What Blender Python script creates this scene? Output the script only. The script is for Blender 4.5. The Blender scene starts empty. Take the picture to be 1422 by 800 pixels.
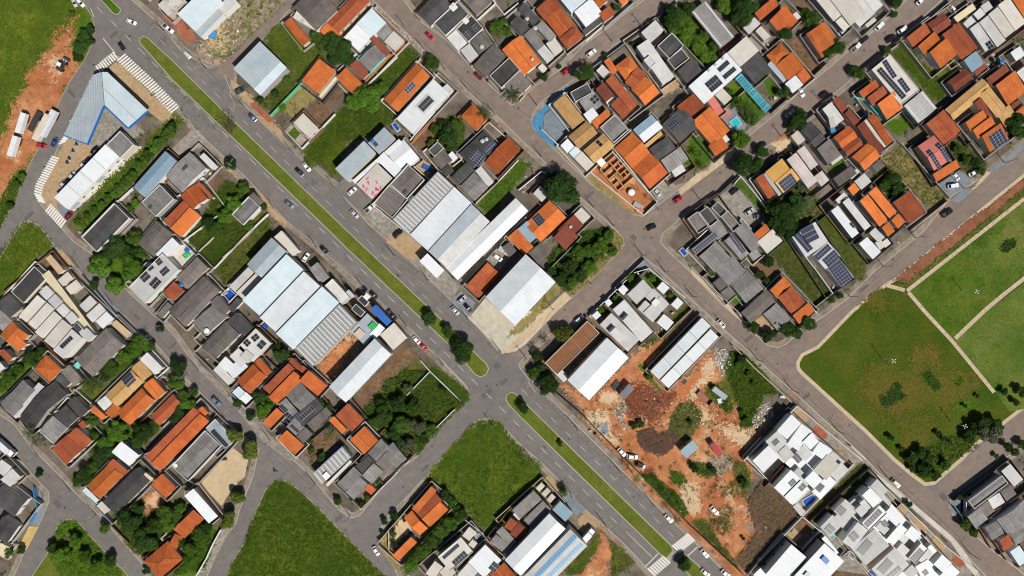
import bpy, bmesh, math, random
import numpy as np
from mathutils import noise as mnoise
from mathutils import Vector, Matrix
from math import radians as R
random.seed(7)
C = bpy.context.scene.collection

# ---------------------------------------------------------------- camera, sky, sun, exposure
S = 0.30            # metres on the ground per photograph pixel
HC = 284.0          # camera height
cam_d = bpy.data.cameras.new('Camera'); cam = bpy.data.objects.new('Camera', cam_d); C.objects.link(cam)
cam.location = (0, 0, HC); cam.rotation_euler = (0, 0, 0)
cam_d.sensor_width = 36.0; cam_d.lens = 36.0 * HC / (1422 * S); cam_d.clip_end = 5000; cam_d.clip_start = 1
bpy.context.scene.camera = cam
SUN_EL, SUN_DX, SUN_DY = 51.0, 0.60, -0.80          # the sun stands to the lower side of the picture
world = bpy.data.worlds.new('World'); bpy.context.scene.world = world; world.use_nodes = True
wn = world.node_tree; bg = wn.nodes['Background']
sky = wn.nodes.new('ShaderNodeTexSky'); sky.sky_type = 'NISHITA'; sky.sun_disc = False
sky.sun_elevation = R(SUN_EL); sky.sun_rotation = math.atan2(SUN_DX, SUN_DY)
wn.links.new(sky.outputs[0], bg.inputs[0]); bg.inputs[1].default_value = 0.05
sd = bpy.data.lights.new('Sun', 'SUN'); sd.energy = 5.0; sd.angle = R(0.5); sd.color = (1.0, 0.95, 0.87)
sun = bpy.data.objects.new('Sun', sd); C.objects.link(sun)
ce = math.cos(R(SUN_EL))
sun.rotation_euler = Vector((SUN_DX*ce, SUN_DY*ce, math.sin(R(SUN_EL)))).to_track_quat('Z', 'Y').to_euler()
sun.location = (60, -100, 200)
vs = bpy.context.scene.view_settings
bpy.context.scene.cycles.filter_width = 1.05
vs.view_transform = 'Standard'; vs.look = 'None'; vs.exposure = 0.06; vs.gamma = 1.0

# ---------------------------------------------------------------- coordinates
def W(px, py, z=0.0):
    """photograph pixel seen at height z -> place in the world (metres)"""
    k = (HC - z) / HC
    return Vector(((px - 711.0) * S * k, (400.0 - py) * S * k, z))

# ---------------------------------------------------------------- materials
MATS = {}
def nodes_mat(name):
    m = bpy.data.materials.new(name); m.use_nodes = True
    nt = m.node_tree; b = nt.nodes['Principled BSDF']
    return m, nt, b
def N(nt, t, **kw):
    n = nt.nodes.new(t)
    for k, v in kw.items():
        setattr(n, k, v)
    return n
def mixc(nt, fac, a, b, mode='MIX'):
    n = nt.nodes.new('ShaderNodeMix'); n.data_type = 'RGBA'; n.blend_type = mode
    for s, v in ((n.inputs[0], fac), (n.inputs[6], a), (n.inputs[7], b)):
        if isinstance(v, (int, float)): s.default_value = v
        elif isinstance(v, tuple): s.default_value = (*v, 1) if len(v) == 3 else v
        else: nt.links.new(v, s)
    return n.outputs[2]
def ramp(nt, src, a, b):
    n = nt.nodes.new('ShaderNodeMapRange'); n.inputs[1].default_value = a; n.inputs[2].default_value = b
    nt.links.new(src, n.inputs[0]); return n.outputs[0]
def noise(nt, co, scale, detail=3.0, rough=0.6, vec=None):
    n = nt.nodes.new('ShaderNodeTexNoise'); n.inputs['Scale'].default_value = scale
    n.inputs['Detail'].default_value = detail; n.inputs['Roughness'].default_value = rough
    if vec:
        mp = nt.nodes.new('ShaderNodeMapping'); mp.inputs['Scale'].default_value = vec
        nt.links.new(co, mp.inputs[0]); nt.links.new(mp.outputs[0], n.inputs['Vector'])
    else: nt.links.new(co, n.inputs['Vector'])
    return n.outputs[0]
def mul(c, k): return tuple(min(1, x*k) for x in c)

def ground_mat(name, cols, s1=0.06, s2=0.5, s3=2.2, contrast=1.0, bump=0.3, rough=0.95, spots=None):
    """cols: main, second, third colour mixed by noises of three sizes, all in world metres"""
    m, nt, b = nodes_mat(name)
    co = N(nt, 'ShaderNodeNewGeometry').outputs['Position']
    a = ramp(nt, noise(nt, co, s1, 5, 0.62), 0.36, 0.64)
    c = ramp(nt, noise(nt, co, s2, 4, 0.65), 0.38, 0.66)
    d = noise(nt, co, s3, 4, 0.7)
    col = mixc(nt, a, cols[0], cols[1])
    f = nt.nodes.new('ShaderNodeMath'); f.operation = 'MULTIPLY'; f.inputs[1].default_value = 0.75
    nt.links.new(c, f.inputs[0])
    col = mixc(nt, f.outputs[0], col, cols[2])
    if spots:
        sp = ramp(nt, noise(nt, co, spots[1], 6, 0.65), spots[2], spots[2] + 0.1)
        col = mixc(nt, sp, col, spots[0])
    v = nt.nodes.new('ShaderNodeMapRange'); v.inputs[1].default_value = 0.25; v.inputs[2].default_value = 0.75
    v.clamp = False; v.inputs[3].default_value = 1 - 0.45*contrast; v.inputs[4].default_value = 1 + 0.45*contrast
    nt.links.new(d, v.inputs[0])
    g = nt.nodes.new('ShaderNodeCombineColor')
    for i in range(3): nt.links.new(v.outputs[0], g.inputs[i])
    col = mixc(nt, 1.0, col, g.outputs[0], 'MULTIPLY')
    nt.links.new(col, b.inputs['Base Color']); b.inputs['Roughness'].default_value = rough
    b.inputs['Specular IOR Level'].default_value = 0.04
    if bump:
        bn = nt.nodes.new('ShaderNodeBump'); bn.inputs['Strength'].default_value = bump; bn.inputs['Distance'].default_value = 0.25
        nt.links.new(d, bn.inputs['Height']); nt.links.new(bn.outputs[0], b.inputs['Normal'])
    MATS[name] = m; return m

def roof_mat(name, ca, cb, stain, period=0.0, depth=0.12, rough=0.8, streak=0.35, spec=0.3, rnd=0.18, patchy=0.35):
    """sheet or tile roof: own colour, mottling, run-off streaks down the slope, course lines"""
    m, nt, b = nodes_mat(name)
    tc = N(nt, 'ShaderNodeTexCoord'); oi = N(nt, 'ShaderNodeObjectInfo')
    off = nt.nodes.new('ShaderNodeVectorMath'); off.operation = 'ADD'
    cx = nt.nodes.new('ShaderNodeCombineXYZ'); k = nt.nodes.new('ShaderNodeMath'); k.operation = 'MULTIPLY'; k.inputs[1].default_value = 700
    nt.links.new(oi.outputs['Random'], k.inputs[0]); nt.links.new(k.outputs[0], cx.inputs[0]); nt.links.new(k.outputs[0], cx.inputs[1])
    nt.links.new(tc.outputs['Object'], off.inputs[0]); nt.links.new(cx.outputs[0], off.inputs[1]); co = off.outputs[0]
    big = ramp(nt, noise(nt, co, 0.22, 5, 0.65), 0.38, 0.62)
    fine = noise(nt, co, 2.6, 4, 0.7)
    st = ramp(nt, noise(nt, co, 1.0, 4, 0.6, (1.6, 0.16, 1)), 0.42, 0.75)
    col = mixc(nt, big, ca, cb)
    f = nt.nodes.new('ShaderNodeMath'); f.operation = 'MULTIPLY'; f.inputs[1].default_value = streak
    nt.links.new(st, f.inputs[0]); col = mixc(nt, f.outputs[0], col, stain)
    v = nt.nodes.new('ShaderNodeMapRange'); v.inputs[1].default_value = 0.25; v.inputs[2].default_value = 0.75
    v.inputs[3].default_value = 1 - patchy; v.inputs[4].default_value = 1 + patchy; nt.links.new(fine, v.inputs[0])
    val = v.outputs[0]
    r = nt.nodes.new('ShaderNodeMapRange'); r.inputs[3].default_value = 1 - rnd; r.inputs[4].default_value = 1 + rnd
    nt.links.new(oi.outputs['Random'], r.inputs[0])
    mm = nt.nodes.new('ShaderNodeMath'); mm.operation = 'MULTIPLY'; nt.links.new(val, mm.inputs[0]); nt.links.new(r.outputs[0], mm.inputs[1]); val = mm.outputs[0]
    if period:
        wv = nt.nodes.new('ShaderNodeTexWave'); wv.wave_type = 'BANDS'; wv.bands_direction = 'X'
        wv.inputs['Scale'].default_value = 0.314 / period; wv.inputs['Distortion'].default_value = 0.4; wv.inputs['Detail'].default_value = 1
        nt.links.new(tc.outputs['Object'], wv.inputs['Vector'])
        w2 = nt.nodes.new('ShaderNodeMapRange'); w2.inputs[3].default_value = 1 - depth; w2.inputs[4].default_value = 1 + depth
        nt.links.new(wv.outputs['Fac'], w2.inputs[0])
        m3 = nt.nodes.new('ShaderNodeMath'); m3.operation = 'MULTIPLY'; nt.links.new(val, m3.inputs[0]); nt.links.new(w2.outputs[0], m3.inputs[1]); val = m3.outputs[0]
        bp = nt.nodes.new('ShaderNodeBump'); bp.inputs['Strength'].default_value = 0.35; bp.inputs['Distance'].default_value = 0.12
        nt.links.new(wv.outputs['Fac'], bp.inputs['Height']); nt.links.new(bp.outputs[0], b.inputs['Normal'])
    g = nt.nodes.new('ShaderNodeCombineColor')
    for i in range(3): nt.links.new(val, g.inputs[i])
    col = mixc(nt, 1.0, col, g.outputs[0], 'MULTIPLY')
    nt.links.new(col, b.inputs['Base Color']); b.inputs['Roughness'].default_value = rough
    b.inputs['Specular IOR Level'].default_value = spec
    MATS[name] = m; return m

def plain(name, c, rough=0.6, metal=0.0, var=0.12, spec=0.4, scale=1.5):
    m, nt, b = nodes_mat(name)
    co = N(nt, 'ShaderNodeTexCoord').outputs['Object']
    col = mixc(nt, noise(nt, co, scale, 4, 0.6), mul(c, 1 - var), mul(c, 1 + var))
    nt.links.new(col, b.inputs['Base Color']); b.inputs['Roughness'].default_value = rough
    b.inputs['Metallic'].default_value = metal; b.inputs['Specular IOR Level'].default_value = spec
    MATS[name] = m; return m

# roofs -- real base colours
roof_mat('o', (.54,.15,.036), (.42,.11,.031), (.25,.082,.038), 0.9, .06, .85, .5, .1, rnd=.26, patchy=.34)
roof_mat('k', (.43,.11,.03), (.32,.075,.025), (.16,.052,.03), 0.9, .06, .85, .45, .1, rnd=.28, patchy=.32)
roof_mat('r', (.25,.058,.026), (.33,.085,.03), (.085,.034,.026), 0.9, .07, .88, .55, .2, patchy=.38)
roof_mat('d', (.15,.042,.028), (.21,.055,.03), (.07,.028,.022), 0.9, .07, .9, .5, .2, patchy=.38)
roof_mat('y', (.47,.29,.12), (.38,.22,.085), (.2,.105,.05), 0.9, .06, .88, .45, .2, patchy=.35)
roof_mat('Y', (.55,.32,.09), (.46,.25,.07), (.3,.16,.06), 0.9, .1, .85, .3, .2)
roof_mat('g', (.165,.157,.153), (.23,.22,.213), (.08,.075,.072), 1.1, .07, .9, .55, .2, rnd=.22)
roof_mat('n', (.115,.1,.093), (.165,.142,.13), (.055,.048,.044), 1.1, .07, .9, .5, .2, rnd=.25)
roof_mat('c', (.045,.044,.046), (.07,.067,.067), (.025,.025,.026), 1.1, .08, .85, .4, .2, rnd=.25)
roof_mat('s', (.29,.29,.285), (.34,.34,.335), (.17,.165,.155), 1.0, .08, .6, .35, .4)
roof_mat('w', (.57,.595,.625), (.62,.64,.66), (.42,.43,.44), 1.0, .02, .5, .36, .3, rnd=.06, patchy=.1)
roof_mat('b', (.43,.515,.56), (.49,.57,.61), (.35,.41,.44), 1.0, .02, .5, .25, .35, rnd=.06, patchy=.07)
roof_mat('W', (.47,.505,.54), (.53,.565,.59), (.36,.38,.4), 1.0, .02, .5, .38, .3, rnd=.05, patchy=.1)
roof_mat('a', (.26,.31,.35), (.31,.36,.39), (.19,.22,.24), 1.0, .05, .55, .3, .35, rnd=.08, patchy=.1)
roof_mat('L', (.16,.25,.32), (.2,.29,.36), (.12,.17,.2), 1.0, .06, .55, .3, .35, rnd=.08, patchy=.12)
roof_mat('l', (.43,.43,.42), (.5,.5,.49), (.27,.26,.25), 0, 0, .75, .3, .25, rnd=.14, patchy=.14)
roof_mat('e', (.46,.43,.38), (.52,.49,.44), (.29,.26,.22), 0, 0, .8, .3, .25, rnd=.12, patchy=.15)
roof_mat('x', (.55,.47,.32), (.6,.52,.36), (.35,.29,.2), 0, 0, .8, .3, .25, rnd=.08, patchy=.12)
roof_mat('t', (.42,.3,.18), (.47,.34,.2), (.27,.18,.11), 0, 0, .85, .35, .2, rnd=.12, patchy=.2)
roof_mat('p', (.44,.39,.375), (.52,.46,.44), (.26,.21,.19), 0, 0, .85, .5, .2, rnd=.06, patchy=.3)
roof_mat('q', (.52,.155,.125), (.46,.13,.105), (.33,.1,.08), 0.9, .06, .8, .25, .25, rnd=.05, patchy=.15)
roof_mat('u', (.185,.08,.042), (.24,.115,.06), (.12,.05,.028), 1.0, .03, .9, .5, .1, rnd=.05, patchy=.2)
roof_mat('B', (.015,.09,.36), (.02,.11,.42), (.01,.05,.2), 1.0, .1, .6, .2, .3, rnd=.05, patchy=.2)
roof_mat('T', (.05,.27,.34), (.07,.32,.38), (.04,.17,.2), 0, 0, .5, .2, .3, rnd=.2, patchy=.1)
roof_mat('j', (.33,.03,.03), (.28,.03,.03), (.2,.03,.03), 1.0, .06, .6, .2, .3, rnd=.05, patchy=.1)
roof_mat('v', (.13,.12,.15), (.17,.16,.18), (.08,.07,.08), 1.0, .06, .7, .3, .3, rnd=.05, patchy=.15)

# walls
for nm, c in (('wall_white', (.62,.61,.58)), ('wall_cream', (.55,.49,.38)), ('wall_grey', (.33,.32,.31)), ('wall_beige', (.46,.39,.31)),
              ('wall_green', (.10,.42,.22)), ('wall_turquoise', (.16,.5,.46)), ('wall_brick', (.45,.165,.075)), ('wall_blue', (.05,.2,.4)),
              ('wall_dark', (.05,.05,.055)), ('wall_brown', (.2,.1,.06)), ('wall_red', (.35,.07,.04)), ('wall_tan', (.45,.3,.14)),
              ('white_paint', (.7,.7,.69)), ('concrete_dull', (.3,.285,.26)), ('metal_dark', (.04,.04,.045)), ('tank_blue', (.03,.14,.42)),
              ('tank_grey', (.4,.41,.42)), ('wood', (.16,.09,.05)), ('bark', (.09,.065,.045)), ('road_paint', (.5,.49,.46)), ('kerb_paint', (.34,.315,.27)),
              ('rubber', (.02,.02,.02)), ('trim_blue', (.01,.12,.45)), ('pole_concrete', (.3,.29,.27)), ('green_plastic', (.03,.35,.08)), ('pink_paint', (.6,.05,.16)),
              ('chrome_light', (.7,.7,.65)), ('lamp_red', (.3,.01,.01)), ('rust', (.22,.07,.03)), ('panel_frame', (.36,.38,.42)), ('skylight', (.55,.57,.58)),
              ('cyan_panel', (.04,.27,.55)), ('cable', (.03,.03,.03)), ('yellow_paint', (.5,.33,.05))):
    plain(nm, c, .8 if 'wall' in nm or 'concrete' in nm else .5, 0, .14)
def glassy(name, c, rough, spec=.5):
    m, nt, b = nodes_mat(name); b.inputs['Base Color'].default_value = (*c, 1); b.inputs['Roughness'].default_value = rough
    b.inputs['Specular IOR Level'].default_value = spec; MATS[name] = m
glassy('solar_cell', (.013,.018,.042), .3); glassy('solar_black', (.012,.012,.014), .35); glassy('car_glass', (.012,.014,.016), .08)
glassy('pool_turquoise', (.02,.4,.46), .08); glassy('pool_blue', (.01,.07,.38), .12); glassy('pool_deep', (.01,.035,.14), .08); glassy('window_glass', (.03,.04,.05), .06)
glassy('mirror_glass', (.07,.09,.11), .08)

# grounds
ground_mat('terrain', [(.10,.075,.04), (.07,.085,.018), (.16,.08,.04)])
ground_mat('asphalt', [(.155,.138,.13), (.186,.166,.155), (.13,.116,.109)], .035, .3, 3.5, .22, .05, .9, ((.115,.103,.098), .1, .61))
ground_mat('asphalt_patch', [(.115,.105,.1), (.128,.116,.11), (.1,.092,.088)], .1, .5, 3.0, .25, .05)
ground_mat('asphalt_pale', [(.2,.178,.165), (.22,.195,.18), (.18,.16,.148)], .1, .5, 3.0, .25, .05)
ground_mat('asphalt_brown', [(.195,.153,.128), (.228,.181,.153), (.158,.126,.107)], .04, .3, 3.0, .26, .05, .9, ((.28,.175,.115), .07, .59))
ground_mat('pavement_mix', [(.075,.062,.05), (.2,.17,.135), (.12,.095,.075)], .11, .4, 1.6, .45, .1, .92, ((.06,.065,.02), .13, .6))
ground_mat('sidewalk', [(.22,.185,.145), (.145,.118,.092), (.31,.27,.22)], .08, .35, 1.6, .4, .08, .92, ((.26,.125,.07), .1, .59))
ground_mat('concrete', [(.3,.275,.235), (.36,.33,.285), (.23,.205,.175)], .1, .6, 3.0, .4, .08)
ground_mat('concrete_dirty', [(.24,.22,.19), (.33,.3,.26), (.13,.12,.1)], .15, .7, 2.0, .6, .1)
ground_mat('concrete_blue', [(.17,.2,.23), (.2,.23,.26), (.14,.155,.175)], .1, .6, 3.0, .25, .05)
ground_mat('concrete_light', [(.48,.45,.4), (.54,.51,.46), (.38,.35,.3)], .1, .6, 3.0, .2, .05)
ground_mat('beige_court', [(.45,.345,.22), (.5,.385,.25), (.39,.3,.19)], .08, .5, 3.0, .15, .04)
ground_mat('tan_pave', [(.36,.25,.145), (.42,.3,.18), (.27,.185,.105)], .1, .6, 2.5, .4, .08)
ground_mat('path_stone', [(.45,.35,.235), (.52,.41,.28), (.36,.28,.18)], .12, .7, 2.5, .35, .08)
ground_mat('red_dirt', [(.36,.13,.05), (.5,.25,.12), (.24,.075,.036)], .05, .22, 1.4, .5, .4, .95, ((.54,.36,.21), .07, .565))
ground_mat('orange_dirt', [(.4,.15,.055), (.46,.19,.075), (.33,.11,.045)], .1, .4, 1.6, .35, .3)
ground_mat('verge_dirt', [(.2,.075,.045), (.26,.11,.065), (.14,.06,.035)], .07, .3, 1.4, .55, .4, .95, ((.13,.11,.05), .09, .6))
ground_mat('dark_red_dirt', [(.17,.05,.026), (.22,.07,.035), (.12,.035,.02)], .09, .45, 1.6, .6, .5)
ground_mat('pale_sand', [(.5,.37,.23), (.58,.45,.3), (.4,.28,.17)], .1, .5, 2.0, .35, .3)
ground_mat('brown_dirt', [(.14,.08,.05), (.2,.12,.07), (.08,.055,.03)], .12, .5, 1.6, .7, .4, .95, ((.06,.075,.018), .2, .6))
ground_mat('dry_grass', [(.22,.175,.065), (.13,.13,.03), (.3,.22,.11)], .09, .45, 1.6, .8, .5)
ground_mat('field_grass', [(.05,.09,.009), (.135,.16,.015), (.04,.07,.008)], .04, .2, 1.3, .7, .7)
ground_mat('scrub_grass', [(.085,.1,.018), (.14,.14,.03), (.04,.055,.011)], .1, .45, 1.5, .8, .7, .95, ((.15,.105,.05), .14, .62))
ground_mat('lawn', [(.055,.115,.008), (.08,.14,.012), (.035,.08,.008)], .08, .4, 1.5, .6, .5)
ground_mat('park_grass', [(.026,.066,.005), (.055,.085,.008), (.085,.088,.013)], .03, .08, 1.0, .75, .8)
ground_mat('park_worn', [(.085,.085,.013), (.135,.085,.025), (.055,.078,.008)], .05, .2, 1.1, .75, .7)
ground_mat('court_cream', [(.44,.41,.33), (.5,.465,.38), (.36,.33,.26)], .08, .4, 2.0, .25, .05, .9, ((.45,.32,.15), .07, .66))
ground_mat('park_grass_lush', [(.022,.068,.005), (.065,.115,.010), (.11,.13,.024)], .03, .08, 1.0, .8, .8, .95, ((.145,.145,.045), .025, .57))
ground_mat('park_grass_dark', [(.02,.055,.009), (.026,.065,.011), (.016,.045,.008)], .1, .5, 1.8, .6, .6)
ground_mat('park_grass_pale', [(.15,.165,.04), (.035,.09,.01), (.1,.13,.02)], .028, .08, 1.0, .75, .8)
ground_mat('verge', [(.09,.125,.013), (.15,.145,.032), (.06,.095,.010)], .1, .4, 1.5, .7, .5)
ground_mat('blue_paint', [(.06,.2,.36), (.09,.25,.42), (.045,.15,.27)], .1, .5, 2.0, .25, .05)
ground_mat('red_paving', [(.3,.1,.06), (.36,.14,.08), (.22,.07,.045)], .1, .5, 2.0, .5, .1)
ground_mat('maroon_floor', [(.05,.02,.02), (.07,.03,.028), (.035,.015,.015)], .1, .5, 2.0, .3, .1)
ground_mat('pink_floor', [(.36,.16,.16), (.4,.19,.18), (.3,.13,.13)], .1, .5, 2.0, .3, .05)
ground_mat('yellow_pave', [(.45,.33,.12), (.5,.38,.16), (.36,.26,.1)], .1, .5, 2.0, .3, .05)
ground_mat('rubble', [(.26,.19,.14), (.15,.11,.06), (.4,.34,.28)], .2, .6, 1.8, .7, .5, .95, ((.075,.085,.02), .15, .55))

# foliage: leaf colour differs from tree to tree and from bough to bough
def leaf_mat(name, a, b_, c, sc=None):
    m, nt, b = nodes_mat(name)
    co = N(nt, 'ShaderNodeTexCoord').outputs['Object']; oi = N(nt, 'ShaderNodeObjectInfo')
    col = mixc(nt, ramp(nt, noise(nt, co, sc or 1.6, 4, .6), .38, .62), a, b_)
    gi = N(nt, 'ShaderNodeNewGeometry')
    col = mixc(nt, gi.outputs['Random Per Island'], col, c)
    r = nt.nodes.new('ShaderNodeMapRange'); r.inputs[3].default_value = .75; r.inputs[4].default_value = 1.3
    nt.links.new(oi.outputs['Random'], r.inputs[0])
    g = nt.nodes.new('ShaderNodeCombineColor')
    for i in range(3): nt.links.new(r.outputs[0], g.inputs[i])
    col = mixc(nt, 1.0, col, g.outputs[0], 'MULTIPLY')
    nt.links.new(col, b.inputs['Base Color']); b.inputs['Roughness'].default_value = .8; b.inputs['Specular IOR Level'].default_value = .04
    MATS[name] = m
leaf_mat('leaf_mid', (.05,.1,.012), (.08,.13,.018), (.032,.065,.012))
leaf_mat('leaf_dark', (.028,.06,.013), (.045,.08,.018), (.018,.042,.010))
leaf_mat('leaf_bright', (.065,.14,.012), (.1,.17,.02), (.045,.1,.012))
leaf_mat('leaf_yellow', (.095,.12,.018), (.12,.135,.025), (.06,.085,.015))
leaf_mat('leaf_grass', (.045,.088,.009), (.16,.185,.019), (.06,.1,.010), .055)
leaf_mat('leaf_dry', (.26,.2,.09), (.16,.14,.055), (.13,.12,.045), .1)
leaf_mat('leaf_dead', (.16,.085,.06), (.09,.045,.035), (.25,.16,.12))
leaf_mat('leaf_grey', (.075,.09,.045), (.06,.08,.03), (.1,.11,.06))
leaf_mat('leaf_palm', (.05,.075,.015), (.065,.09,.022), (.035,.055,.013))

# ---------------------------------------------------------------- object helpers
def link(o, parent=None):
    C.objects.link(o)
    if parent is not None: o.parent = parent
    return o
def mesh(name, verts, faces, mat):
    me = bpy.data.meshes.new(name); me.from_pydata([tuple(v) for v in verts], [], faces); me.update()
    ms = mat if isinstance(mat, list) else [mat]
    for x in ms: me.materials.append(MATS[x])
    return me
def obj(name, me, parent=None, loc=None, rz=None):
    o = bpy.data.objects.new(name, me); link(o, parent)
    if loc is not None: o.location = loc
    if rz is not None: o.rotation_euler = (0, 0, rz)
    return o
def tag(o, label=None, cat=None, group=None, kind=None):
    if label: o['label'] = label
    if cat: o['category'] = cat
    if group: o['group'] = group
    if kind: o['kind'] = kind
    return o
def empty(name, loc=(0,0,0), rz=0):
    o = bpy.data.objects.new(name, None); C.objects.link(o); o.location = loc; o.rotation_euler = (0,0,rz); o.empty_display_size = .2
    return o
BOXF = [(0,3,2,1),(4,5,6,7),(0,1,5,4),(1,2,6,5),(2,3,7,6),(3,0,4,7)]
class MB:
    def __init__(s): s.v = []; s.f = []; s.mi = []
    def box(s, x0, y0, z0, x1, y1, z1, m=0):
        n = len(s.v); s.v += [(x0,y0,z0),(x1,y0,z0),(x1,y1,z0),(x0,y1,z0),(x0,y0,z1),(x1,y0,z1),(x1,y1,z1),(x0,y1,z1)]
        s.f += [tuple(n+i for i in q) for q in BOXF]; s.mi += [m]*6
    def hexa(s, pts, m=0):
        n = len(s.v); s.v += [tuple(p) for p in pts]; s.f += [tuple(n+i for i in q) for q in BOXF]; s.mi += [m]*6
    def bar(s, a, b, w, h, m=0):
        """box along a->b, w wide, top h above the line"""
        a = Vector(a); b = Vector(b); d = (b-a); d.z = 0; d.normalize(); n = Vector((-d.y, d.x, 0))*(w/2); u = Vector((0,0,h))
        s.hexa([a-n, b-n, b+n, a+n, a-n+u, b-n+u, b+n+u, a+n+u], m)
    def tube(s, a, b, r0, r1, n=8, m=0, cap=True):
        a = Vector(a); b = Vector(b); q = (b-a).to_track_quat('Z', 'Y'); k = len(s.v)
        for p, r in ((a, r0), (b, r1)):
            for i in range(n):
                t = 2*math.pi*i/n; s.v.append(tuple(p + q @ Vector((r*math.cos(t), r*math.sin(t), 0))))
        for i in range(n):
            j = (i+1) % n; s.f.append((k+i, k+j, k+n+j, k+n+i)); s.mi.append(m)
        if cap:
            s.f.append(tuple(k+n+i for i in range(n))); s.mi.append(m); s.f.append(tuple(k+n-1-i for i in range(n))); s.mi.append(m)
    def mesh(s, name, mats):
        mats = mats if isinstance(mats, list) else [mats]
        me = mesh(name, s.v, s.f, mats)
        if len(mats) > 1:
            me.polygons.foreach_set('material_index', s.mi)
        return me
    def build(s, name, mats, parent=None, loc=None, rz=None): return obj(name, s.mesh(name, mats), parent, loc, rz)

# ---------------------------------------------------------------- landmarks used to tell look-alikes apart
LAND = []
def near(px, py):
    best = min(LAND, key=lambda l: (l[0]-px)**2 + (l[1]-py)**2)
    return best[2]
def near_n(px, py, n=2):
    return [l[2] for l in sorted(LAND, key=lambda l: (l[0]-px)**2 + (l[1]-py)**2)[:n]]
for line in '''185 168|the filling station canopy
75 270|the zebra-striped road bend
45 60|the big grass field
60 175|the parked semitrailers
355 95|the grey-blue metal shed
290 30|the white top warehouse
385 105|the green-painted fence wall
500 85|the turquoise-walled house
560 120|the orange house with panels
520 250|the rooftop with pink marks
595 215|the house with artificial turf
625 300|the twin grey-white halls
665 330|the ribbed white warehouse
720 400|the white gabled warehouse
780 262|the great round street tree
812 100|the tree shading the road
745 170|the blue painted corner
850 260|the unfinished brick house
900 205|the long orange striped house
1020 60|the white house with panels
1068 130|the turquoise pergola
1024 172|the turquoise swimming pool
1235 100|the white roof with black panels
1310 60|the red-brown hip roofs
1370 60|the beige terraced roofs
1365 140|the tan tiled villa
1300 215|the pink-roofed house
1380 190|the tan house with panels
1210 290|the pair of orange strips
1265 290|the red hip house
1090 245|the yellow-roofed house
1130 235|the pinkish white roofs
1140 355|the roof full of panels
1090 405|the orange and red duplex
1040 395|the mottled grey roofs
985 340|the grey rooftops with panels
880 420|the modern white villas
830 510|the white-blue hall by dirt
945 490|the long white terrace
900 560|the heap of dark red earth
950 640|the burnt brush pile
1010 590|the parked red containers
1040 700|the dead brown scrub
1110 640|the cubic white townhouses
1250 760|the white terraces with patios
1110 770|the big white box house
1370 710|the grey corner roofs
1290 520|the park lawn
1300 390|the park path junction
1350 610|the park tree
670 650|the fenced green field
590 720|the bright orange L-shaped house
640 770|the house with curved panels
760 770|the blue-panelled hall
830 780|the strip of bare red earth
430 760|the triangular green field
300 650|the beige sand court
300 710|the slim white roof
230 770|the orange hip by the lane
100 760|the green traffic island
20 710|the charcoal roofs at the fork
130 720|the orange house with blue eave
165 690|the long charcoal gable
260 610|the long red and orange roof
185 540|the tan mottled roof
130 540|the spreading palms
60 560|the old grey courtyard roofs
100 440|the cream townhouse row
210 385|the white house with panel frames
160 365|the tree clump on the kerb
300 430|the weathered fibre-cement roofs
317 410|the blue covered pool
400 400|the row of pale blue halls
450 450|the grey ribbed hall
500 510|the white hall by brown yard
525 435|the blue tarpaulin roof
430 550|the red and grey terrace
480 600|the orange corner roofs
580 570|the dense overgrown lot
645 487|the big median tree
930 770|the lower zebra crossing
250 110|the long planted median
315 165|the bare median tree
330 300|the leafy vacant plot
250 280|the orange roof with grey block
215 250|the blue-grey long shed
160 310|the black flat roof
680 60|the dark roofs with panels
760 60|the orange gable on the hill road
830 20|the big white roof on the hill road
930 70|the pale concrete slab house
1110 30|the orange roof with wall
1165 60|the orange hip by the pickup
700 250|the narrow grass strip
690 210|the orange gable by the strip
745 310|the orange roof with sixteen panels'''.split('\n'):
    a, t = line.split('|'); x, y = a.split(); LAND.append((float(x), float(y), t))
LABELS = {}
def label_for(look, px, py, group):
    """own look + what it stands near; look-alikes at one landmark share label and group"""
    ns = near_n(px, py, 3)
    lab = look + ' near ' + ns[0]
    if lab in LABELS:
        ns = near_n(px, py, 7); done = False
        for n1 in ns[:3]:
            for n2 in ns[1:]:
                t = look + ' between ' + n1 + ' and ' + n2
                if n1 != n2 and t not in LABELS and len(t.split()) <= 16: lab = t; done = True; break
            if done: break
    LABELS.setdefault(lab, 0); LABELS[lab] += 1
    return lab
# ---------------------------------------------------------------- setting: terrain, roads, kerbed blocks, patches
def tri_sheet(name, pts, mat, z, depth=0.0, jitter=0.0, step=3.0):
    """flat (or kerbed, depth>0) polygon; jitter breaks its outline up as grass or earth edges are"""
    P2 = [W(x, y).xy for x, y in pts]
    if jitter:
        q = []
        for i, a in enumerate(P2):
            b = P2[(i+1) % len(P2)]; n = max(1, int((b-a).length/step)); nn = Vector((-(b-a).y, (b-a).x)); nn = nn.normalized() if nn.length else nn
            for k in range(n):
                q.append(a + (b-a)*(k/n) + nn*random.uniform(-jitter, jitter))
        P2 = q
    bm = bmesh.new(); vs_ = [bm.verts.new((p.x, p.y, z)) for p in P2]
    f = bm.faces.new(vs_)
    if f.normal.z < 0 or sum((P2[i].x*P2[(i+1)%len(P2)].y-P2[(i+1)%len(P2)].x*P2[i].y) for i in range(len(P2))) < 0: f.normal_flip()
    if depth:
        lo = [bm.verts.new((p.x, p.y, z-depth)) for p in P2]
        for i in range(len(P2)):
            j = (i+1) % len(P2); bm.faces.new((vs_[i], vs_[j], lo[j], lo[i]))
    bmesh.ops.triangulate(bm, faces=[f])
    me = bpy.data.meshes.new(name); bm.to_mesh(me); bm.free()
    ms = mat if isinstance(mat, list) else [mat]
    for x in ms: me.materials.append(MATS[x])
    return obj(name, me)

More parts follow.
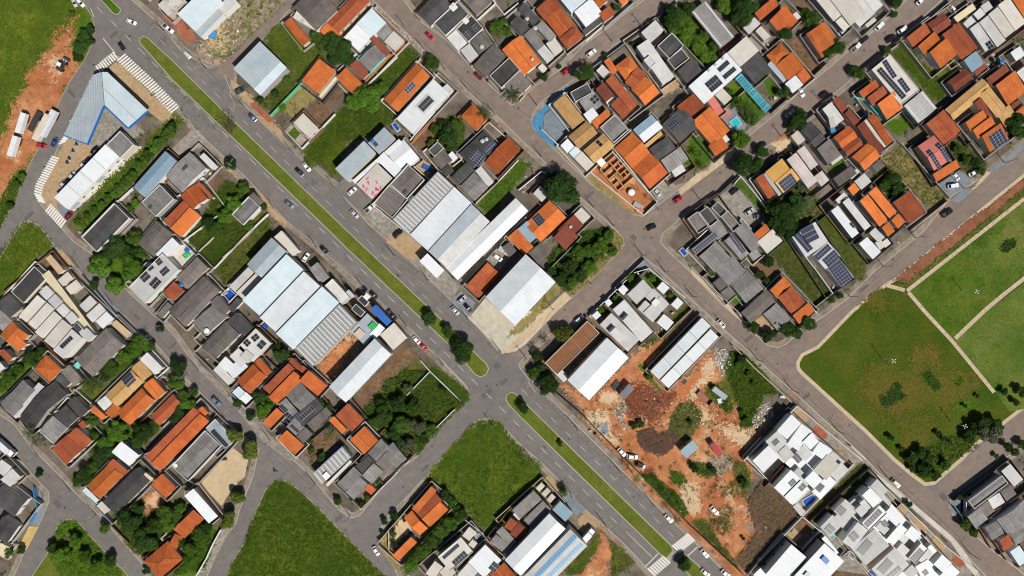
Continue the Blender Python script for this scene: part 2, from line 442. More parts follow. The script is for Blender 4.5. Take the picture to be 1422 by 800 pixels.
def inside_np(X, Y, poly):
    c = np.zeros(X.shape, bool); j = len(poly)-1
    for i in range(len(poly)):
        xi, yi = poly[i]; xj, yj = poly[j]
        if yi != yj: c ^= ((yi > Y) != (yj > Y)) & (X < (xj-xi)*(Y-yi)/(yj-yi)+xi)
        j = i
    return c
BLOCKS = []
def raster_sheet(name, pts_, mat, z, amp, cell=.5):
    """sheet of small cells whose outline is broken up as worn grass or spilt earth is; kept inside the kerbs"""
    P2 = [tuple(W(x, y).xy) for x, y in pts_]; xs = [p[0] for p in P2]; ys = [p[1] for p in P2]
    gx = np.arange(min(xs)-amp-1, max(xs)+amp+1, cell); gy = np.arange(min(ys)-amp-1, max(ys)+amp+1, cell)
    X, Y = np.meshgrid(gx, gy, indexing='ij'); DX = np.zeros(X.shape); DY = np.zeros(X.shape)
    for i in range(X.shape[0]):
        for j in range(X.shape[1]):
            v = mnoise.turbulence_vector((X[i,j]*.13, Y[i,j]*.13, 3.7), 4, False, noise_basis='PERLIN_ORIGINAL', amplitude_scale=.6, frequency_scale=2.3); DX[i,j] = v[0]; DY[i,j] = v[1]
    rg = np.random.default_rng(len(P2)); DX += rg.normal(0, .42, X.shape); DY += rg.normal(0, .42, X.shape)
    m = inside_np(X+DX*amp*1.6, Y+DY*amp*1.6, P2); k = np.zeros(X.shape, bool)
    for b in BLOCKS: k |= inside_np(X, Y, b)
    m &= k
    idx = np.argwhere(m); vid = {}; v = []; f = []
    for i, j in idx:
        q = []
        for a, b in ((0,0),(1,0),(1,1),(0,1)):
            kk = (i+a, j+b)
            if kk not in vid: vid[kk] = len(v); v.append((gx[0]+(i+a-.5)*cell, gy[0]+(j+b-.5)*cell, z))
            q.append(vid[kk])
        f.append(tuple(q))
    return obj(name, mesh(name, v, f, mat))

t = obj('ground', mesh('ground', [(-1500,-1500,-.3),(1500,-1500,-.3),(1500,1500,-.3),(-1500,1500,-.3)], [(0,1,2,3)], 'terrain'))
tag(t, 'patchy earth and grass ground under the whole district', 'ground', kind='structure')
road = obj('road', mesh('road', [(-330,-230,0),(330,-230,0),(330,230,0),(-330,230,0)], [(0,1,2,3)], 'asphalt'))
tag(road, 'grey asphalt of the divided avenue and side streets', 'road', kind='structure')

def pts(s): 
    v = [float(t) for t in s.replace(',', ' ').split()]
    return list(zip(v[0::2], v[1::2]))
def tp(ox, oy, s): return [(ox + x/5.0, oy + y/5.0) for x, y in pts(s)]

# worn, browner asphalt of the residential streets (laid on the road sheet)
BR = [('E street', '524,6 592,72 668,144 720,190 756,224 804,272 858,322 867,332 886,358 914,372 954,410 1006,458 1034,482 1084,528 1146,584 1220,656 1274,704 1354,784 1372,800 1422,800 1412,790 1342,734 1320,712 1318,694 1284,675 1200,600 1112,520 1104,512 1056,472 996,418 950,370 916,336 920,320 892,301 860,284 792,230 738,176 738,165 710,148 656,96 580,28 560,0 520,0'),
      ('F one', '738,163 752,140 824,90 888,42 940,0 896,0 844,40 780,96 738,124 711,146'),
      ('F two', '893,303 960,260 1044,186 1104,134 1182,64 1260,0 1306,0 1232,66 1160,128 1068,200 986,270 932,318 921,321'),
      ('D', '706,492 750,455 794,414 860,350 869,334 884,358 842,416 770,460 722,498'),
      ('G', '1058,474 1080,482 1104,478 1140,442 1200,394 1284,320 1322,272 1422,200 1422,240 1326,318 1242,386 1182,430 1134,480 1108,496 1106,510'),
      ('H', '1300,674 1336,640 1422,568 1422,618 1382,644 1326,684 1320,694')]
for i, (nm, p) in enumerate(BR):
    o = tri_sheet('road_surface', pts(p), 'asphalt_brown', .004 + .004*i)
    tag(o, {'E street':'worn brownish asphalt of the long street parallel to the avenue', 'F one':'worn asphalt of the short hill road by the shade tree', 'F two':'worn asphalt of the residential street past the turquoise pergola', 'D':'worn asphalt of the street beside the modern white villas', 'G':'worn asphalt of the street along the park verge', 'H':'worn asphalt of the lane behind the park tree'}[nm], 'road', kind='structure')

BL = [('corner field verge', 'verge', '-20,-20 108,-20 120,10 128,22 133,40 128,62 118,84 96,116 84,140 54,206 38,236 26,268 4,312 -20,350'),
      ('grass point pavement', 'pavement_mix', '-20,600 -20,370 0,358 20,324 30,308 40,306 54,312 78,342 104,370 128,390 172,436 194,460 216,476 258,524 280,546 318,584 360,624 352,662 334,706 328,728 314,742 288,800 280,820 210,820 202,800 196,782 140,718 104,684 74,652 60,638 46,626 20,590 0,576'),
      ('fork house pavement', 'pavement_mix', '-20,612 0,610 20,636 30,640 54,668 68,682 69,696 54,730 34,768 20,800 10,820 -20,820'),
      ('traffic island', 'verge', '94,720 102,721 112,728 128,746 150,770 176,796 190,820 34,820 44,800 66,768 75,744 80,728'),
      ('long avenue block', 'pavement_mix', '140,85 152,76 165,78 204,112 242,142 259,160 272,180 306,212 340,244 368,274 400,308 440,340 480,376 500,394 526,416 550,440 574,460 592,480 634,522 648,536 652,546 648,557 624,578 580,634 544,660 500,716 488,720 470,708 430,660 406,638 368,608 340,568 324,556 274,512 240,464 224,448 200,426 174,402 126,352 100,334 84,316 56,284 50,272 54,254 74,218 88,190 102,158 128,104'),
      ('field triangle', 'verge', '380,668 393,666 406,672 440,702 476,740 504,768 532,800 545,820 308,820 316,800 320,784 340,752 354,714 368,680'),
      ('fenced field block', 'pavement_mix', '652,592 664,582 680,580 692,584 720,614 750,640 780,670 812,706 840,730 872,760 896,786 925,820 568,820 552,800 546,786 526,760 525,744 532,722 560,694 588,664 606,642'),
      ('top warehouse block', 'pavement_mix', '165,-20 182,0 228,40 250,70 292,96 306,88 398,0 418,-20'),
      ('avenue north block', 'pavement_mix', '430,-20 414,0 322,100 320,128 344,152 370,178 412,216 464,258 480,277 512,312 556,350 594,388 626,418 650,440 682,476 690,486 702,490 712,486 740,458 794,414 820,390 860,350 867,340 866,331 858,322 844,308 804,272 756,224 720,190 690,160 668,144 620,96 592,72 524,6 500,-20'),
      ('hill road block', 'pavement_mix', '545,-20 560,0 580,28 620,56 656,96 694,132 710,147 722,142 738,124 780,96 812,62 844,40 870,18 896,0 915,-20'),
      ('unfinished house block', 'pavement_mix', '970,-20 940,0 920,18 888,42 852,62 824,90 788,116 752,140 740,156 737,168 740,178 766,204 792,230 820,256 860,284 878,298 892,301 908,290 942,264 960,258 1010,222 1044,186 1076,160 1104,134 1140,104 1178,72 1218,40 1252,8 1280,-20'),
      ('panelled houses block', 'pavement_mix', '1330,-20 1306,0 1272,32 1232,66 1198,96 1160,128 1126,158 1068,200 1022,240 986,270 960,288 932,314 919,324 916,336 928,350 950,370 996,418 1026,444 1056,472 1066,480 1080,483 1092,478 1112,460 1140,442 1176,416 1218,374 1258,342 1284,320 1322,272 1376,240 1422,200 1450,175 1450,-20'),
      ('dirt lot block', 'pavement_mix', '736,486 750,472 770,460 818,436 842,416 868,376 884,358 892,355 914,372 954,410 1006,458 1034,482 1084,528 1116,556 1146,584 1198,632 1220,656 1274,704 1322,746 1354,784 1385,815 1030,818 1020,808 969,758 945,735 905,696 864,654 848,638 786,576 735,528 722,512 720,505'),
      ('park', 'park_grass', '1134,480 1112,491 1105,503 1106,513 1112,520 1200,600 1240,640 1266,662 1284,675 1298,673 1336,640 1358,618 1422,568 1460,540 1460,215 1422,240 1326,318 1242,386 1228,394 1182,430'),
      ('corner roofs block', 'pavement_mix', '1460,590 1422,618 1382,644 1342,670 1326,684 1319,694 1318,704 1322,714 1342,734 1372,760 1412,790 1440,815 1460,815')]
BLAB = {'corner field verge':'grassy raised ground beside the bend with red dirt', 'grass point pavement':'raised pavement under the cream townhouse row and palms', 'fork house pavement':'raised pavement under the charcoal roofs at the fork',
 'traffic island':'green kerbed traffic island at the street fork', 'long avenue block':'raised pavement of the block with the filling station and halls', 'field triangle':'kerbed triangular plot of tall green grass',
 'fenced field block':'raised pavement of the block with the fenced field', 'top warehouse block':'raised pavement under the white top warehouse', 'avenue north block':'raised pavement of the block with the ribbed white warehouse',
 'hill road block':'raised pavement of the dark-roofed block on the hill road', 'unfinished house block':'raised pavement of the block with the unfinished brick house', 'panelled houses block':'raised pavement of the block with many solar roofs',
 'dirt lot block':'raised pavement of the block with the cleared dirt lot', 'park':'raised ground of the park lawn inside its stone walk', 'corner roofs block':'raised pavement under the grey corner roofs'}
for nm, m, p in BL:
    o = tri_sheet('pavement' if m == 'pavement_mix' else ('park_ground' if nm == 'park' else 'verge'), pts(p), m, .12, .2)
    BLOCKS.append([tuple(W(x, y).xy) for x, y in pts(p)])
    tag(o, BLAB[nm], 'pavement' if m == 'pavement_mix' else 'ground', kind='structure')
    # kerb line and the walk just inside it
    a = [W(x, y).xy for x, y in pts(p)]; n = len(a)
    if sum(a[k].x*a[(k+1)%n].y-a[(k+1)%n].x*a[k].y for k in range(n)) < 0: a.reverse()
    def offs(d):
        q = []
        for k in range(n):
            d1 = (a[k]-a[k-1]).normalized(); d2 = (a[(k+1)%n]-a[k]).normalized(); n1 = Vector((-d1.y,d1.x)); n2 = Vector((-d2.y,d2.x)); b = (n1+n2)
            b = b.normalized() if b.length > .2 else n1
            q.append(a[k] + b*d/max(.5, b.dot(n1)))
        return q
    def ring(d0, d1, z0, z1, mat, nm2):
        o0, o1 = offs(d0), offs(d1); v = [(q.x,q.y,z0) for q in o0] + [(q.x,q.y,z1) for q in o1]
        return obj(nm2, mesh(nm2, v, [(k,(k+1)%n,(k+1)%n+n,k+n) for k in range(n)], mat), o)
    ring(-.02, .26, .128, .128, 'kerb_paint' if nm != 'corner field verge' else 'concrete_dull', 'kerb')
    if m == 'pavement_mix' or nm == 'park': ring(.27, 2.3 if m == 'pavement_mix' else 1.5, .1225, .1235, 'sidewalk' if m == 'pavement_mix' else 'path_stone', 'walk')

# planted median of the avenue, with pale kerbs
for i, p in enumerate(('138,-20 140,0 157,19 162,21 167,18 168,13 155,0 140,-20',
          '198,50 194,54 194,60 240,112 290,160 456,320 480,344 624,480 650,509 660,521 668,524 676,520 679,512 676,505 663,493 640,468 600,431 480,318 317,160 240,84 205,52',
          '710,544 703,548 702,554 706,562 720,577 782,638 924,777 928,775 935,764 932,757 810,638 722,552 716,546',
          '938,779 950,768 968,783 1005,820 978,820')):
    a = pts(p); cx = sum(x for x, y in a)/len(a); cy = sum(y for x, y in a)/len(a)
    o = tri_sheet('median_kerb', a, 'kerb_paint', .14, .2); tag(o, ['pale kerb of the short median tip at the top junction', 'pale kerb of the long median between both avenue lanes', 'pale kerb of the median that ends at the zebra crossing', 'pale kerb of the median stub past the zebra crossing'][i], 'kerb', kind='structure')
    # inset grass
    P2 = [Vector(q) for q in a]; n = len(P2); ins = []
    for k in range(n):
        d1 = (P2[k]-P2[k-1]).normalized(); d2 = (P2[(k+1) % n]-P2[k]).normalized(); t_ = (d1+d2)
        t_ = t_.normalized() if t_.length > 1e-4 else d1
        ins.append(P2[k] + Vector((t_.y, -t_.x))*1.1)
    area = sum(P2[k].x*P2[(k+1)%n].y-P2[(k+1)%n].x*P2[k].y for k in range(n))
    if area > 0: ins = [P2[k]*2-ins[k] for k in range(n)]
    o = tri_sheet('median_grass', [(v.x, v.y) for v in ins], 'verge' if i else 'lawn', .146); tag(o, ['short grass on the median tip at the top junction', 'grass strip on the long avenue median', 'bright grass strip on the lower avenue median', 'grass on the median stub past the zebra crossing'][i], 'grass', kind='structure')

# patches of ground: name material tile-origin polygon ; natural edges get jitter
PATCH = '''
grass_field field_grass 0 0 1.2 -60,-60 480,-60 520,60 560,150 480,180 440,230 330,330 270,430 170,540 200,600 110,700 60,800 -60,800|sunlit open grass field beside the bare red track
grass_field field_grass 0 160 1.0 -60,-80 90,-80 50,60 0,180 -60,260|grass wedge between the big field and the red track
dirt_track red_dirt 0 0 1.0 500,110 470,200 400,210 330,330 270,430 170,540 200,610 110,700 70,800 10,960 -80,1100 -80,1450 0,1400 90,1230 170,1180 270,1010 420,720 500,560 590,430 540,390 490,260 520,150|bare red dirt track beside the parked semitrailers
grass_verge scrub_grass 0 160 .8 180,390 180,440 130,540 30,740 -60,900 -60,700 20,560 100,430|scrubby verge between the red track and the bend
grass_verge lawn 0 0 .8 540,60 620,110 660,190 650,280 600,380 540,395 490,360 520,270 560,200|leafy verge in the curve of the junction
grass_point field_grass 0 160 .8 150,745 200,725 260,755 300,800 390,905 360,945 240,1050 80,1240 0,1280 -80,1320 -80,1050 90,810|green grass point beside the cream townhouse row
station_forecourt tan_pave 0 160 0 470,150 590,190 700,60 790,-20 840,90 740,200 390,570 470,660 430,740 300,600 280,540 330,420|tan concrete forecourt of the filling station
station_apron concrete_dirty 0 0 0 720,760 790,720 960,880 1010,920 850,1000 700,1040 610,1010|grey paving under the filling station canopy arms
station_front tan_pave 0 0 0 760,470 800,430 850,450 1100,700 1180,760 1240,830 1200,900 1010,760 830,590|tan paving strip behind the station canopy
shop_apron concrete_light 0 160 0 480,660 820,300 930,200 985,220 950,290 490,690|pale concrete strip behind the white station shop
station_drain concrete_blue 0 160 0 395,600 475,665 510,690 460,740 400,650|blue-grey slab beside the white station shop
hedge_ground scrub_grass 0 160 .8 500,720 830,370 960,260 1180,30 1240,-20 1300,40 1150,180 950,450 820,590 690,720 600,800 500,800|long overgrown bank behind the station shop
yard concrete_dirty 240 160 0 0,230 80,150 140,100 190,105 240,170 190,230 130,220 20,300|corrugated pale concrete forecourt beside grey block
yard brown_dirt 240 160 .6 230,470 320,370 370,420 340,500 290,560|bare yard beside the orange roofs
plot scrub_grass 240 160 .8 290,560 380,450 530,540 420,680 380,760 480,770 560,800 430,900 300,1060 110,880 250,640|leafy vacant plot between orange roof and small shed
plot scrub_grass 240 320 .8 80,0 600,-120 700,-60 680,60 560,220 360,380 290,270 170,150|rough grassy plot beside the pale blue halls
pavement_tan tan_pave 240 160 .3 330,270 370,310 440,420 640,560 720,660 800,740 770,770 640,640 480,480 340,340|tan earth pavement along the planted avenue edge
rubble_plot rubble 200 0 .8 350,330 470,190 560,110 720,-40 960,-60 1000,20 740,270 620,380 540,450 460,470 380,400|rubble strewn plot beside the white top warehouse
sand_yard pale_sand 200 0 .6 430,290 500,190 560,220 590,300 560,370 450,340|pale sand yard beside the white top warehouse
red_front red_paving 200 0 .4 130,110 240,110 330,200 370,250 330,310 250,240|red paved forecourt of the white top warehouse
plot scrub_grass 240 0 .8 620,290 720,170 790,150 900,310 960,310 1000,250 1120,290 1060,420 1010,400 890,570 790,470|overgrown plot behind the grey-blue metal shed
plot scrub_grass 240 0 .8 560,690 800,480 890,580 700,780 640,760|scrub plot beside the green-painted fence wall
plot dry_grass 240 0 .6 700,800 830,660 900,590 1000,670 880,800|dry weedy plot inside the green-painted fence wall
forecourt tan_pave 240 0 .3 410,560 560,680 570,720 540,740 420,620|tan forecourt of the grey-blue metal shed
lane asphalt_brown 240 0 0 330,440 430,360 790,0 830,-40 900,-40 830,40 680,210 560,320 430,450 420,560 300,500|narrow lane beside the rubble strewn plot
plot brown_dirt 240 0 .6 1050,640 1200,500 1260,560 1130,700 1080,800 900,800|brown earth plot with shrubs behind the orange roof
plot scrub_grass 480 0 .8 70,640 330,390 410,320 510,390 490,440 270,690 340,780 350,830 290,870 120,960 -80,1000 -260,1180 -290,1100 -40,840|large overgrown plot beside the turquoise-walled house
lot_grass field_grass 240 160 .6 900,240 1130,0 1200,-40 1200,250 1150,310 1170,380 1110,440 980,290|grassy vacant lot beside the avenue cars
yard concrete 240 160 0 780,110 835,50 905,-15 1020,100 900,225|paved yard of the small white roof
turf lawn 240 160 0 800,125 848,78 888,128 850,168|square of bright turf in walled yard
brick_yard brown_dirt 240 160 .2 930,0 1010,-60 1110,-10 1020,85|bare brown yard inside pale boundary wall
front_path tan_pave 240 160 .3 570,0 660,-10 780,130 760,170 660,80|tan pavement beside the avenue parking
front_path red_paving 240 0 .2 530,720 570,710 670,800 720,850 660,850|red paved pavement beside the avenue
shop_apron asphalt 480 160 0 0,430 45,450 80,500 170,610 130,690 -20,560 -80,500|dark asphalt forecourt below the pink-marked rooftop
yard concrete_dirty 480 160 .2 150,700 215,625 320,730 430,800 560,950 700,1090 790,1190 740,1280 560,1130 380,950 200,760|tan concrete yards in front of the twin halls
yard tan_pave 480 160 .2 430,830 540,920 520,980 440,1010 280,880 340,800|tan gravel yard before the white hall
yard brown_dirt 480 160 .4 440,180 620,20 660,80 640,180 540,260|reddish garden earth beside the pool house
plot scrub_grass 480 160 .6 540,250 640,150 640,60 720,0 800,20 830,80 780,160 820,200 770,250|leafy back gardens behind the pool house
turf lawn 480 160 0 735,362 787,292 838,330 762,398|bright artificial turf court with white furniture
lot_grass lawn 480 160 .6 920,615 1200,325 1240,290 1290,340 1010,700 990,720|narrow bright grass strip between houses
patio tan_pave 480 160 0 470,360 530,300 620,370 560,430|small tan patio with blue slide
lot concrete_dirty 480 320 0 790,350 1000,130 1130,0 1240,-120 1260,-60 1190,120 1070,280 980,220 830,380|paved side yard beside the ribbed warehouse
court concrete_blue 480 320 0 730,490 800,420 900,500 860,590|blue-grey parking court by the avenue
corner_court court_cream 560 440 0 440,0 620,180 680,235 720,246 780,240 850,190 1040,-10 1000,-60 700,-10|cream paved street corner before the white gabled warehouse
court court_cream 480 320 0 870,590 970,470 1180,660 1110,760 1200,790 1090,860 1010,770|pale concrete court before the white gabled warehouse
strip_lawn dry_grass 720 320 .3 0,640 260,365 315,415 20,710 -90,740|thin lawn strip beside the white gabled warehouse
strip_path path_stone 720 320 0 20,720 320,425 368,470 80,740 -60,850 -120,850|pale stone pavement beside the white gabled warehouse
scrub_ground scrub_grass 720 320 .6 200,190 330,80 440,10 620,-20 650,60 610,150 350,420 280,380|green scrub plot at the street corner
verge dry_grass 720 320 .4 640,0 700,20 730,60 700,140 530,310 370,465 330,430 480,280 620,110|dry grass verge along the corner scrub
corner_paint blue_paint 720 160 0 90,60 110,10 150,-30 225,-110 335,-200 345,-180 180,-10 165,95 275,200 245,228 130,125|blue painted pavement wrapping the street corner
court concrete_blue 720 160 0 172,95 180,0 330,-120 380,-70 320,130 275,190|blue-grey walled court behind the painted corner
site_earth red_dirt 720 160 .3 495,385 560,330 680,260 950,590 870,690 780,680 620,540|red earth of the unfinished house site
verge dry_grass 720 160 .3 455,400 500,390 640,530 790,670 870,690 860,710 780,690 580,540|dry grass verge along the unfinished house
yard concrete_dirty 720 160 .2 920,520 1020,420 1100,500 970,600|pale concrete drive of the striped orange house
side_path path_stone 720 160 0 1110,520 1200,440 1450,240 1500,230 1480,290 1240,470 1120,560|pale stone pavement below the orange skylight house
yard tan_pave 720 0 .3 960,640 1100,540 1140,580 1000,680|tan yard of the pale concrete slab house
garden scrub_grass 720 0 .8 1000,130 1110,30 1200,90 1260,150 1390,350 1280,460 1180,330 1120,210|leafy gardens behind the weathered metal shed
garden lawn 960 0 .6 0,140 60,180 200,340 80,470 -20,380|bright green garden beside the weathered metal shed
garden scrub_grass 960 0 .5 120,0 260,-20 430,40 450,110 340,220 260,100|trees and garden behind the weathered metal shed
garden lawn 960 0 .3 230,610 300,560 520,780 460,840 280,800|garden with palms beside the turquoise pergola
garden lawn 960 0 .2 470,500 520,480 600,600 560,700|small lawn beside the turquoise pergola
garden brown_dirt 960 0 .5 680,290 740,200 930,420 820,520 720,400|sloping earth garden with orange hip house above
garden brown_dirt 960 0 .4 640,40 780,20 840,60 800,200 730,160|earth yard behind the orange roof with wall
yard concrete_dirty 960 0 .2 400,270 480,180 560,260 480,350|grey cluttered yard between orange roofs
lot_grass field_grass 1182 0 .6 275,375 370,300 690,630 600,700 500,600|grassy lot beside the white roof with black panels
garden scrub_grass 1182 0 .4 590,500 720,400 800,470 640,560|garden patch between red roofs
patio concrete_blue 960 160 0 190,10 310,-60 400,30 370,100 290,120 230,60|grey pool terrace behind the orange skylight house
patio pink_floor 960 160 0 180,0 250,-50 290,-10 220,40|pink patio beside the turquoise swimming pool
garden lawn 960 160 .4 290,200 340,120 410,150 330,230|garden below the turquoise swimming pool
garden lawn 960 160 .4 0,110 30,130 160,280 30,390 -60,300|dark garden strip beside the orange skylight house
yard pale_sand 960 160 .4 540,210 640,150 690,190 720,260 600,260|pale rubble yard by the round street trees
verge red_dirt 960 160 .4 540,170 680,80 740,110 650,170|red earth verge by the round street trees
yard concrete_dirty 960 160 .2 170,580 300,480 520,720 430,790 340,760|dirty concrete yard with parked cars
strip_lawn lawn 960 160 .3 310,460 345,428 540,640 515,705|narrow green strip beside the concrete yard
yard brown_dirt 960 160 .3 420,460 440,440 560,590 520,620|brown side path beside the small red roof
garden scrub_grass 960 160 .6 520,640 760,480 860,560 880,640 700,800 560,740|wooded gardens behind the yellow-roofed house
garden lawn 960 160 .3 940,390 1050,300 1090,330 980,410|small lawn among grey roofs
lot_grass scrub_grass 960 160 .6 790,740 890,650 1060,800 1200,950 1200,1150 1140,1140 1000,930|overgrown plot between panel roof and white villas
garden lawn 1182 160 .3 235,60 380,-10 425,60 310,150|lawn behind the orange and turquoise house
rough_lot dry_grass 1182 160 .6 220,290 345,190 680,570 560,670 460,580 390,500|rough dry lot beside the pink-roofed house
rough_lot scrub_grass 1182 160 .6 130,440 240,340 390,510 290,600 160,490|shrubby backyard behind the red hip house
drive concrete_blue 1182 160 0 605,475 725,365 835,450 695,555|grey drive of the pink-roofed house with white cars
garden scrub_grass 1182 160 .5 650,190 760,140 950,340 850,430 730,360|cluttered garden between pink roof and tan house
front_walk concrete_blue 1182 160 0 690,590 790,500 845,525 740,612|blue-grey pavement before the pink-roofed house
front_walk concrete_blue 1182 160 0 960,385 1200,190 1200,230 980,410|dark blue-grey pavement before the tan house
front_walk path_stone 1182 160 0 830,520 940,390 970,400 860,510|cream paving before the pink-roofed house
lot_grass scrub_grass 960 320 .6 530,160 660,50 990,440 870,540 760,400|long grassy lot beside the orange duplex
lawn_court lawn 960 320 .1 262,482 312,440 362,490 322,530|small bright lawn court between grey roofs
yard tan_pave 960 320 .2 440,625 500,585 600,650 560,700 490,695|tan corner patio under trees
yard brown_dirt 960 320 .4 400,230 520,150 640,310 520,390|brown earth yard behind the orange duplex
kerb_walk path_stone 960 320 0 0,250 350,600 320,610 0,300|pale stone pavement along the mottled grey roofs
patch_grass lawn 720 320 .1 855,315 930,295 985,360 940,405|lawn court at the corner of the white villas
patch_grass lawn 720 320 .1 735,365 800,310 850,320 765,405|corner lawn of the white villas
patch_grass lawn 720 320 .1 640,460 690,435 735,480 680,520|small lawn court of the middle white villa
patch_grass lawn 720 320 .1 560,550 600,525 645,565 600,590|small lawn court of the lower white villa
villa_walk concrete_blue 720 320 0 480,575 780,280 860,185 890,200 960,290 900,262 800,270 500,595|dark pavement along the white villas
dirt_strip brown_dirt 720 320 .5 890,790 1150,520 1200,560 1200,640 980,840|red-brown strip between white villas and terrace
dirt_strip scrub_grass 720 320 .5 860,800 1000,690 1170,510 1200,540 1030,720 900,830|weedy strip behind the modern white villas
dirt_lot red_dirt 720 480 .8 250,230 330,250 480,390 780,80 870,-20 1000,-120 960,60 900,170 1040,300 1210,150 1330,20 1420,120 1640,340 1660,400 1900,620 1540,1000 1760,1200 1560,1640 1480,1600 1260,1380 1110,1230 960,1080 760,900 680,780 430,460|wide cleared lot of orange-red earth
orange_cut orange_dirt 820 480 .2 600,330 770,140 800,200 700,310 630,390|bright orange earth ramp beside the long terrace
fence_growth scrub_grass 880 620 .5 40,190 130,190 310,340 380,460 340,490 200,350|weeds inside the dark fence by the avenue palms
lot_scrub scrub_grass 880 620 .5 250,170 330,180 380,250 320,270 260,230|weed island between the lot tracks
lot_scrub scrub_grass 880 620 .5 380,110 480,110 590,180 560,210 440,200|weeds below the small pale blue shed
lot_scrub scrub_grass 880 620 .6 680,100 770,110 820,260 760,320 700,200|weeds before the dead scrub
dark_earth dark_red_dirt 720 480 .8 760,300 850,270 960,300 1080,330 1110,360 1020,440 960,540 800,520 740,450|raked heap of dark red earth
sand_patch pale_sand 720 480 .6 460,480 580,440 620,500 640,600 720,640 700,690 650,670 540,580|pale sand patch on the cleared lot
sand_patch concrete_blue 720 480 .5 545,560 590,535 640,590 600,620|grey gravel spill on the cleared lot
sand_patch pale_sand 720 480 .6 560,330 700,330 720,390 640,420 560,400|pale scuffed track beside the white-blue hall
sand_patch pale_sand 960 640 .6 -60,120 40,180 60,330 20,400 -80,330|pale scuffed earth by the lower lot wall
sand_patch pale_sand 820 480 .7 790,100 830,110 880,170 760,300 740,390 850,500 960,550 1170,600 1070,710 980,640 800,470 690,350 720,280 800,190|pale worn track across the cleared lot
lot_scrub scrub_grass 960 480 .8 230,150 280,30 430,120 600,330 500,340 420,560 340,560 330,420 200,330|green scrub on the cleared lot by the wall
lot_scrub scrub_grass 960 480 .6 100,290 180,260 300,440 250,470 110,350|weeds around the grey container
lot_scrub scrub_grass 720 480 .6 1030,560 1110,400 1200,380 1290,480 1250,560 1180,640 1060,640|scrub beside the burnt brush pile
lot_scrub scrub_grass 720 480 .5 820,130 880,100 930,240 1010,300 960,320 880,220|weeds between hall and long terrace
rubble_heap rubble 960 480 .5 170,30 240,20 280,130 210,210 160,120|grey rubble heap by the long terrace
rubble_heap rubble 960 480 .5 450,430 540,390 580,470 470,580 400,560|white rubble heap by the townhouse wall
rubble_heap rubble 720 480 .4 660,450 740,370 760,430 720,520 780,580 740,590 680,520|line of rubble across the dirt lot
rubble_heap rubble 960 640 .5 90,0 260,-60 300,40 200,100 120,60|pale rubble beside the red container
dead_ground brown_dirt 960 640 .6 390,290 490,130 770,375 380,760 300,690 450,500|brown ground under the dead scrub
sand_ring pale_sand 960 640 .4 430,460 480,420 525,460 490,520 440,500|round sand heap beside the dead scrub
gravel_ring concrete_blue 960 640 .3 385,460 425,440 430,490 400,495|grey gravel heap beside the dead scrub
lot_scrub scrub_grass 960 640 .5 0,420 70,400 130,470 330,740 260,700 100,540|weeds along the lower lot wall
back_plot scrub_grass 960 640 .6 800,370 1000,200 1160,20 1240,60 1200,160 900,460|overgrown plot between the townhouse rows
yard tan_pave 960 640 0 650,520 712,463 765,520 712,578|tan patio behind the big white box house
yard brown_dirt 960 640 .2 715,460 775,392 850,460 780,512|dry brown yard behind the box house
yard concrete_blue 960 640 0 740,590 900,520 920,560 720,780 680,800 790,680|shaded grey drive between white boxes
yard brown_dirt 960 640 .3 960,830 1070,660 1200,780 1200,830|brown weedy yard beside the box house
terrace_slab concrete_dirty 1182 640 0 -260,520 170,120 640,580 880,780 600,860 -100,760|grey slab under the white terraces
terrace_slab concrete_dirty 960 480 0 380,790 730,425 1180,800 960,1010 770,1170 430,860|grey slab under the cubic townhouses
court maroon_floor 960 640 0 560,90 650,-10 715,50 600,150|dark maroon courtyard of the townhouses
patio tan_pave 1182 640 0 265,290 305,255 395,345 350,385|tan patio of the first white terrace
patio tan_pave 1182 640 0 405,430 445,385 530,460 490,505|tan patio of the second white terrace
patio tan_pave 1182 640 0 550,560 590,515 665,590 625,635|tan patio of the third white terrace
patio red_paving 1182 640 0 690,690 725,645 800,710 755,745|red patio of the last white terrace
patio tan_pave 960 480 0 700,470 740,430 820,510 780,540|tan patio of the first cubic townhouse
patio red_paving 960 480 0 830,590 870,545 950,620 910,665|terracotta patio of the second cubic townhouse
patio rubble 960 480 0 950,760 1005,685 1070,740 1000,790|gravel patio of the third cubic townhouse
front_walk concrete_light 1182 640 0 180,90 700,520 780,620 850,740 900,800 860,800 800,730 690,560 170,110|pale pavement before the white terraces
corner_walk concrete_blue 1182 640 0 690,300 720,215 850,120 1000,10 1030,40 850,180 760,230 760,370 810,400 760,420 690,350|blue-grey pavement round the grey corner roofs
lot_field field_grass 480 480 .8 850,570 930,515 1000,505 1060,530 1200,700 1340,850 1400,980 1190,1190 960,1270 830,1180 640,970 560,940 620,830|bright green grass of the fenced field
field_edge scrub_grass 480 480 .6 590,140 780,260 855,330 850,380 700,520 560,660 500,760 470,740 620,570 800,390 590,180|weedy edge around the walled overgrown lot
lot_ground scrub_grass 480 480 .8 110,480 280,250 520,90 590,180 800,390 620,570 480,720 420,760 260,600 150,580|dense weeds in the walled overgrown lot
brown_yard brown_dirt 480 480 .5 30,390 390,-10 520,50 500,80 400,160 230,330 110,480|bare brown yard beside the white hall
rust_yard red_dirt 240 480 .5 1000,150 1190,-40 1260,-100 1310,-60 1090,220|rust-brown earth court between the halls
field_tri field_grass 240 640 .8 690,150 740,130 820,150 900,230 1180,520 1320,640 1470,800 1560,900 340,900 400,760 480,590 570,380 650,220|tall uneven grass of the triangular field
sand_court beige_court 240 640 0 190,160 345,-10 420,-90 525,-10 500,110 415,190 340,312|smooth beige sand court with round trees
front_walk concrete_dirty 240 640 .1 440,440 350,480 160,800 230,800 380,520|pale grey pavement beside the lane
garden scrub_grass 240 640 .5 0,240 100,290 140,340 0,440|green garden behind the small red roof
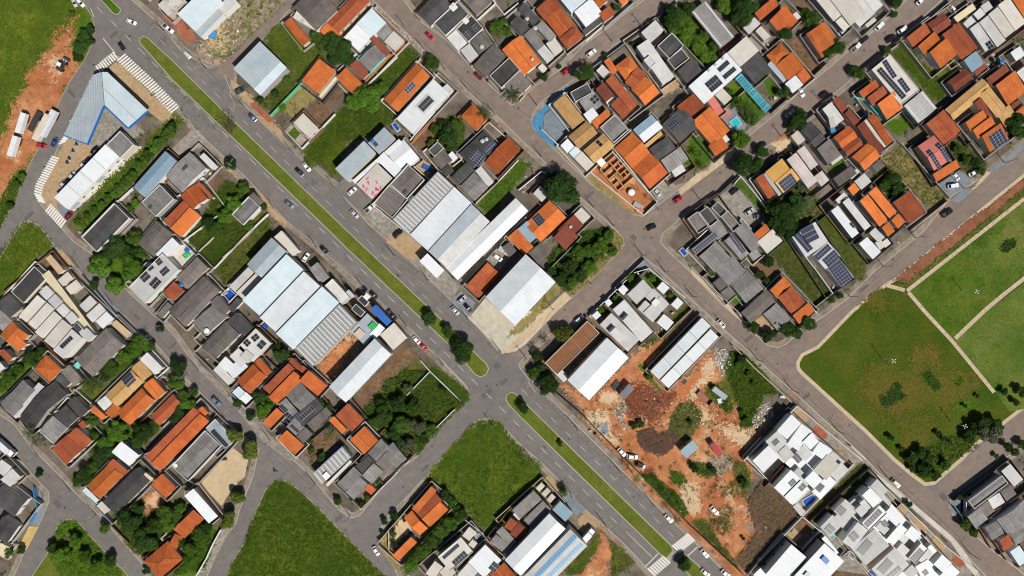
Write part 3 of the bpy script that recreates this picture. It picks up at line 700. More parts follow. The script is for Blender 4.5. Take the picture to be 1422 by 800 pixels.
garden lawn 240 640 .5 20,560 240,420 310,480 220,740 160,800 0,800|leafy garden along the lane wall
garden scrub_grass 0 640 .5 480,130 600,40 720,0 600,170 560,200|dark garden beside the orange house
garden scrub_grass 0 640 .6 780,340 960,260 1000,400 1010,450 1180,270 1200,500 1000,690 880,560 800,440|wooded gardens behind the long charcoal gable
yard red_dirt 0 640 .4 975,240 1090,200 1160,270 1020,410|red earth yard beside the orange roof
island_green lawn 0 640 .5 400,450 470,405 540,430 700,620 860,790 700,820 440,820 340,660 380,530|green weeds on the traffic island
island_dirt brown_dirt 0 640 .5 400,560 500,490 540,520 460,600|bare earth scar on the traffic island
fork_walk concrete_blue 0 640 0 200,440 255,350 275,190 315,330 265,450|pale blue pavement at the fork
fork_walk yellow_pave 0 640 0 140,580 205,450 270,460 190,612|yellow pavement strip at the fork
garden scrub_grass 0 480 .6 690,190 880,20 1020,-30 1080,20 930,140 760,250|green garden strip behind the tan mottled roof
garden scrub_grass 0 480 .6 490,330 640,230 740,260 720,350 620,420 540,400|palm garden between grey roofs
garden scrub_grass 0 480 .6 620,600 760,480 900,500 1100,560 1010,690 880,680 760,760 620,800|wooded gardens between orange roofs
garden lawn 0 480 .5 0,190 110,120 250,20 320,40 240,120 160,230 0,340|tree garden behind the old grey roofs
kerb_garden lawn 0 320 .6 640,170 760,60 960,0 1000,180 880,390 800,420 700,330|ground under the tree clump on the kerb
blue_walk concrete_blue 0 320 0 665,425 695,408 865,585 838,608|pale blue pavement beside the townhouse row
tan_walk tan_pave 0 320 .2 390,150 430,130 520,240 500,260|tan pavement beside the townhouse row
villa_yard concrete_light 0 320 0 1170,170 1290,40 1390,150 1200,330|pale paved yard of the panel frame house
garden scrub_grass 240 480 .5 560,370 620,300 720,400 600,510|garden with trees beside the red roof terrace
garden brown_dirt 240 480 .4 900,740 1000,620 1140,560 1180,640 1060,760 960,800|earth garden with a palm
front_walk concrete_dirty 240 480 .1 150,80 420,370 640,600 850,790 810,800 620,660 400,390 130,110|grey pavement before the red and grey terrace
front_walk tan_pave 720 640 0 175,130 212,92 305,170 262,222|tan pavement before the tan boxes
front_walk concrete_blue 720 640 0 300,250 352,215 465,330 402,382|blue-grey forecourt beside the avenue
yard tan_pave 720 640 .3 400,420 460,330 540,400 580,460 500,480 450,540|tan forecourt with a white truck
bare_strip red_dirt 720 640 .6 590,440 640,560 660,620 640,760 600,830 380,830 520,690 560,560|strip of bare red earth between grass
grass_strip scrub_grass 720 640 .6 300,790 490,580 570,490 580,560 520,640 430,790|grass beside the blue-panelled hall
grass_strip scrub_grass 720 640 .5 640,550 720,600 800,690 780,740 650,800 650,650|weeds beside the bare red strip
yard pale_sand 480 640 .3 310,500 400,405 470,455 450,480 310,615|pale yard in the orange L-shaped house
garden lawn 480 640 .5 400,700 700,330 800,400 560,640 430,790|hedged garden beside the orange L-shaped house
lot_edge dry_grass 480 640 .4 250,500 300,480 300,640 400,760 420,820 330,740 225,600|dry verge beside the orange L-shaped house
deck concrete_blue 480 640 0 840,440 970,545 900,610 800,560|dark pool terrace of the curved panel house
park_lawn park_grass_lush 1182 320 0 390,418 925,0 1240,-230 1240,325 1150,385 1000,515 715,765 512,566|green park lawn inside the stone paths
park_lawn park_grass_pale 1182 320 0 716,768 930,570 1060,470 1240,330 1240,1230 1100,1260 1000,1130 850,930|paler lawn beyond the long stone path
worn_lawn park_worn 1182 480 1.6 60,200 200,130 330,170 420,80 520,120 560,260 700,180 860,230 840,330 640,420 560,480 380,500 250,470 140,480 60,360|worn brown middle of the wide park lawn
worn_lawn park_worn 1182 480 1.4 280,540 480,520 640,560 560,650 420,700 300,640|worn patch below the dark weed patches
worn_lawn park_worn 1182 320 1.2 100,470 200,430 300,520 200,600 80,560|worn patch near the park corner path
worn_lawn park_worn 1182 320 1.4 420,820 560,760 640,900 520,960 420,900|worn patch beside the crossing park path
pale_lawn park_grass_pale 1182 320 1.5 830,170 1000,60 1240,40 1240,260 1050,330 900,290|pale thin grass on the upper park lawn
dark_grass park_grass_dark 1182 320 .5 1020,140 1060,80 1120,55 1140,95 1090,145|dark oval weed patch on the upper lawn
dark_grass park_grass_dark 1182 480 .6 195,350 250,330 290,260 345,265 340,310 380,355 240,430 205,400|dark weed patch with a notch on the park lawn
dark_grass park_grass_dark 1182 480 .5 500,190 540,180 590,240 620,290 580,310 540,270|dark slanting weed patch on the park lawn
dark_grass lawn 1182 480 .6 710,240 750,205 785,240 740,280|small round weed patch on the park lawn
dark_grass lawn 1182 480 .8 690,440 790,380 860,420 820,470 700,470|faint green patch on the park lawn
park_verge verge_dirt 1182 320 .25 290,340 440,225 700,20 830,-80 1080,-260 1240,-400 1240,-330 1000,-120 640,160 500,270 380,370|red earth verge along the park street
park_verge scrub_grass 1182 320 0 260,365 380,375 500,270 640,160 760,70 1000,-120 1240,-340 1240,-260 930,-10 390,400|grassy edge between red verge and park path
'''
zi = 0
PAVED = []; SOFT = []
for line in PATCH.strip().split('\n'):
    head, lab = line.split('|'); nm, m, ox, oy, jit, rest = head.split(' ', 5)
    o = raster_sheet(nm, tp(float(ox), float(oy), rest), m, .124 + .0005*zi, float(jit)*1.7) if float(jit) >= .25 else tri_sheet(nm, tp(float(ox), float(oy), rest), m, .124 + .0005*zi); zi += 1
    (PAVED if float(jit) < .25 else SOFT).append([tuple(W(x, y).xy) for x, y in tp(float(ox), float(oy), rest)])
    tag(o, lab, 'ground', kind='structure')

# ---------------------------------------------------------------- paint on the road: every dash and stripe is its own piece
MC = {}
def paint(name, a, b, w, parent, z=.034, mat='road_paint'):
    a = W(*a); b = W(*b); L = (b-a).length; key = ('paint', round(L,1), round(w,2), mat)
    if key not in MC:
        l2, w2 = round(L,1)/2, round(w,2)/2
        MC[key] = mesh(name, [(-l2,-w2,0),(l2,-w2,0),(l2,w2,0),(-l2,w2,0)], [(0,1,2,3)], mat)
    o = obj(name, MC[key], parent); c = (a+b)/2; o.location = (c.x, c.y, z); o.rotation_euler = (0,0,math.atan2(b.y-a.y, b.x-a.x)); return o
MC = {}
def dashes(x0, y0, x1, y1, n, ln, w, lab, skip=()):
    root = empty('lane_marking', W(x0, y0)); root.location.z = 0; tag(root, lab, 'road marking', kind='structure')
    d = Vector((x1-x0, y1-y0)); u = d.normalized()*ln/2
    for i in range(n):
        if i in skip: continue
        c = Vector((x0, y0)) + d*(i/(n-1))
        o = paint('dash', (c.x-u.x, c.y-u.y), (c.x+u.x, c.y+u.y), w, None); o.location -= root.location; o.parent = root
dashes(139, 14, 852, 722, 38, 12, .17, 'white dashed lane line on the station side of the avenue')
dashes(225, 58, 610, 431, 21, 11, .11, 'faint dashed lane line beside the twin halls')
dashes(728, 544, 932, 742, 11, 11, .13, 'faint dashed lane line beside the cleared lot')
dashes(263, 160, 400, 300, 30, 2.2, .08, 'dotted parking line on the station side of the avenue')
dashes(446, 340, 640, 531, 42, 2.2, .12, 'dotted parking line before the pale blue halls')
dashes(300, 92, 505, 292, 40, 2.2, .12, 'dotted parking line before the pink-marked rooftop')
dashes(752, 634, 892, 772, 34, 2.0, .07, 'dotted parking line beside the fenced field')
dashes(740, 535, 885, 680, 30, 2.0, .12, 'dotted parking line beside the cleared lot')
def solid(a, b, w, nm, lab, z=.038):
    o = paint(nm, a, b, w, None, z); tag(o, lab, 'road marking', kind='structure')
solid((869,738), (906,774), .16, 'lane_line', 'solid white lane line before the zebra crossing')
solid((896,787), (914,769), .4, 'stop_line', 'white stop line before the lower zebra crossing')
solid((952,775), (968,760), .4, 'stop_line', 'white stop line past the lower zebra crossing')
solid((143,53), (160,74), .35, 'stop_line', 'white line guiding traffic into the station street')
solid((126,12), (131,24), .25, 'edge_line', 'curved white edge line at the top junction')
for a, b in (((304,88),(322,128)),((318,128),(326,146)),):
    solid(a, b, .14, 'edge_line', 'white edge line at the lane mouth beside the shed')
solid((733,530), (744,545), .16, 'edge_line', 'white edge line at the corner beside the dirt lot')
solid((600,486), (648,536), .12, 'edge_line', 'white edge line beside the walled overgrown lot')
def zebra(poly, n, ln, w, lab, ang=None, flip=1):
    P_ = [Vector(p) for p in poly]; seg = [(P_[i+1]-P_[i]).length for i in range(len(P_)-1)]; tot = sum(seg)
    root = empty('zebra_crossing', W(*poly[0])); root.location.z = 0; tag(root, lab, 'zebra crossing', kind='structure')
    for i in range(n):
        d = tot*i/(n-1); k = 0
        while k < len(seg)-1 and d > seg[k]: d -= seg[k]; k += 1
        c = P_[k] + (P_[k+1]-P_[k])*(d/seg[k]); t_ = (P_[k+1]-P_[k]).normalized(); u = Vector((t_.y, -t_.x))*ln/2
        if ang is not None: u = Vector((math.cos(R(ang)), math.sin(R(ang))))*ln/2
        o = paint('stripe', (c.x-u.x, c.y-u.y), (c.x+u.x, c.y+u.y), w, None, .125+.0005*zi+.004, 'wall_white'); o.location -= root.location; o.parent = root
zebra([(169,80),(206,114),(243,152)], 27, 15, .7, 'zebra hatching along the avenue edge of the filling station', -38)
zebra([(137,96),(160,77)], 9, 11, .7, 'short zebra hatching at the tip of the filling station', -128)
zebra([(94,188),(87,198)], 4, 11, .7, 'few zebra stripes beside the canopy end', -22)
zebra([(77,219),(55,258),(53,270),(58,280)], 20, 11, .75, 'zebra hatching round the station bend', 18)
zebra([(68,289),(88,311)], 9, 13, .75, 'zebra hatching at the station back corner', -52)
zebra([(905,794),(925,777)], 8, 15, .75, 'zebra crossing over the lower avenue lane', 44)
zebra([(939,762),(959,746)], 9, 15, .75, 'zebra crossing over the upper avenue lane', 44)
o = tri_sheet('crossing_refuge', pts('923,777 935,763 941,768 929,782'), 'concrete', .15, .2); tag(o, 'pale concrete refuge between the two zebra crossings', 'pavement', kind='structure')

# repair patches and covers let into the road
for e in '158 48 14 6;246 104 22 4;300 150 9 5;420 262 16 5;520 360 20 4;560 410 8 6;676 546 18 7;700 530 12 6;690 508 9 9;770 600 24 4;850 690 16 5;640 545 8 6;590 650 14 5;470 720 12 6;240 480 14 4;190 440 10 5;640 90 12 4;740 190 10 6;820 270 14 4;880 330 9 7;906 345 12 6;1000 230 14 5;1130 118 12 5;1040 470 14 5;1120 550 12 5;1270 690 14 6;1310 690 12 8;1200 400 16 4;1300 330 12 4;80 700 14 8;60 690 9 6;40 300 16 5;100 130 14 5'.split(';'):
    x, y, a, b = [float(q) for q in e.split()]; p = W(x, y); l, w_ = a*S/2, b*S/2
    o = obj('repair_patch', mesh('repair_patch', [(-l,-w_,0),(l*.9,-w_,0),(l,w_*.8,0),(-l*.95,w_,0)], [(0,1,2,3)], random.choice(['asphalt_patch','asphalt_patch','asphalt_pale'])), road, (p.x,p.y,.03), random.choice([-.77,.72,-.77,.72]))
mh = MB(); mh.tube((0,0,-.02),(0,0,.01),.42,.42,14); mh = mh.mesh('manhole_cover', 'metal_dark')
for x, y in ((676,536),(690,535),(652,548),(180,50),(330,190),(455,310),(560,395),(610,455),(790,610),(880,690),(130,90),(62,232),(150,430),(290,560),(380,650),(480,736),(600,620),(560,676),(745,480),(784,430),(905,330),(894,318),(940,360),(1050,485),(1080,505),(1180,590),(1250,660),(1300,690),(1150,430),(1240,360),(1000,240),(1120,120),(1200,70),(880,30),(800,90),(720,150),(650,100),(600,50),(780,250),(90,705)):
    p = W(x, y); obj('manhole_cover', mh, road, (p.x,p.y,.036))
# ---------------------------------------------------------------- buildings
PITCH = {'o':.30,'k':.30,'r':.30,'d':.28,'y':.28,'Y':.22,'u':.03,'g':.18,'n':.18,'c':.16,'q':.2,'w':.2,'W':.2,'b':.2,'a':.2,'s':.16,'L':.18}
WALLS = ['wall_white','wall_cream','wall_white','wall_grey','wall_beige']
TILE = set('okrdyYq')
def roof_shape(kind, L, Wd, h, p):
    """-> list of vertices (u,v,z) , faces ; local x along A->B, y across (towards -y is the right-hand side)"""
    y1 = -Wd
    if kind == 'f': return [(0,0,h),(L,0,h),(L,y1,h),(0,y1,h)], [(0,3,2,1)]
    if kind == 'm': d = min(Wd*p*.6, 1.6); return [(0,0,h+d),(L,0,h+d),(L,y1,h),(0,y1,h)], [(0,3,2,1)]
    if kind == 'M': d = min(Wd*p*.6, 1.6); return [(0,0,h),(L,0,h),(L,y1,h+d),(0,y1,h+d)], [(0,3,2,1)]
    if kind == 'g': d = min(Wd/2*p, 2.6); return [(0,0,h),(L,0,h),(L,y1/2,h+d),(L,y1,h),(0,y1,h),(0,y1/2,h+d)], [(0,5,2,1),(5,4,3,2)]
    if kind == 'G': d = min(L/2*p, 2.6); return [(0,0,h),(L/2,0,h+d),(L,0,h),(L,y1,h),(L/2,y1,h+d),(0,y1,h)], [(0,5,4,1),(1,4,3,2)]
    if kind == 'h':
        if L >= Wd:
            i = Wd/2; d = i*p; return [(0,0,h),(L,0,h),(L,y1,h),(0,y1,h),(i,y1/2,h+d),(max(L-i,i+.01),y1/2,h+d)], [(0,4,5,1),(1,5,2),(2,5,4,3),(3,4,0)]
        i = L/2; d = i*p; return [(0,0,h),(L,0,h),(L,y1,h),(0,y1,h),(L/2,-i,h+d),(L/2,min(y1+i,-i-.01),h+d)], [(0,4,1),(1,4,5,2),(2,5,3),(3,5,4,0)]
def zfun(kind, L, Wd, h, p):
    def f(u, v):
        v = -v
        if kind == 'f': return h
        if kind == 'm': return h + min(Wd*p*.6, 1.6)*(1 - v/Wd)
        if kind == 'M': return h + min(Wd*p*.6, 1.6)*(v/Wd)
        if kind == 'g': return h + min(Wd/2*p, 2.6)*(1 - abs(v-Wd/2)/(Wd/2))
        if kind == 'G': return h + min(L/2*p, 2.6)*(1 - abs(u-L/2)/(L/2))
        return h + p*min(u, L-u, v, Wd-v)
    return f
def solid_from(verts, faces, t):
    n = len(verts); v = list(verts) + [(x,y,z-t) for x,y,z in verts]; f = list(faces) + [tuple(i+n for i in reversed(q)) for q in faces]
    ed = {}
    for q in faces:
        for i in range(len(q)): ed[(q[i], q[(i+1)%len(q)])] = 1
    for a, b in ed:
        if (b, a) not in ed: f.append((b, a, a+n, b+n))
    return v, f
NSEC = 0
def section(house, ori, mat, kind, h, A, B, w, wallm, par, split=1):
    """one roof with the walls under it. A, B, w in photograph pixels at eave height"""
    global NSEC; NSEC += 1
    a = W(A[0], A[1], h); b = W(B[0], B[1], h); d = (b-a); d.z = 0; L = d.length; Wd = w*S*(HC-h)/HC; rz = math.atan2(d.y, d.x)
    hz = .004*(NSEC % 9); h += hz
    p = PITCH.get(mat, .10)
    M = Matrix.Translation((a.x, a.y, 0)) @ Matrix.Rotation(rz, 4, 'Z')
    loc = Vector((a.x, a.y, 0)) - ori
    # walls, set in under the eaves
    ins = .05 if par else (.35 if mat in TILE else .18)
    ins = min(ins, L*.2, Wd*.2)
    zf = zfun(kind, L, Wd, h, p); t = .12
    ring = [(ins,-ins),(L/2,-ins),(L-ins,-ins),(L-ins,-Wd/2),(L-ins,-Wd+ins),(L/2,-Wd+ins),(ins,-Wd+ins),(ins,-Wd/2)]
    v = [(x,y,0) for x,y in ring] + [(x,y,zf(x,y)-t*.5) for x,y in ring]
    f = [(i,(i+8)%8 if False else i+8,(i+1)%8+8,(i+1)%8) for i in range(8)]
    o = obj('wall', mesh('wall', v, f, wallm), house, loc, rz)
    # roof, in one or several sheets
    rf = None
    over = 0 if not par else -.16
    for s in range(split):
        l0 = L*s/split; l1 = L*(s+1)/split; gap = .12 if split > 1 else 0
        vv, ff = roof_shape(kind, l1-l0-gap, Wd, h, p)
        vv = [(x+l0+gap/2, y, z) for x,y,z in vv]
        if par:
            cx, cy = L/2, -Wd/2; kx = (L-.36)/L; ky = (Wd-.36)/Wd
            vv = [(cx+(x-cx)*kx, cy+(y-cy)*ky, z) for x,y,z in vv]
        vv, ff = solid_from(vv, ff, t)
        me = mesh('roof', vv, ff, mat)
        o = obj('roof', me, house, loc, rz); rf = rf or o
    if kind in 'gGh' and mat in TILE and L > 3 and Wd > 3:
        m = MB()
        if kind == 'g': m.bar((0,-Wd/2,zf(1,-Wd/2)-.05), (L,-Wd/2,zf(1,-Wd/2)-.05), .28, .13)
        elif kind == 'G': m.bar((L/2,0,zf(L/2,-1)-.05), (L/2,-Wd,zf(L/2,-1)-.05), .28, .13)
        else:
            vv, ff = roof_shape('h', L, Wd, h, p); e = vv[4:6]
            if Vector(e[0])!=Vector(e[1]): m.bar(Vector(e[0])-Vector((0,0,.05)), Vector(e[1])-Vector((0,0,.05)), .28, .13)
            for i in range(4):
                k = min(e, key=lambda q: (q[0]-vv[i][0])**2+(q[1]-vv[i][1])**2); m.bar(vv[i], k, .24, .07)
        m.build('ridge_cap', 'o' if mat in 'ok' else ('r' if mat in 'rd' else mat), rf)
    if par:
        top = max(z for x,y,z in roof_shape(kind, L, Wd, h, p)[0]) + .35; lo = h - .3; m = MB(); q = .17
        m.box(0,-q,lo, L,0,top); m.box(0,-Wd,lo, L,-Wd+q,top); m.box(0,-Wd+q,lo, q,-q,top); m.box(L-q,-Wd+q,lo, L,-q,top)
        m.build('parapet', 'wall_white' if par == 1 else par, house, loc, rz)
    return dict(M=M, zf=zf, h=h, L=L, W=Wd, rz=rz, loc=loc, roof=rf, ori=ori, a=a)

HOUSE_SECS = {}
def array(sec, A, B, w, nx, ny, cell='solar_cell', name='solar_array', parent=None):
    """photovoltaic array: every module a separate slab in a joined part, lying on the roof"""
    h = sec['h']; a = W(A[0],A[1],h); b = W(B[0],B[1],h); d = b-a; d.z = 0; L = d.length; Wd = w*S*(HC-h)/HC; u = d.normalized(); vperp = Vector((u.y,-u.x,0))
    Mi = sec['M'].inverted()
    def zz(p):
        q = Mi @ p; return sec['zf'](min(max(q.x,0),sec['L']), min(max(q.y,-sec['W']),0))
    m = MB(); g = .055 if cell != 'cyan_panel' else .13
    c = [a, b, b+vperp*Wd, a+vperp*Wd]; z = [zz(Vector((p.x,p.y,0))) for p in c]
    lift = .16
    def P_(s, t): 
        p = a + d*s + vperp*Wd*t
        zt = (z[0]*(1-s)+z[1]*s)*(1-t) + (z[3]*(1-s)+z[2]*s)*t
        return Vector((p.x, p.y, max(zt, zz(Vector((p.x,p.y,0)))) + lift))
    for i in range(nx):
        for j in range(ny):
            s0, s1 = (i+g)/nx, (i+1-g)/nx; t0, t1 = (j+g)/ny, (j+1-g)/ny
            q = [P_(s0,t0), P_(s0,t1), P_(s1,t1), P_(s1,t0)]; dn = Vector((0,0,.05))
            m.hexa([x-dn for x in q] + q, 0)
    for i in range(nx):
        for j in range(ny):
            q = [P_(i/nx,j/ny), P_(i/nx,(j+1)/ny), P_((i+1)/nx,(j+1)/ny), P_((i+1)/nx,j/ny)]; d1 = Vector((0,0,.055)); d2 = Vector((0,0,.09)); m.hexa([x-d2 for x in q] + [x-d1 for x in q], 1)
    org = sec['loc'] + sec['ori']
    Ri = Matrix.Rotation(-sec['rz'], 4, 'Z')
    m.v = [tuple(Ri @ (Vector(x)-org)) for x in m.v]
    o = m.build(name, [cell, 'panel_frame'], sec['roof'])
    return o

def tank(house, sec, px, py, r=.75, mat='tank_blue'):
    z = sec['h']; p = W(px, py, z+1); q = sec['M'].inverted() @ Vector((p.x,p.y,0)); z = sec['zf'](min(max(q.x,0),sec['L']), min(max(q.y,-sec['W']),0))
    m = MB(); m.tube((0,0,-.2),(0,0,.75),r,r*1.08,14); m.tube((0,0,.75),(0,0,.95),r*1.12,r*.5,14)
    m.tube((0,0,.95),(0,0,1.02),r*.3,r*.28,10)
    m.build('water_tank', mat, house, Vector((p.x,p.y,z)) - sec['ori'])
SECS = []
def box_on(house, sec, px, py, lx, ly, hh, mat, name):
    z = sec['h']; p = W(px, py, z); q = sec['M'].inverted() @ Vector((p.x,p.y,0)); z = sec['zf'](min(max(q.x,0),sec['L']), min(max(q.y,-sec['W']),0))
    m = MB(); m.box(-lx/2,-ly/2,-.3, lx/2,ly/2,hh); m.box(-lx/2-.06,-ly/2-.06,hh, lx/2+.06,ly/2+.06,hh+.08)
    m.build(name, mat, house, Vector((p.x,p.y,z)) - sec['ori'], sec['rz'])
def wall_line(P_, hgt, mat, parent=None, ori=Vector((0,0,0)), th=.2, name='boundary_wall'):
    m = MB()
    for i in range(len(P_)-1):
        a = W(P_[i][0],P_[i][1],hgt); b = W(P_[i+1][0],P_[i+1][1],hgt); a.z = b.z = 0; a -= ori; b -= ori; a.z = b.z = .0
        if i: a = a + (b-a).normalized()*th*.6
        m.bar(a, b, th, hgt); m.bar(a+Vector((0,0,hgt)), b+Vector((0,0,hgt)), th+.08, .06)
    return m.build(name, mat, parent)

ROOFWORD = {'o':'orange','k':'deep orange','r':'red','d':'dark red','y':'tan','Y':'yellow','g':'grey','n':'brown-grey','c':'charcoal'}
HOUSES = []
def build(data):
    ox = oy = 0; cur = None; sec = None; pend = []; first = None
    lines = [l.strip() for l in data.strip().split('\n') if l.strip()]
    i = 0
    while i < len(lines):
        l = lines[i]; i += 1
        if l[0] == '@': ox, oy = l[1:].split(); ox = float(ox); oy = float(oy); continue
        k, rest = l.split(' ', 1)
        T = lambda x, y: (ox + float(x)/5, oy + float(y)/5)
        if ':' in k:                        # new thing  name: look
            nm = k[:-1]; look = rest
            # place of its base: the middle of the first section that follows
            j = i
            while '.' not in lines[j].split()[0]: j += 1
            tk = lines[j].split(); a = T(tk[1],tk[2]); b = T(tk[3],tk[4]); w = float(tk[5])/5
            dx, dy = b[0]-a[0], b[1]-a[1]; ln = math.hypot(dx,dy)
            cx, cy = (a[0]+b[0])/2 - dy/ln*w/2, (a[1]+b[1])/2 + dx/ln*w/2
            ori = W(cx, cy, 3); ori.z = 0
            cur = empty(nm, ori); wallm = random.choice(WALLS); rdwell = nm
            tag(cur, label_for(look, cx, cy, None), nm.replace('_',' '), {'house':'houses of the district','warehouse':'large halls of the district','townhouse':'white and cream townhouses','shed':'small sheds and outbuildings','shop':'shops along the avenue'}.get(nm, nm))
            HOUSES.append((cx, cy, look)); first = None; continue
        if '.' in k:                        # roof section  mat.kind[p].height ax ay bx by w [xN] [#wall]
            pr = k.split('.', 2); mat, kd = pr[0], pr[1]; h = (float(pr[2]) if len(pr) > 2 and pr[2] else 3.1)*1.15
            tk = rest.split(); par = 1 if kd.endswith('p') else 0; kd = kd[0]; sp = 1; wm = wallm
            for e in tk[5:]:
                if e[0] == 'x': sp = int(e[1:])
                if e[0] == '#': wm = e[1:]; 
            sec = section(cur, ori, mat, kd, h, T(tk[0],tk[1]), T(tk[2],tk[3]), float(tk[4])/5, wm, par, sp)
            HOUSE_SECS.setdefault(cur.name, (cur, ori.copy(), []))[2].append(sec)
            if first is None:
                first = sec
                openings(cur, sec)
            continue
        tk = rest.split()
        if k in ('S','K','C'):              # arrays: blue cells, black cells, cyan sheets
            array(sec, T(tk[0],tk[1]), T(tk[2],tk[3]), float(tk[4])/5, int(tk[5]), int(tk[6]), {'S':'solar_cell','K':'solar_black','C':'cyan_panel'}[k], 'solar_array' if k != 'C' else 'roof_panel_row')
        elif k == 'N':                      # row of translucent strips across the slope, each a piece
            n = int(tk[0]); l2 = .26; 
            me = None
            for q in range(n):
                u = sec['L']*(q+.5)/n
                if me is None:
                    z0 = sec['zf'](u,-.4)+.012; z1 = sec['zf'](u,-sec['W']+.4)+.012; m = MB(); a_, b_ = -.4, -sec['W']+.4
                    m.hexa([(-l2,b_,z1),(l2,b_,z1),(l2,a_,z0),(-l2,a_,z0),(-l2,b_,z1+.05),(l2,b_,z1+.05),(l2,a_,z0+.05),(-l2,a_,z0+.05)]); me = m.mesh('skylight_strip','skylight')
                o = obj('skylight_strip', me, sec['roof']); o.location = (u,0,0)
        elif k == 'T': tank(cur, sec, *T(tk[0],tk[1]), r=float(tk[2]) if len(tk) > 2 else .75, mat=tk[3] if len(tk) > 3 else 'tank_blue')
        elif k == 'V': box_on(cur, sec, *T(tk[0],tk[1]), float(tk[2]), float(tk[3]), float(tk[4]), tk[5] if len(tk) > 5 else 'wall_white', tk[6] if len(tk) > 6 else 'roof_unit')
        elif k == 'L':                      # boundary wall of the property   height material points
            wall_line([T(tk[q],tk[q+1]) for q in range(2, len(tk), 2)], float(tk[0]), tk[1], cur, ori)

OPEN = {}
def openings(house, sec):
    """door and windows on the two long walls of the main body, each a part with its frame"""
    L, Wd, h = sec['L'], sec['W'], sec['h']
    if L < 4 or Wd < 3: return
    if 'w' not in OPEN:
        m = MB(); m.box(-.75,-.06,0,.75,.06,1.1); OPEN['w'] = m.mesh('window','wall_white')
        m = MB(); m.box(-.66,-.08,.08,.66,.08,1.02); OPEN['g'] = m.mesh('pane','window_glass')
        m = MB(); m.box(-.48,-.06,0,.48,.06,2.1); OPEN['d'] = m.mesh('door','wood')
        m = MB(); m.box(-1.9,-.06,0,1.9,.06,3.2); m.box(-1.8,-.09,.1,1.8,.09,3.1); OPEN['r'] = m.mesh('roller_door','tank_grey')
    ins = .36 if sec['roof'].data.materials[0].name in TILE else .2
    for y, sg in ((-ins+.02, 1), (-Wd+ins-.02, -1)):
        n = max(1, int(L/4.5)); big = L > 22
        for q in range(n):
            u = L*(q+.5)/n
            if big and q % 3 == 0 and h > 4: o = obj('roller_door', OPEN['r'], house); z = .02
            elif q == 0: o = obj('door', OPEN['d'], house); z = .12
            else:
                o = obj('window', OPEN['w'], house); z = 1.1; gl = obj('pane', OPEN['g'], o)
            if big and q > 8: pass
            p = Matrix.Rotation(sec['rz'],4,'Z') @ Vector((u, y, z)); o.location = sec['loc'] + p; o.rotation_euler = (0,0,sec['rz'])
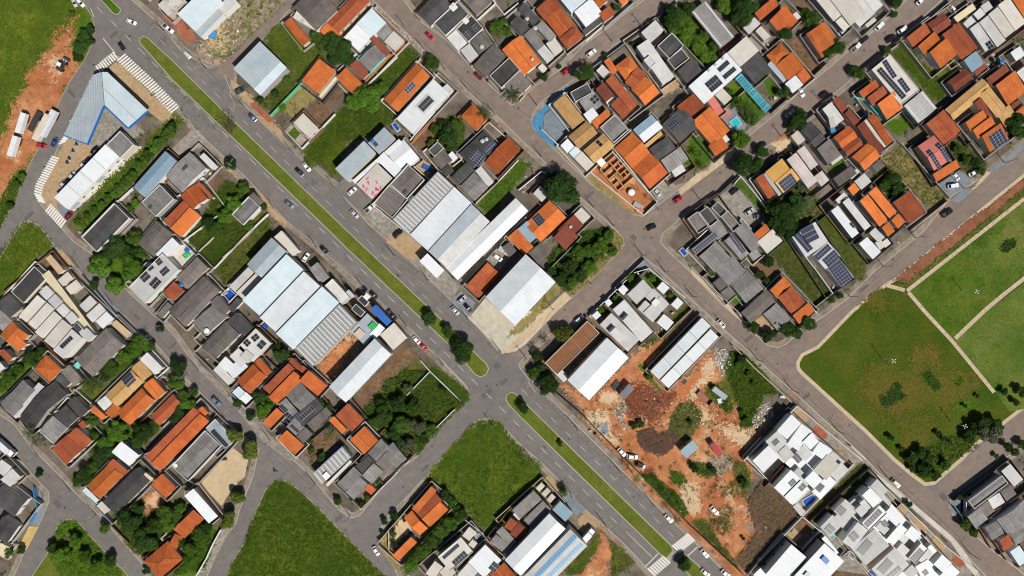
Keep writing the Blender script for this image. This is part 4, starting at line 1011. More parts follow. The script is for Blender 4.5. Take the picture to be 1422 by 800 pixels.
DATA = '''
@200 0
warehouse: white metal warehouse with blue-grey lean-to roof
b.m.6 240 105 440 -95 145
a.m.4 345 212 505 48 65
l.f.4 505 50 600 -40 70
house: pale flat roof with air units beside warehouse
e.f.5 95 35 215 -80 105
V 200 85 1.2 1 .8 tank_grey air_unit
V 228 60 1.2 1 .8 tank_grey air_unit
V 285 15 1.2 1 .8 tank_grey air_unit
V 160 20 1.4 1.4 .7 tank_grey air_unit
@240 0
warehouse: pale grey-blue metal shed with side strip
a.m.5 428 485 612 295 190
b.m.4.4 566 622 750 430 58
house: narrow deep orange lean-to with white wall
k.m 780 168 830 128 195
e.f.3.4 833 122 862 72 205 #wall_white
V 905 150 1 1 .7 tank_grey air_unit
house: large brown-grey fibre-cement roof
n.g.4 835 50 985 -95 232
house: orange house with low rear wing
r.g 1070 155 1290 -70 112
o.m.2.8 1025 225 1075 165 125
house: square deep orange roof with cream side wall
o.M 893 560 1015 405 160
x.f.2.6 1012 668 1140 515 22
@240 160
house: small white roof with turf yard
e.f 838 52 905 -15 148 #wall_white
L 2 wall_white 780 108 895 232 1125 -10
L 2 wall_white 835 60 890 125 945 165
@480 0
house: white and pale blue metal roofs with grey annex
w.m -8 265 80 172 132
b.m.3.3 80 170 183 63 138
g.m.2.8 213 235 275 168 70
e.m.2.7 268 290 332 217 100
house: grey gable with turquoise walls and red strips
g.G 90 415 202 308 115 #wall_turquoise
d.m.2.8 175 285 205 257 155
d.m.2.8 35 460 78 420 125
o.m.2.9 -60 545 10 475 150
L 2.2 wall_turquoise 75 410 195 300
L 2.4 wall_turquoise 160 520 285 395
L 2 wall_brick 65 640 290 400 410 305
house: long orange roof with eight panels
o.g 265 690 490 440 130
S 408 632 468 574 35 4 2
L 2 wall_beige 490 440 520 402
house: white flat villa with framed panel array
w.f.4.2 352 825 608 548 152 #wall_white
l.f.4.6 486 742 574 650 82
K 500 740 575 663 56 6 2
l.f.3.2 670 610 705 580 55
L 2 wall_white 445 975 720 655 745 625 610 505
house: small orange hip roof with pergola
o.h 800 805 880 722 150
L 2 wall_white 950 890 995 850 1115 955
house: charcoal gable with white box on ridge
c.g 495 85 640 -60 135
c.gp 612 165 775 15 120
V 748 55 2.6 2.6 .9 wall_white roof_hatch
V 740 45 1 1 1.2 tank_grey water_box
house: charcoal roof with twelve panels and white terrace
c.gp 768 203 872 108 125
K 808 228 835 200 62 2 3
K 862 180 890 152 62 2 3
V 835 150 2 2 .8 wall_white roof_hatch
l.f 700 262 765 205 122
house: curved brown-grey roof with speckled terrace
n.G 862 285 962 215 110
T 945 325 .8 tank_grey
l.f 795 350 860 300 105
house: wide brown-grey vaulted roof
n.G 885 455 1030 305 122
house: dark walled roof with white end
c.mp 1000 530 1135 405 118
c.fp.2.8 1035 545 1070 500 60
house: brown-grey gable above small lawn
n.g 800 -10 910 -110 160
L 2 wall_white 1020 0 1100 100 1200 20
@720 0
house: staggered grey roofs on the hill road
c.m 0 62 45 22 155
c.m -60 165 -5 110 125
g.m 118 190 165 145 145
g.m 35 248 88 202 140
e.m.2.8 190 305 250 262 100
l.m.2.8 128 358 180 312 105
T 60 130 .7 tank_grey
T 118 195 .8 tank_grey
house: big orange gable above the hill road
o.G -115 345 15 245 235
T 95 412 .6 tank_grey
e.f.2.6 133 470 165 440 50
house: brown-grey roof at the palm corner
n.m -100 590 0 490 130
house: red and orange hips stepping to the road
r.G 120 65 240 -30 100
k.G 180 130 288 45 165
r.h 280 265 395 178 98
house: wide white roof with dark garage
b.m.3.6 270 -20 372 -110 150
w.m.3.4 385 88 503 -8 132
c.f.2.6 440 212 562 118 40
house: orange gable with dark red wing
o.G 510 20 590 -50 62
r.m 556 100 632 43 68
o.m.2.9 690 0 740 -42 52
house: pale flat slab roof with raised box
l.f.4 820 325 900 270 320 #wall_white
l.fp.4.6 868 420 910 385 72
l.m.3.4 850 228 950 140 92
house: charcoal roofs beside pale slab
c.gp 962 325 1062 232 122
c.mp 1030 420 1130 342 85
c.m.3.4 1100 495 1205 405 110
o.m.2.6 1140 435 1180 400 40
house: orange hips in an L with flat court
o.h 670 460 770 385 132
r.G.3.2 738 572 825 462 82
o.g.3.1 780 620 882 530 150
k.m.2.8 590 432 628 405 105
e.fp.2.7 540 492 582 450 82
house: row of dark red lean-to roofs
d.m 533 625 590 575 110
r.m.3.2 600 570 650 525 270
r.m 635 735 690 680 130
e.fp.2.7 692 635 735 605 30
e.fp.2.7 605 712 655 672 30
house: dark and grey roofs with skylight
c.mp 358 645 478 580 75
g.m 420 705 520 635 110
K 490 692 532 655 52 2 2
w.f.3.4 450 795 515 745 80
house: tan tiled house at the blue corner
y.G.4 237 722 322 655 225
@720 160
house: tan tiled roof with patched ridge
y.g.4 345 148 475 38 115
house: tan tiled roof with two skylights
y.g.4 450 245 590 125 120
K 532 188 552 170 52 1 2
house: white and beige carport roofs below tan tiles
w.m.2.8 290 212 340 165 72
b.m.2.7 350 262 400 215 50
e.f.2.8 388 300 440 250 125
house: square grey corrugated roof
g.gp.3.4 565 88 665 0 142
house: long orange roof in four bands
o.g.3.2 665 230 790 120 188
k.g.3.2 790 372 915 262 185
house: half blue half white metal roof
L.m.3.8 795 100 925 -5 56
w.m.3.5 833 143 963 38 62
y.m.2.6 872 208 985 112 28
house: charcoal roofs with pale end bay
c.g 905 235 1035 145 110
g.m.3.1 985 315 1122 220 105
l.m.2.8 1040 355 1115 308 90
house: dark roof with two panel rows
c.g 1000 60 1130 -60 180
S 1035 78 1090 30 40 4 2
S 1048 0 1078 -25 45 3 2
house: narrow orange wing between tan and grey roofs
o.m 505 50 610 -40 62
@960 0
shed: long weathered metal shed with red end
g.G.3.6 0 85 100 5 322 #wall_red
N 5
house: deep orange lean-to above pale green roof
k.m 435 95 565 -15 66
l.m.2.8 358 195 438 120 62
house: square deep orange roof with white edge
k.m.3.2 532 155 640 45 142
e.f.2.8 690 112 732 80 50
e.f.2.6 445 215 485 180 95
K 510 155 535 130 28 2 1
house: cluster of bright orange hips with white porch
o.h.3.2 520 385 620 300 98
o.G.3.3 585 455 700 360 135
k.m 725 522 778 475 80
w.f.2.9 650 582 725 522 85
a.m.2.7 520 455 545 430 170
house: beige block with charcoal wing
e.f.4 250 365 382 250 135
c.f.3.2 343 465 465 362 155
house: white flat house with three black arrays
w.f.4.2 -20 600 245 365 165 #wall_white
K 90 582 168 517 82 5 2
K 175 478 246 415 36 6 1
K 212 528 292 460 36 6 1
V 120 490 .9 .9 .7 tank_grey air_unit
V 165 452 .9 .9 .7 tank_grey air_unit
V 217 408 .9 .9 .7 tank_grey air_unit
e.f.2.8 165 662 218 612 95
house: red gable beside pink wing
r.G -100 740 20 645 118
q.m.2.8 105 700 150 668 130
house: orange hip behind the parked pickup
o.G 800 235 925 150 165
r.m.2.6 785 245 805 230 200
house: beige strip roofs with flat annex
e.m.3.4 850 -10 930 -80 212
e.m.3.6 950 -10 1060 -100 245
e.f.2.9 1000 150 1055 103 90
house: dark red strip roof on the street
d.m 970 705 1010 672 190
l.m.2.8 905 760 968 710 150
@960 160
house: orange roof with two white skylights
o.G.3.2 5 45 130 -60 215
k.G 118 212 212 150 88
e.f.2.6 202 165 240 135 45
@1182 0
house: pale grey roofs stepping to the road
l.m.3.2 -70 50 40 -50 190
l.m.3.4 60 -30 122 -82 155
e.f.2.6 95 172 160 120 28
house: white flat roof with three black arrays
e.fp.4 140 485 268 380 322 #wall_white
K 175 492 207 464 268 2 12
S 212 432 243 412 140 2 6
S 318 560 350 537 108 2 5
house: silver ribbed roof behind black arrays
s.G.3.6 365 735 495 628 158
N 6
house: orange roofs with turquoise walls
k.m 47 640 163 555 60 #wall_turquoise
r.m.3.2 105 680 215 598 75 #wall_turquoise
o.m 170 728 285 642 130 #wall_turquoise
L 2.2 wall_turquoise 20 670 95 690 190 800
house: orange house with red front slope
r.m 378 265 505 165 82
o.m.3.2 455 325 572 222 80
o.m 530 370 645 272 138
house: large red-brown gable with dark rear slope
d.g 525 165 640 90 100
r.G.3.2 630 240 745 152 222
house: pale blue metal roof with dark red edge
L.m.3.2 775 422 858 358 105
d.m.2.7 848 502 922 442 34
house: low dark red gable behind blue roof
d.g 668 568 793 475 88
house: tan tiled villa around a court
y.g.3.6 650 762 910 545 95
y.G.3.8 885 660 960 600 205
d.m 838 720 885 682 150
house: dark red and orange roof beside tan villa
d.m 930 548 1065 450 75
o.m 985 600 1118 498 168
d.m.2.7 1095 742 1160 690 35
o.m 1130 782 1230 705 90
house: beige terraced strips with panel
l.m 815 205 875 160 195
K 925 305 960 280 55 2 2
l.m.3.2 880 160 940 112 215
e.m.3.4 943 105 1010 52 205
e.m.3.6 1010 42 1085 -15 215
l.m.2.8 775 165 830 112 60
l.m.2.9 845 100 895 55 60
l.m.3 895 45 950 5 60
house: cream flat roof beside teal gate
x.f.2.8 710 120 840 25 46
house: bright orange roof above beige terraces
o.m 1100 10 1180 -60 150
house: white flat roofs with blue tank
w.f.2.9 1105 365 1170 322 72
l.fp.3 1145 505 1240 432 100
T 1055 428 .9
@0 160
shop: white station shop in four bays with grey end
w.m.3.6 385 575 740 205 118 x4 #wall_white
g.fp.4 742 205 837 110 134
house: long blue-grey gabled shed
L.g.4 925 500 1148 248 108
house: dull grey flat roof with small vents
g.fp.3.8 985 605 1110 482 140
V 1045 640 1.6 .8 .5 wall_dark vent
L 2 wall_white 925 500 810 605
house: black flat roof with pale rim
c.gp 575 845 800 612 150
house: brown-grey roof under the tree clump
n.g 955 890 1085 730 150
@240 160
house: double grey slab roof with pale side
g.G.3.6 -50 425 118 255 160 #wall_white
V 95 370 2.4 .8 .6 wall_dark vent
l.f.3 185 290 215 260 125
house: orange roofs stepping down beside grey block
k.G 50 560 165 475 130
r.m -60 735 78 592 66
o.m -10 787 125 640 92
r.m.2.8 175 480 192 465 140
shed: small grey gabled shed with pale wall
g.gp 415 690 532 565 108
n.m.2.7 536 560 566 535 86
L 2 wall_white 540 800 660 685
@480 160
shop: grey flat roof with blue tanks and pale strip
a.m.5 -70 375 130 180 115
a.f.5.2 155 195 268 82 110
T 185 180 .8
V 210 205 1.4 1.4 .7 wall_dark roof_unit
w.f.4.6 45 455 370 165 28
shop: white rooftop deck scattered with pink marks
e.f.5 75 480 218 332 150
house: white metal roof in front of grey deck
w.m.4.6 217 312 268 260 190
house: wide white gable with cluttered yard
w.g.4 285 265 402 168 170
house: dark weathered roofs in two bays
n.Gp.4.6 200 610 308 482 165
n.gp.4.6 312 480 435 345 155
V 415 535 2 1 .6 wall_dark vent
w.f.4.4 430 590 465 555 60
warehouse: silver ribbed hall with pale roof strips
s.M.6 325 725 640 390 155
N 17
warehouse: plain white hall roof
W.m.6 450 832 755 500 165
warehouse: grey and pale double hall
a.m.6 575 945 875 618 86
l.m.5.8 638 1002 938 680 86
shop: long white ribbed hall with low white annex
w.g.5 690 1055 1180 575 125
N 26
w.m.4 515 1015 570 960 165
house: low brown-grey roofs round a yard
n.G 600 300 680 235 100
c.mp.2.9 575 245 640 185 62
w.f.2.8 700 285 740 250 60
house: charcoal house with three panel arrays
c.g 790 265 960 105 140
S 855 292 905 235 42 4 2
S 888 332 945 265 42 5 2
S 958 240 1022 180 48 6 2
T 950 180 .8 tank_grey
T 978 168 .7 tank_grey
house: charcoal roofs wrapping the artificial turf
c.g 660 385 715 340 60
c.G 730 432 842 325 78
house: grey roof with pale side aisle
g.g 795 492 892 395 142
l.m.2.8 900 388 940 355 140
house: deep orange gable beside grass strip
k.G 965 325 1125 155 125
L 2 wall_white 905 610 1050 470 1200 310
@720 160
house: small pale roof behind the round tree
l.m.2.9 100 545 152 490 85
house: orange gable with sixteen panels
o.g 40 760 215 590 168
S 92 716 140 678 78 4 4
house: dark red lean-to with beige porch
d.m 270 800 385 690 100
T 362 775 .6 tank_grey
e.f.2.7 385 690 437 640 92
house: orange wing with blue-grey roof
o.m -75 850 -10 790 170
L.m.2.9 -30 812 60 735 130
@720 320
house: dark red lean-to beside scrub
d.m 240 50 330 -40 120
n.m.2.9 70 155 150 88 105
@480 320
house: red roof with orange front slope
r.m.3.6 835 385 985 222 76
k.m.3 890 438 1042 274 46
n.m.2.8 1085 118 1140 78 85
warehouse: broad white gabled warehouse by stone pavement
W.g.7 970 465 1250 165 285
@0 320
house: charcoal flat roofs beside grass point
c.fp 80 425 240 250 120
c.m -30 520 75 435 130
townhouse: cream terrace with beige roof strips and panels
t.f.3 315 195 350 165 145
x.f.3.2 290 312 340 275 540 #wall_cream
e.m.5 133 595 262 448 66
e.m.5 197 645 328 500 66
e.m.5 245 705 378 560 70
e.m.5 308 765 435 615 86
l.m.5 372 832 502 685 92
K 415 802 492 728 32 5 1
l.f.4.6 270 430 322 380 75
l.f.4.6 330 490 382 440 75
l.f.4.6 390 550 437 505 75
l.f.4.6 450 602 497 560 70
l.f.4.6 508 665 535 640 78
K 512 665 535 645 55 2 3
l.f.4.6 555 722 600 675 80
K 200 640 225 615 50 1 2
townhouse: small grey and white carports of the terrace
e.f.2.7 400 345 470 285 58
e.f.2.7 455 400 530 340 60
l.f.2.7 550 522 625 450 65
l.f.2.7 597 590 690 505 68
w.f.2.7 665 632 740 560 72
L 2 wall_grey 350 165 930 710
house: wide brown-grey gable with white walls
n.g.3.4 525 895 738 675 172 #wall_white
t.f.2.8 775 655 805 620 140
house: orange gable with hip corner beside terrace
o.g 5 720 88 628 150
g.m -60 620 10 550 110
house: white house with five panel frames
l.fp.4.6 895 395 1130 160 160 #wall_white
K 965 322 1012 280 58 4 2
K 1032 372 1082 318 60 4 2
K 1012 247 1047 222 48 3 2
K 1072 212 1105 185 48 3 2
K 1105 287 1152 245 46 4 2
w.f.4 1080 165 1195 48 72
house: small dark roof below panel frames
n.m.2.8 1090 585 1165 497 45
@240 320
house: red lean-to with grey gable and turquoise tank
n.g 22 330 168 182 110
r.m.2.8 -60 430 15 355 90
T 60 378 .8 tank_blue
house: pair of weathered brown-grey gables
n.g -30 555 215 315 80
n.g 32 615 270 365 80
house: mottled grey roofs with white tank
g.G 140 640 290 505 130
T 235 697 1 white_paint
n.m 262 500 317 450 130
house: old brown-grey gable beside white villa
n.g 205 800 372 630 130
c.m 385 630 445 570 150
c.m.2.8 380 540 450 465 45
house: pale strip roofs beside the covered pool
l.f.3.4 395 385 525 252 55
e.m.3.2 440 430 577 297 66
warehouse: small pale grey gabled hall
a.g.6 515 235 685 50 158
warehouse: long pale blue hall
b.m.6.4 490 485 795 165 165
warehouse: long white hall
W.m.6.4 610 605 915 285 158
warehouse: long blue-white hall
b.m.6.4 722 715 1040 390 160
warehouse: silver ribbed hall beside rust yard
s.M.6 850 820 1155 510 178
N 15
shop: pale flat shop roof at the kerb
e.f.4 700 48 755 0 185
shop: grey square canopy over the forecourt
g.f.4 945 265 1005 220 130
shop: white framed roof before the halls
l.fp.4 1055 385 1110 335 180
house: white flat house with panels below old roofs
l.f.4 450 810 575 680 150
K 485 780 515 750 45 2 2
K 540 745 580 712 42 2 2
K 580 800 620 755 45 2 3
L 2 wall_white 330 455 395 390 450 440 385 505
@480 320
shop: jumble of dark roof boxes at the avenue
c.fp.4 40 547 72 510 85
c.fp.4.2 82 482 112 450 70
V 150 460 2 2 .8 white_paint roof_unit
l.f.4.2 0 430 20 410 60
a.f.3.6 30 700 150 575 140
V 190 665 3 2.6 .6 green_plastic cover
V 100 715 3.2 3.2 .8 wall_beige roof_hatch
shop: bright blue tarpaulin roof
B.m.4 175 548 210 515 160
shop: beige flat roof with white shed
e.f.4 238 725 335 640 140
w.m.3.6 168 718 235 645 52
@240 480
warehouse: pale white gabled hall by brown yard
W.g.6 1085 285 1400 -50 160
house: white flats with dark panels and stepped boxes
l.f.4 395 75 470 0 110
l.f.4.4 465 75 510 25 75
w.f.3.6 315 130 365 75 80
w.f.3.4 370 170 470 85 80
l.f.3.2 280 170 320 130 150
c.m.2.8 205 10 240 -25 100
house: deep orange gable with rear wing
k.g.3.2 445 245 560 125 130
k.G 565 115 605 82 130
house: pale blue carports in a pair
b.m.2.7 415 325 460 280 75
w.m.2.7 465 365 510 320 60
house: long red and orange gable of the terrace
r.m 630 295 805 120 62
k.m 668 355 845 175 85
r.m 808 108 835 82 90
house: deep orange roof behind grey terrace roof
k.m 885 240 950 168 165
r.m.2.8 875 165 905 135 60
house: plain grey gable of the terrace
g.g 785 345 885 250 165
house: dark grey roofs with four panel groups
g.m 735 405 790 360 130
K 740 425 765 400 60 1 4
K 775 485 800 455 60 1 3
c.m.2.9 840 490 1000 365 95
K 875 495 965 415 35 6 1
n.m.2.9 930 540 1065 425 70
g.m.2.8 790 560 850 500 95
K 815 560 835 540 70 1 4
n.m.2.8 858 630 925 565 70
house: orange roof with blue covered pool
o.m 628 530 725 430 65
house: square orange flat gable on the street corner
o.m 735 645 800 580 160
house: orange pair of roofs behind palm
o.m 1090 515 1125 485 130
r.G 1130 485 1215 400 160
house: bright orange gable beside overgrown lot
o.G 1230 655 1330 558 140
house: grey gables at the overgrown lot corner
g.g 1355 745 1445 645 130
g.g.3.3 1450 735 1530 670 150
c.m.2.8 1300 795 1350 745 90
@0 480
house: orange hip behind old grey roofs
o.h 235 155 320 62 150
house: red and orange roofs in leafy garden
o.m 75 -20 130 -70 82
r.m 0 50 35 20 86
l.m.2.7 -60 150 -5 105 65
house: old grey courtyard roofs with beige aisle
g.g 0 400 70 330 130
g.g 62 345 162 235 110
n.m.2.9 105 378 150 325 60
l.m.2.8 78 480 270 255 44
house: charcoal roof with green light court
c.g 242 352 390 235 130
c.g 130 510 235 360 128
house: brown-grey lean-to with turquoise panel
n.m 430 180 490 130 135
c.m.2.9 390 232 432 190 90
V 550 130 3 2 .4 wall_turquoise roof_hatch
house: speckled grey gable with charcoal wings
g.G 275 595 368 487 130
c.m 385 480 465 410 120
c.m.2.9 470 400 525 350 135
L 2.4 wall_white 265 600 400 480 640 450
house: red gable pair beside grey gable
r.G 360 720 475 612 150
r.m 485 618 545 560 140
r.m.2.6 545 545 580 515 50
house: small curved orange roof by palms
o.m.2.8 635 440 665 412 110
l.m.2.8 675 395 735 345 75
house: tan mottled gable with solar array
y.g 735 340 915 165 118
S 845 236 905 180 76 4 3
y.G 912 155 978 100 125
o.m.2.8 735 465 800 395 70
house: narrow white roof at the tan gable end
l.m.3 975 95 1028 45 150
house: bright orange gable with stone side wall
o.g 815 465 985 292 125
o.G 995 280 1060 222 135
house: red gable with white side wall
r.g 1045 490 1200 335 92 #wall_white
house: plain white roof among gardens
w.m 785 735 852 660 152
house: long red roof with orange front
r.m.3.2 1010 770 1350 425 62
k.m 1055 814 1395 468 82
T 1215 835 .8 white_paint
k.m.2.6 1375 445 1412 418 62
@0 640
house: orange gable with pale blue eave
o.g 605 172 765 10 130
r.m 757 20 800 -22 130
b.m.2.8 580 200 605 178 125
house: long charcoal gable with cream corner
c.g 715 280 945 50 132
x.f.2.7 995 100 1010 80 70
L 2 wall_white 680 300 560 200
e.f.2.6 670 315 705 280 80
house: deep orange roof above red yard
k.G 1050 165 1125 88 140
house: deep orange hip beside the lane
k.h 1000 695 1165 555 165
house: broad charcoal roofs at the street fork
c.G -60 270 30 150 200
c.g -60 500 20 385 130
house: white flat box above the fork
l.f 5 130 85 52 82
l.f.2.8 -40 60 10 -10 90
house: cream flat roof with yellow pavement
x.f.2.8 -30 640 5 570 70
@240 480
house: grey gabled block with arched panel rows
g.gp.3.4 0 830 230 585 155
a.fp.3.2 230 572 295 508 200
K 257 605 290 575 165 1 9
house: dark arched pergola beside grey block
v.m.3 175 628 215 590 180
@240 640
house: slim white roof along the sand court
w.m.3.2 92 235 155 185 255
house: small deep orange lean-to in garden
k.m 12 470 150 333 98
k.m.2.8 -30 590 20 500 60
@480 640
@240 640
shed: grey striped shed with white hatch by the street
s.M.3.4 968 90 1175 -100 100
N 9
V 1070 100 2.4 2.4 .5 white_paint roof_hatch
e.f.2.8 1060 165 1230 -5 22
@480 640
house: grey corner gables with orange porch
g.G -60 160 55 40 82
g.m 0 215 100 110 80
c.m 70 35 160 -40 80
g.m 115 100 195 12 92
n.m 210 10 290 -70 130
k.m.2.7 130 192 165 155 65
L 2 wall_white 100 340 220 220 380 60 440 0
house: bright orange L-shaped house in four slopes
o.m.3.2 460 330 595 175 50
r.M.3 482 352 613 215 82
o.m 530 400 657 280 82
o.g 405 395 460 345 165
o.m.2.9 325 655 455 525 58
L 2 wall_beige 295 480 300 625 380 695
house: pale flat house with curved dark panels
e.fp.4 640 665 800 530 132
S 668 666 776 572 26 8 1
K 735 702 822 622 52 5 2
e.f.3 810 520 858 458 62
e.f.2.8 852 582 880 545 45
e.f.3.4 555 782 620 695 72
e.f.3.6 650 772 712 715 82
house: white flat house beside pool house
w.f.4 850 705 970 582 155
K 990 745 1030 695 55 2 3
l.f.3.4 775 792 850 710 92
house: deep orange gable by the white flat house
k.G 1000 790 1100 705 150
house: grey strips and red roof beside fenced field
g.m 1000 560 1045 505 152
g.m 1045 490 1090 450 152
r.m 1100 450 1145 388 130
l.m.2.8 1160 372 1210 322 60
@720 640
house: grey ribbed sheds beside tan boxes
g.m.3.4 -45 340 105 205 85
g.m.3.4 35 410 168 275 85
e.f.2.8 120 190 160 150 36
e.f.2.8 160 228 200 186 36
e.f.2.8 195 270 232 228 36
d.m -60 500 0 425 90
shop: blue-grey flat shop roof
L.f.4 235 340 290 280 122
warehouse: white and grey gabled hall by the avenue
w.g.6 -95 690 215 365 155
warehouse: pale hall with blue translucent roof rows
l.g.6.4 38 802 360 475 165
C 108 792 385 505 34 18 1
C 190 802 430 565 30 15 1
@960 480
townhouse: cubic white townhouses round dark courts
l.f.3.2 505 690 700 478 186
w.f.3.1 650 815 841 605 186
w.f.6 595 590 695 478 92
w.f.5.6 668 680 765 542 90
l.f.5 515 665 600 590 108
K 555 672 590 640 36 3 2
w.f.6 772 668 832 608 78
w.f.5.4 840 742 892 665 100
l.f.5 730 740 780 690 90
w.f.4.6 425 800 540 690 110
l.f.5.2 600 740 660 690 90
K 700 775 735 745 60 2 4
@960 640
townhouse: stepped white townhouses with blue pool
l.f.3.1 830 100 982 -68 110
l.f.3 620 190 760 60 150
w.f.5 575 185 692 62 95
K 670 155 708 120 36 3 2
w.f.5.4 645 250 760 135 82
K 738 188 775 150 40 2 1
l.f.4.6 710 78 747 45 75
w.f.6 785 130 847 68 92
e.f.5.6 850 62 945 -45 115
w.f.5 838 215 950 95 80
K 850 190 888 142 52 1 6
l.f.4.4 960 92 1042 10 75
l.f.3 705 320 740 290 85
L 2.2 wall_white 385 -20 775 385 1130 20
house: white box house with flat roof
w.f.6 515 790 695 580 140
w.f.3 430 792 482 742 80
L 2.4 wall_white 470 700 772 388 920 510
house: big white box house with roof units
w.f.7 700 815 925 572 185
V 925 685 2 3 .6 tank_blue roof_unit
V 800 790 2 2 .6 tank_grey roof_unit
w.f.3.4 905 540 930 520 150
@1182 640
townhouse: white terrace with ribbon panels and teal pool
l.f.3 -125 395 150 150 196
l.f.5 130 180 178 128 110
w.f.6 75 240 132 188 116
l.f.5 58 292 92 265 75
l.f.4.8 25 342 72 300 72
w.fp.5.6 72 430 195 308 76
K 85 436 190 328 42 6 1
l.f.4.6 -120 350 -40 265 90
K -110 350 -70 305 55 3 2
l.f.4.8 -215 460 -130 375 100
K -190 475 -150 432 60 2 3
l.f.5 -60 560 45 425 92
K -25 525 22 482 58 2 3
townhouse: white terrace with grey ribbed roof boxes
w.f.3.1 8 544 283 299 196
w.f.5.6 225 372 272 322 130
K 205 422 235 403 50 2 3
l.f.5 170 462 207 420 80
l.f.5 0 610 165 470 155
K 32 628 115 532 56 1 8
w.f.5.8 245 545 340 435 65
w.f.5 370 510 420 450 90
townhouse: white terrace with two dark arrays and blue pool
l.f.3 141 693 416 448 196
l.f.5.2 315 612 352 570 75
w.fp.5.6 395 672 482 570 66
K 405 678 475 602 46 5 1
l.f.5 140 752 300 605 155
K 175 758 256 668 58 1 8
K 242 802 332 727 32 4 1
townhouse: white stepped terrace at the lower street
w.f.3.1 274 842 549 597 196
l.f.4.8 468 692 535 610 52
w.f.5.6 530 600 556 578 64
w.f.6 572 718 632 650 90
w.f.5.8 615 797 698 716 80
w.f.5 445 735 530 685 120
K 490 772 520 750 36 2 2
l.f.4.6 365 775 422 720 68
L 2 wall_white 180 130 640 580 880 770
house: grey patchwork roofs at the corner
g.gp.3.6 805 275 1040 98 70
n.m.3.5 885 320 940 275 92
l.m.3.7 945 270 1025 220 80
n.m.3.6 1030 215 1100 165 82
g.m.3.4 800 385 885 320 105
l.f.2.8 1042 72 1105 20 140
house: broad old grey gables beside patchwork roofs
g.g 925 465 1010 415 102
g.G 1010 410 1200 270 140
g.g.3.2 1085 500 1230 400 105
house: small red roof with pale blue neighbour roof
r.m.2.9 1015 550 1080 505 90
b.f.3 1103 632 1168 588 120
@960 160
house: grey strip roofs stepping along the wall
n.mp -30 720 40 670 128
c.mp 50 680 108 635 122
c.mp 135 645 180 600 90
n.mp 200 705 250 665 138
g.m.2.9 120 778 190 728 110
house: small red lean-to with stone path
r.m 437 445 490 408 172
house: yellow roof with fifteen panels
Y.m.3.4 508 398 625 302 95
Y.m.3 575 470 692 370 95
S 598 472 686 402 76 5 3
a.m.2.7 492 418 512 402 185
house: pinkish white concrete roofs in three slabs
p.m.3.4 658 312 722 262 250
p.m.3.8 728 252 780 212 165
p.m.3 850 430 905 385 85
house: brown-grey roofs behind pinkish slabs
n.m 865 235 955 165 140
c.m 755 110 820 40 130
c.m.2.9 820 190 890 120 110
l.f.2.8 948 302 1022 250 56
n.G.2.9 985 440 1110 350 68
l.f.2.6 1092 422 1150 370 32
shed: small cream shed by rubble yard
e.f.2.8 690 145 740 105 85
house: orange terrace roofs with dark valleys
k.g 985 155 1095 72 98
r.g.3.2 1045 235 1155 152 66
house: dark red strips behind orange terrace
d.m 1050 -5 1090 -40 190
d.m 1135 85 1185 45 250
@1182 160
house: bright orange gable end by dark strips
o.g.3.2 5 290 115 190 130
house: deep orange strip roof beside lawn
k.m 100 25 145 -10 240
e.m.2.7 75 50 100 28 235
house: pink roof with two panel rows
q.g.3.8 462 215 575 140 205
S 508 257 534 237 155 2 7
S 570 210 597 188 150 2 7
o.m.3 560 412 722 310 62
L 2 wall_grey 345 190 690 575
house: red gable behind pink roof
r.G 520 60 640 -40 190
house: tan house with steep panel array
o.m.3.6 785 55 905 -35 75 #wall_cream
o.m.3.6 835 105 962 10 75 #wall_cream
o.m.3.4 890 150 1022 60 130 #wall_cream
S 938 158 1025 93 102 4 5
y.m 1000 0 1085 -70 110
house: red hip house beside rough lot
r.G.3.2 290 605 402 520 185
house: pair of narrow orange strip roofs
o.m 45 600 100 552 232
o.m 107 545 158 498 235
o.m.2.8 270 732 320 682 80
o.m.2.8 205 782 255 742 80
house: pale box roof behind orange strips
l.f.3 22 460 92 402 76
n.m.2.8 140 352 200 305 60
@960 160
house: modern white strips with black skylights
w.f.4.4 970 665 1018 628 240
K 1095 755 1118 735 42 2 2
l.f.4 1050 605 1092 572 250
l.f.3 1000 590 1060 535 35
o.m.2.8 1080 512 1125 470 65
@1182 320
house: white front boxes of the modern strips
w.f.4 55 92 112 45 52
w.f.3.6 83 127 140 75 100
e.f.3 165 87 205 60 60
l.f.3.4 125 20 165 -20 95
l.f.2.8 210 85 250 55 45
@960 320
house: grey roofs with long panel row on top
g.G.3.2 55 180 168 75 155
g.m.3 0 130 165 0 52
S 14 136 162 14 32 11 2
house: grey roof with steep panel column
g.m 225 75 280 25 180
S 258 47 286 25 150 2 9
house: pale brown-grey roof beside orange strip
g.m 290 0 360 -60 200
g.m.2.8 395 165 450 125 60
house: beige flat roof with orange strip
e.f.3.4 458 80 565 -10 108
o.m 415 40 510 -45 58
house: grey gable with palm court
g.G 165 280 288 175 140
n.m.2.8 150 366 205 320 78
n.m.2.8 200 432 262 382 75
house: mottled grey gable with pink stains
g.g.3.2 270 378 392 275 168
house: grey roofs by the tan corner patio
n.g 345 570 515 418 100
g.G 500 580 592 502 150
house: orange and red duplex with white divider
o.m 540 415 640 318 85
r.G.3.2 598 465 695 385 148
o.m 698 590 810 498 78
L 2.6 wall_white 805 490 880 585
house: roof covered with five panel arrays
l.f.4 700 45 860 -60 172
S 708 42 748 8 152 2 8
S 752 0 840 -45 110 6 3
l.f.4.2 845 172 950 80 132
S 850 178 946 92 45 6 2
S 905 205 990 132 70 5 3
l.f.4 945 267 1032 200 158
S 948 265 1032 203 155 5 7
@720 320
house: long rust-brown roof in white parapet
u.fp.4 185 920 478 628 118
warehouse: white gabled hall on the dirt lot
w.g.6 340 1040 615 745 205
l.m.3 250 990 287 953 92
house: modern white villa at the street corner
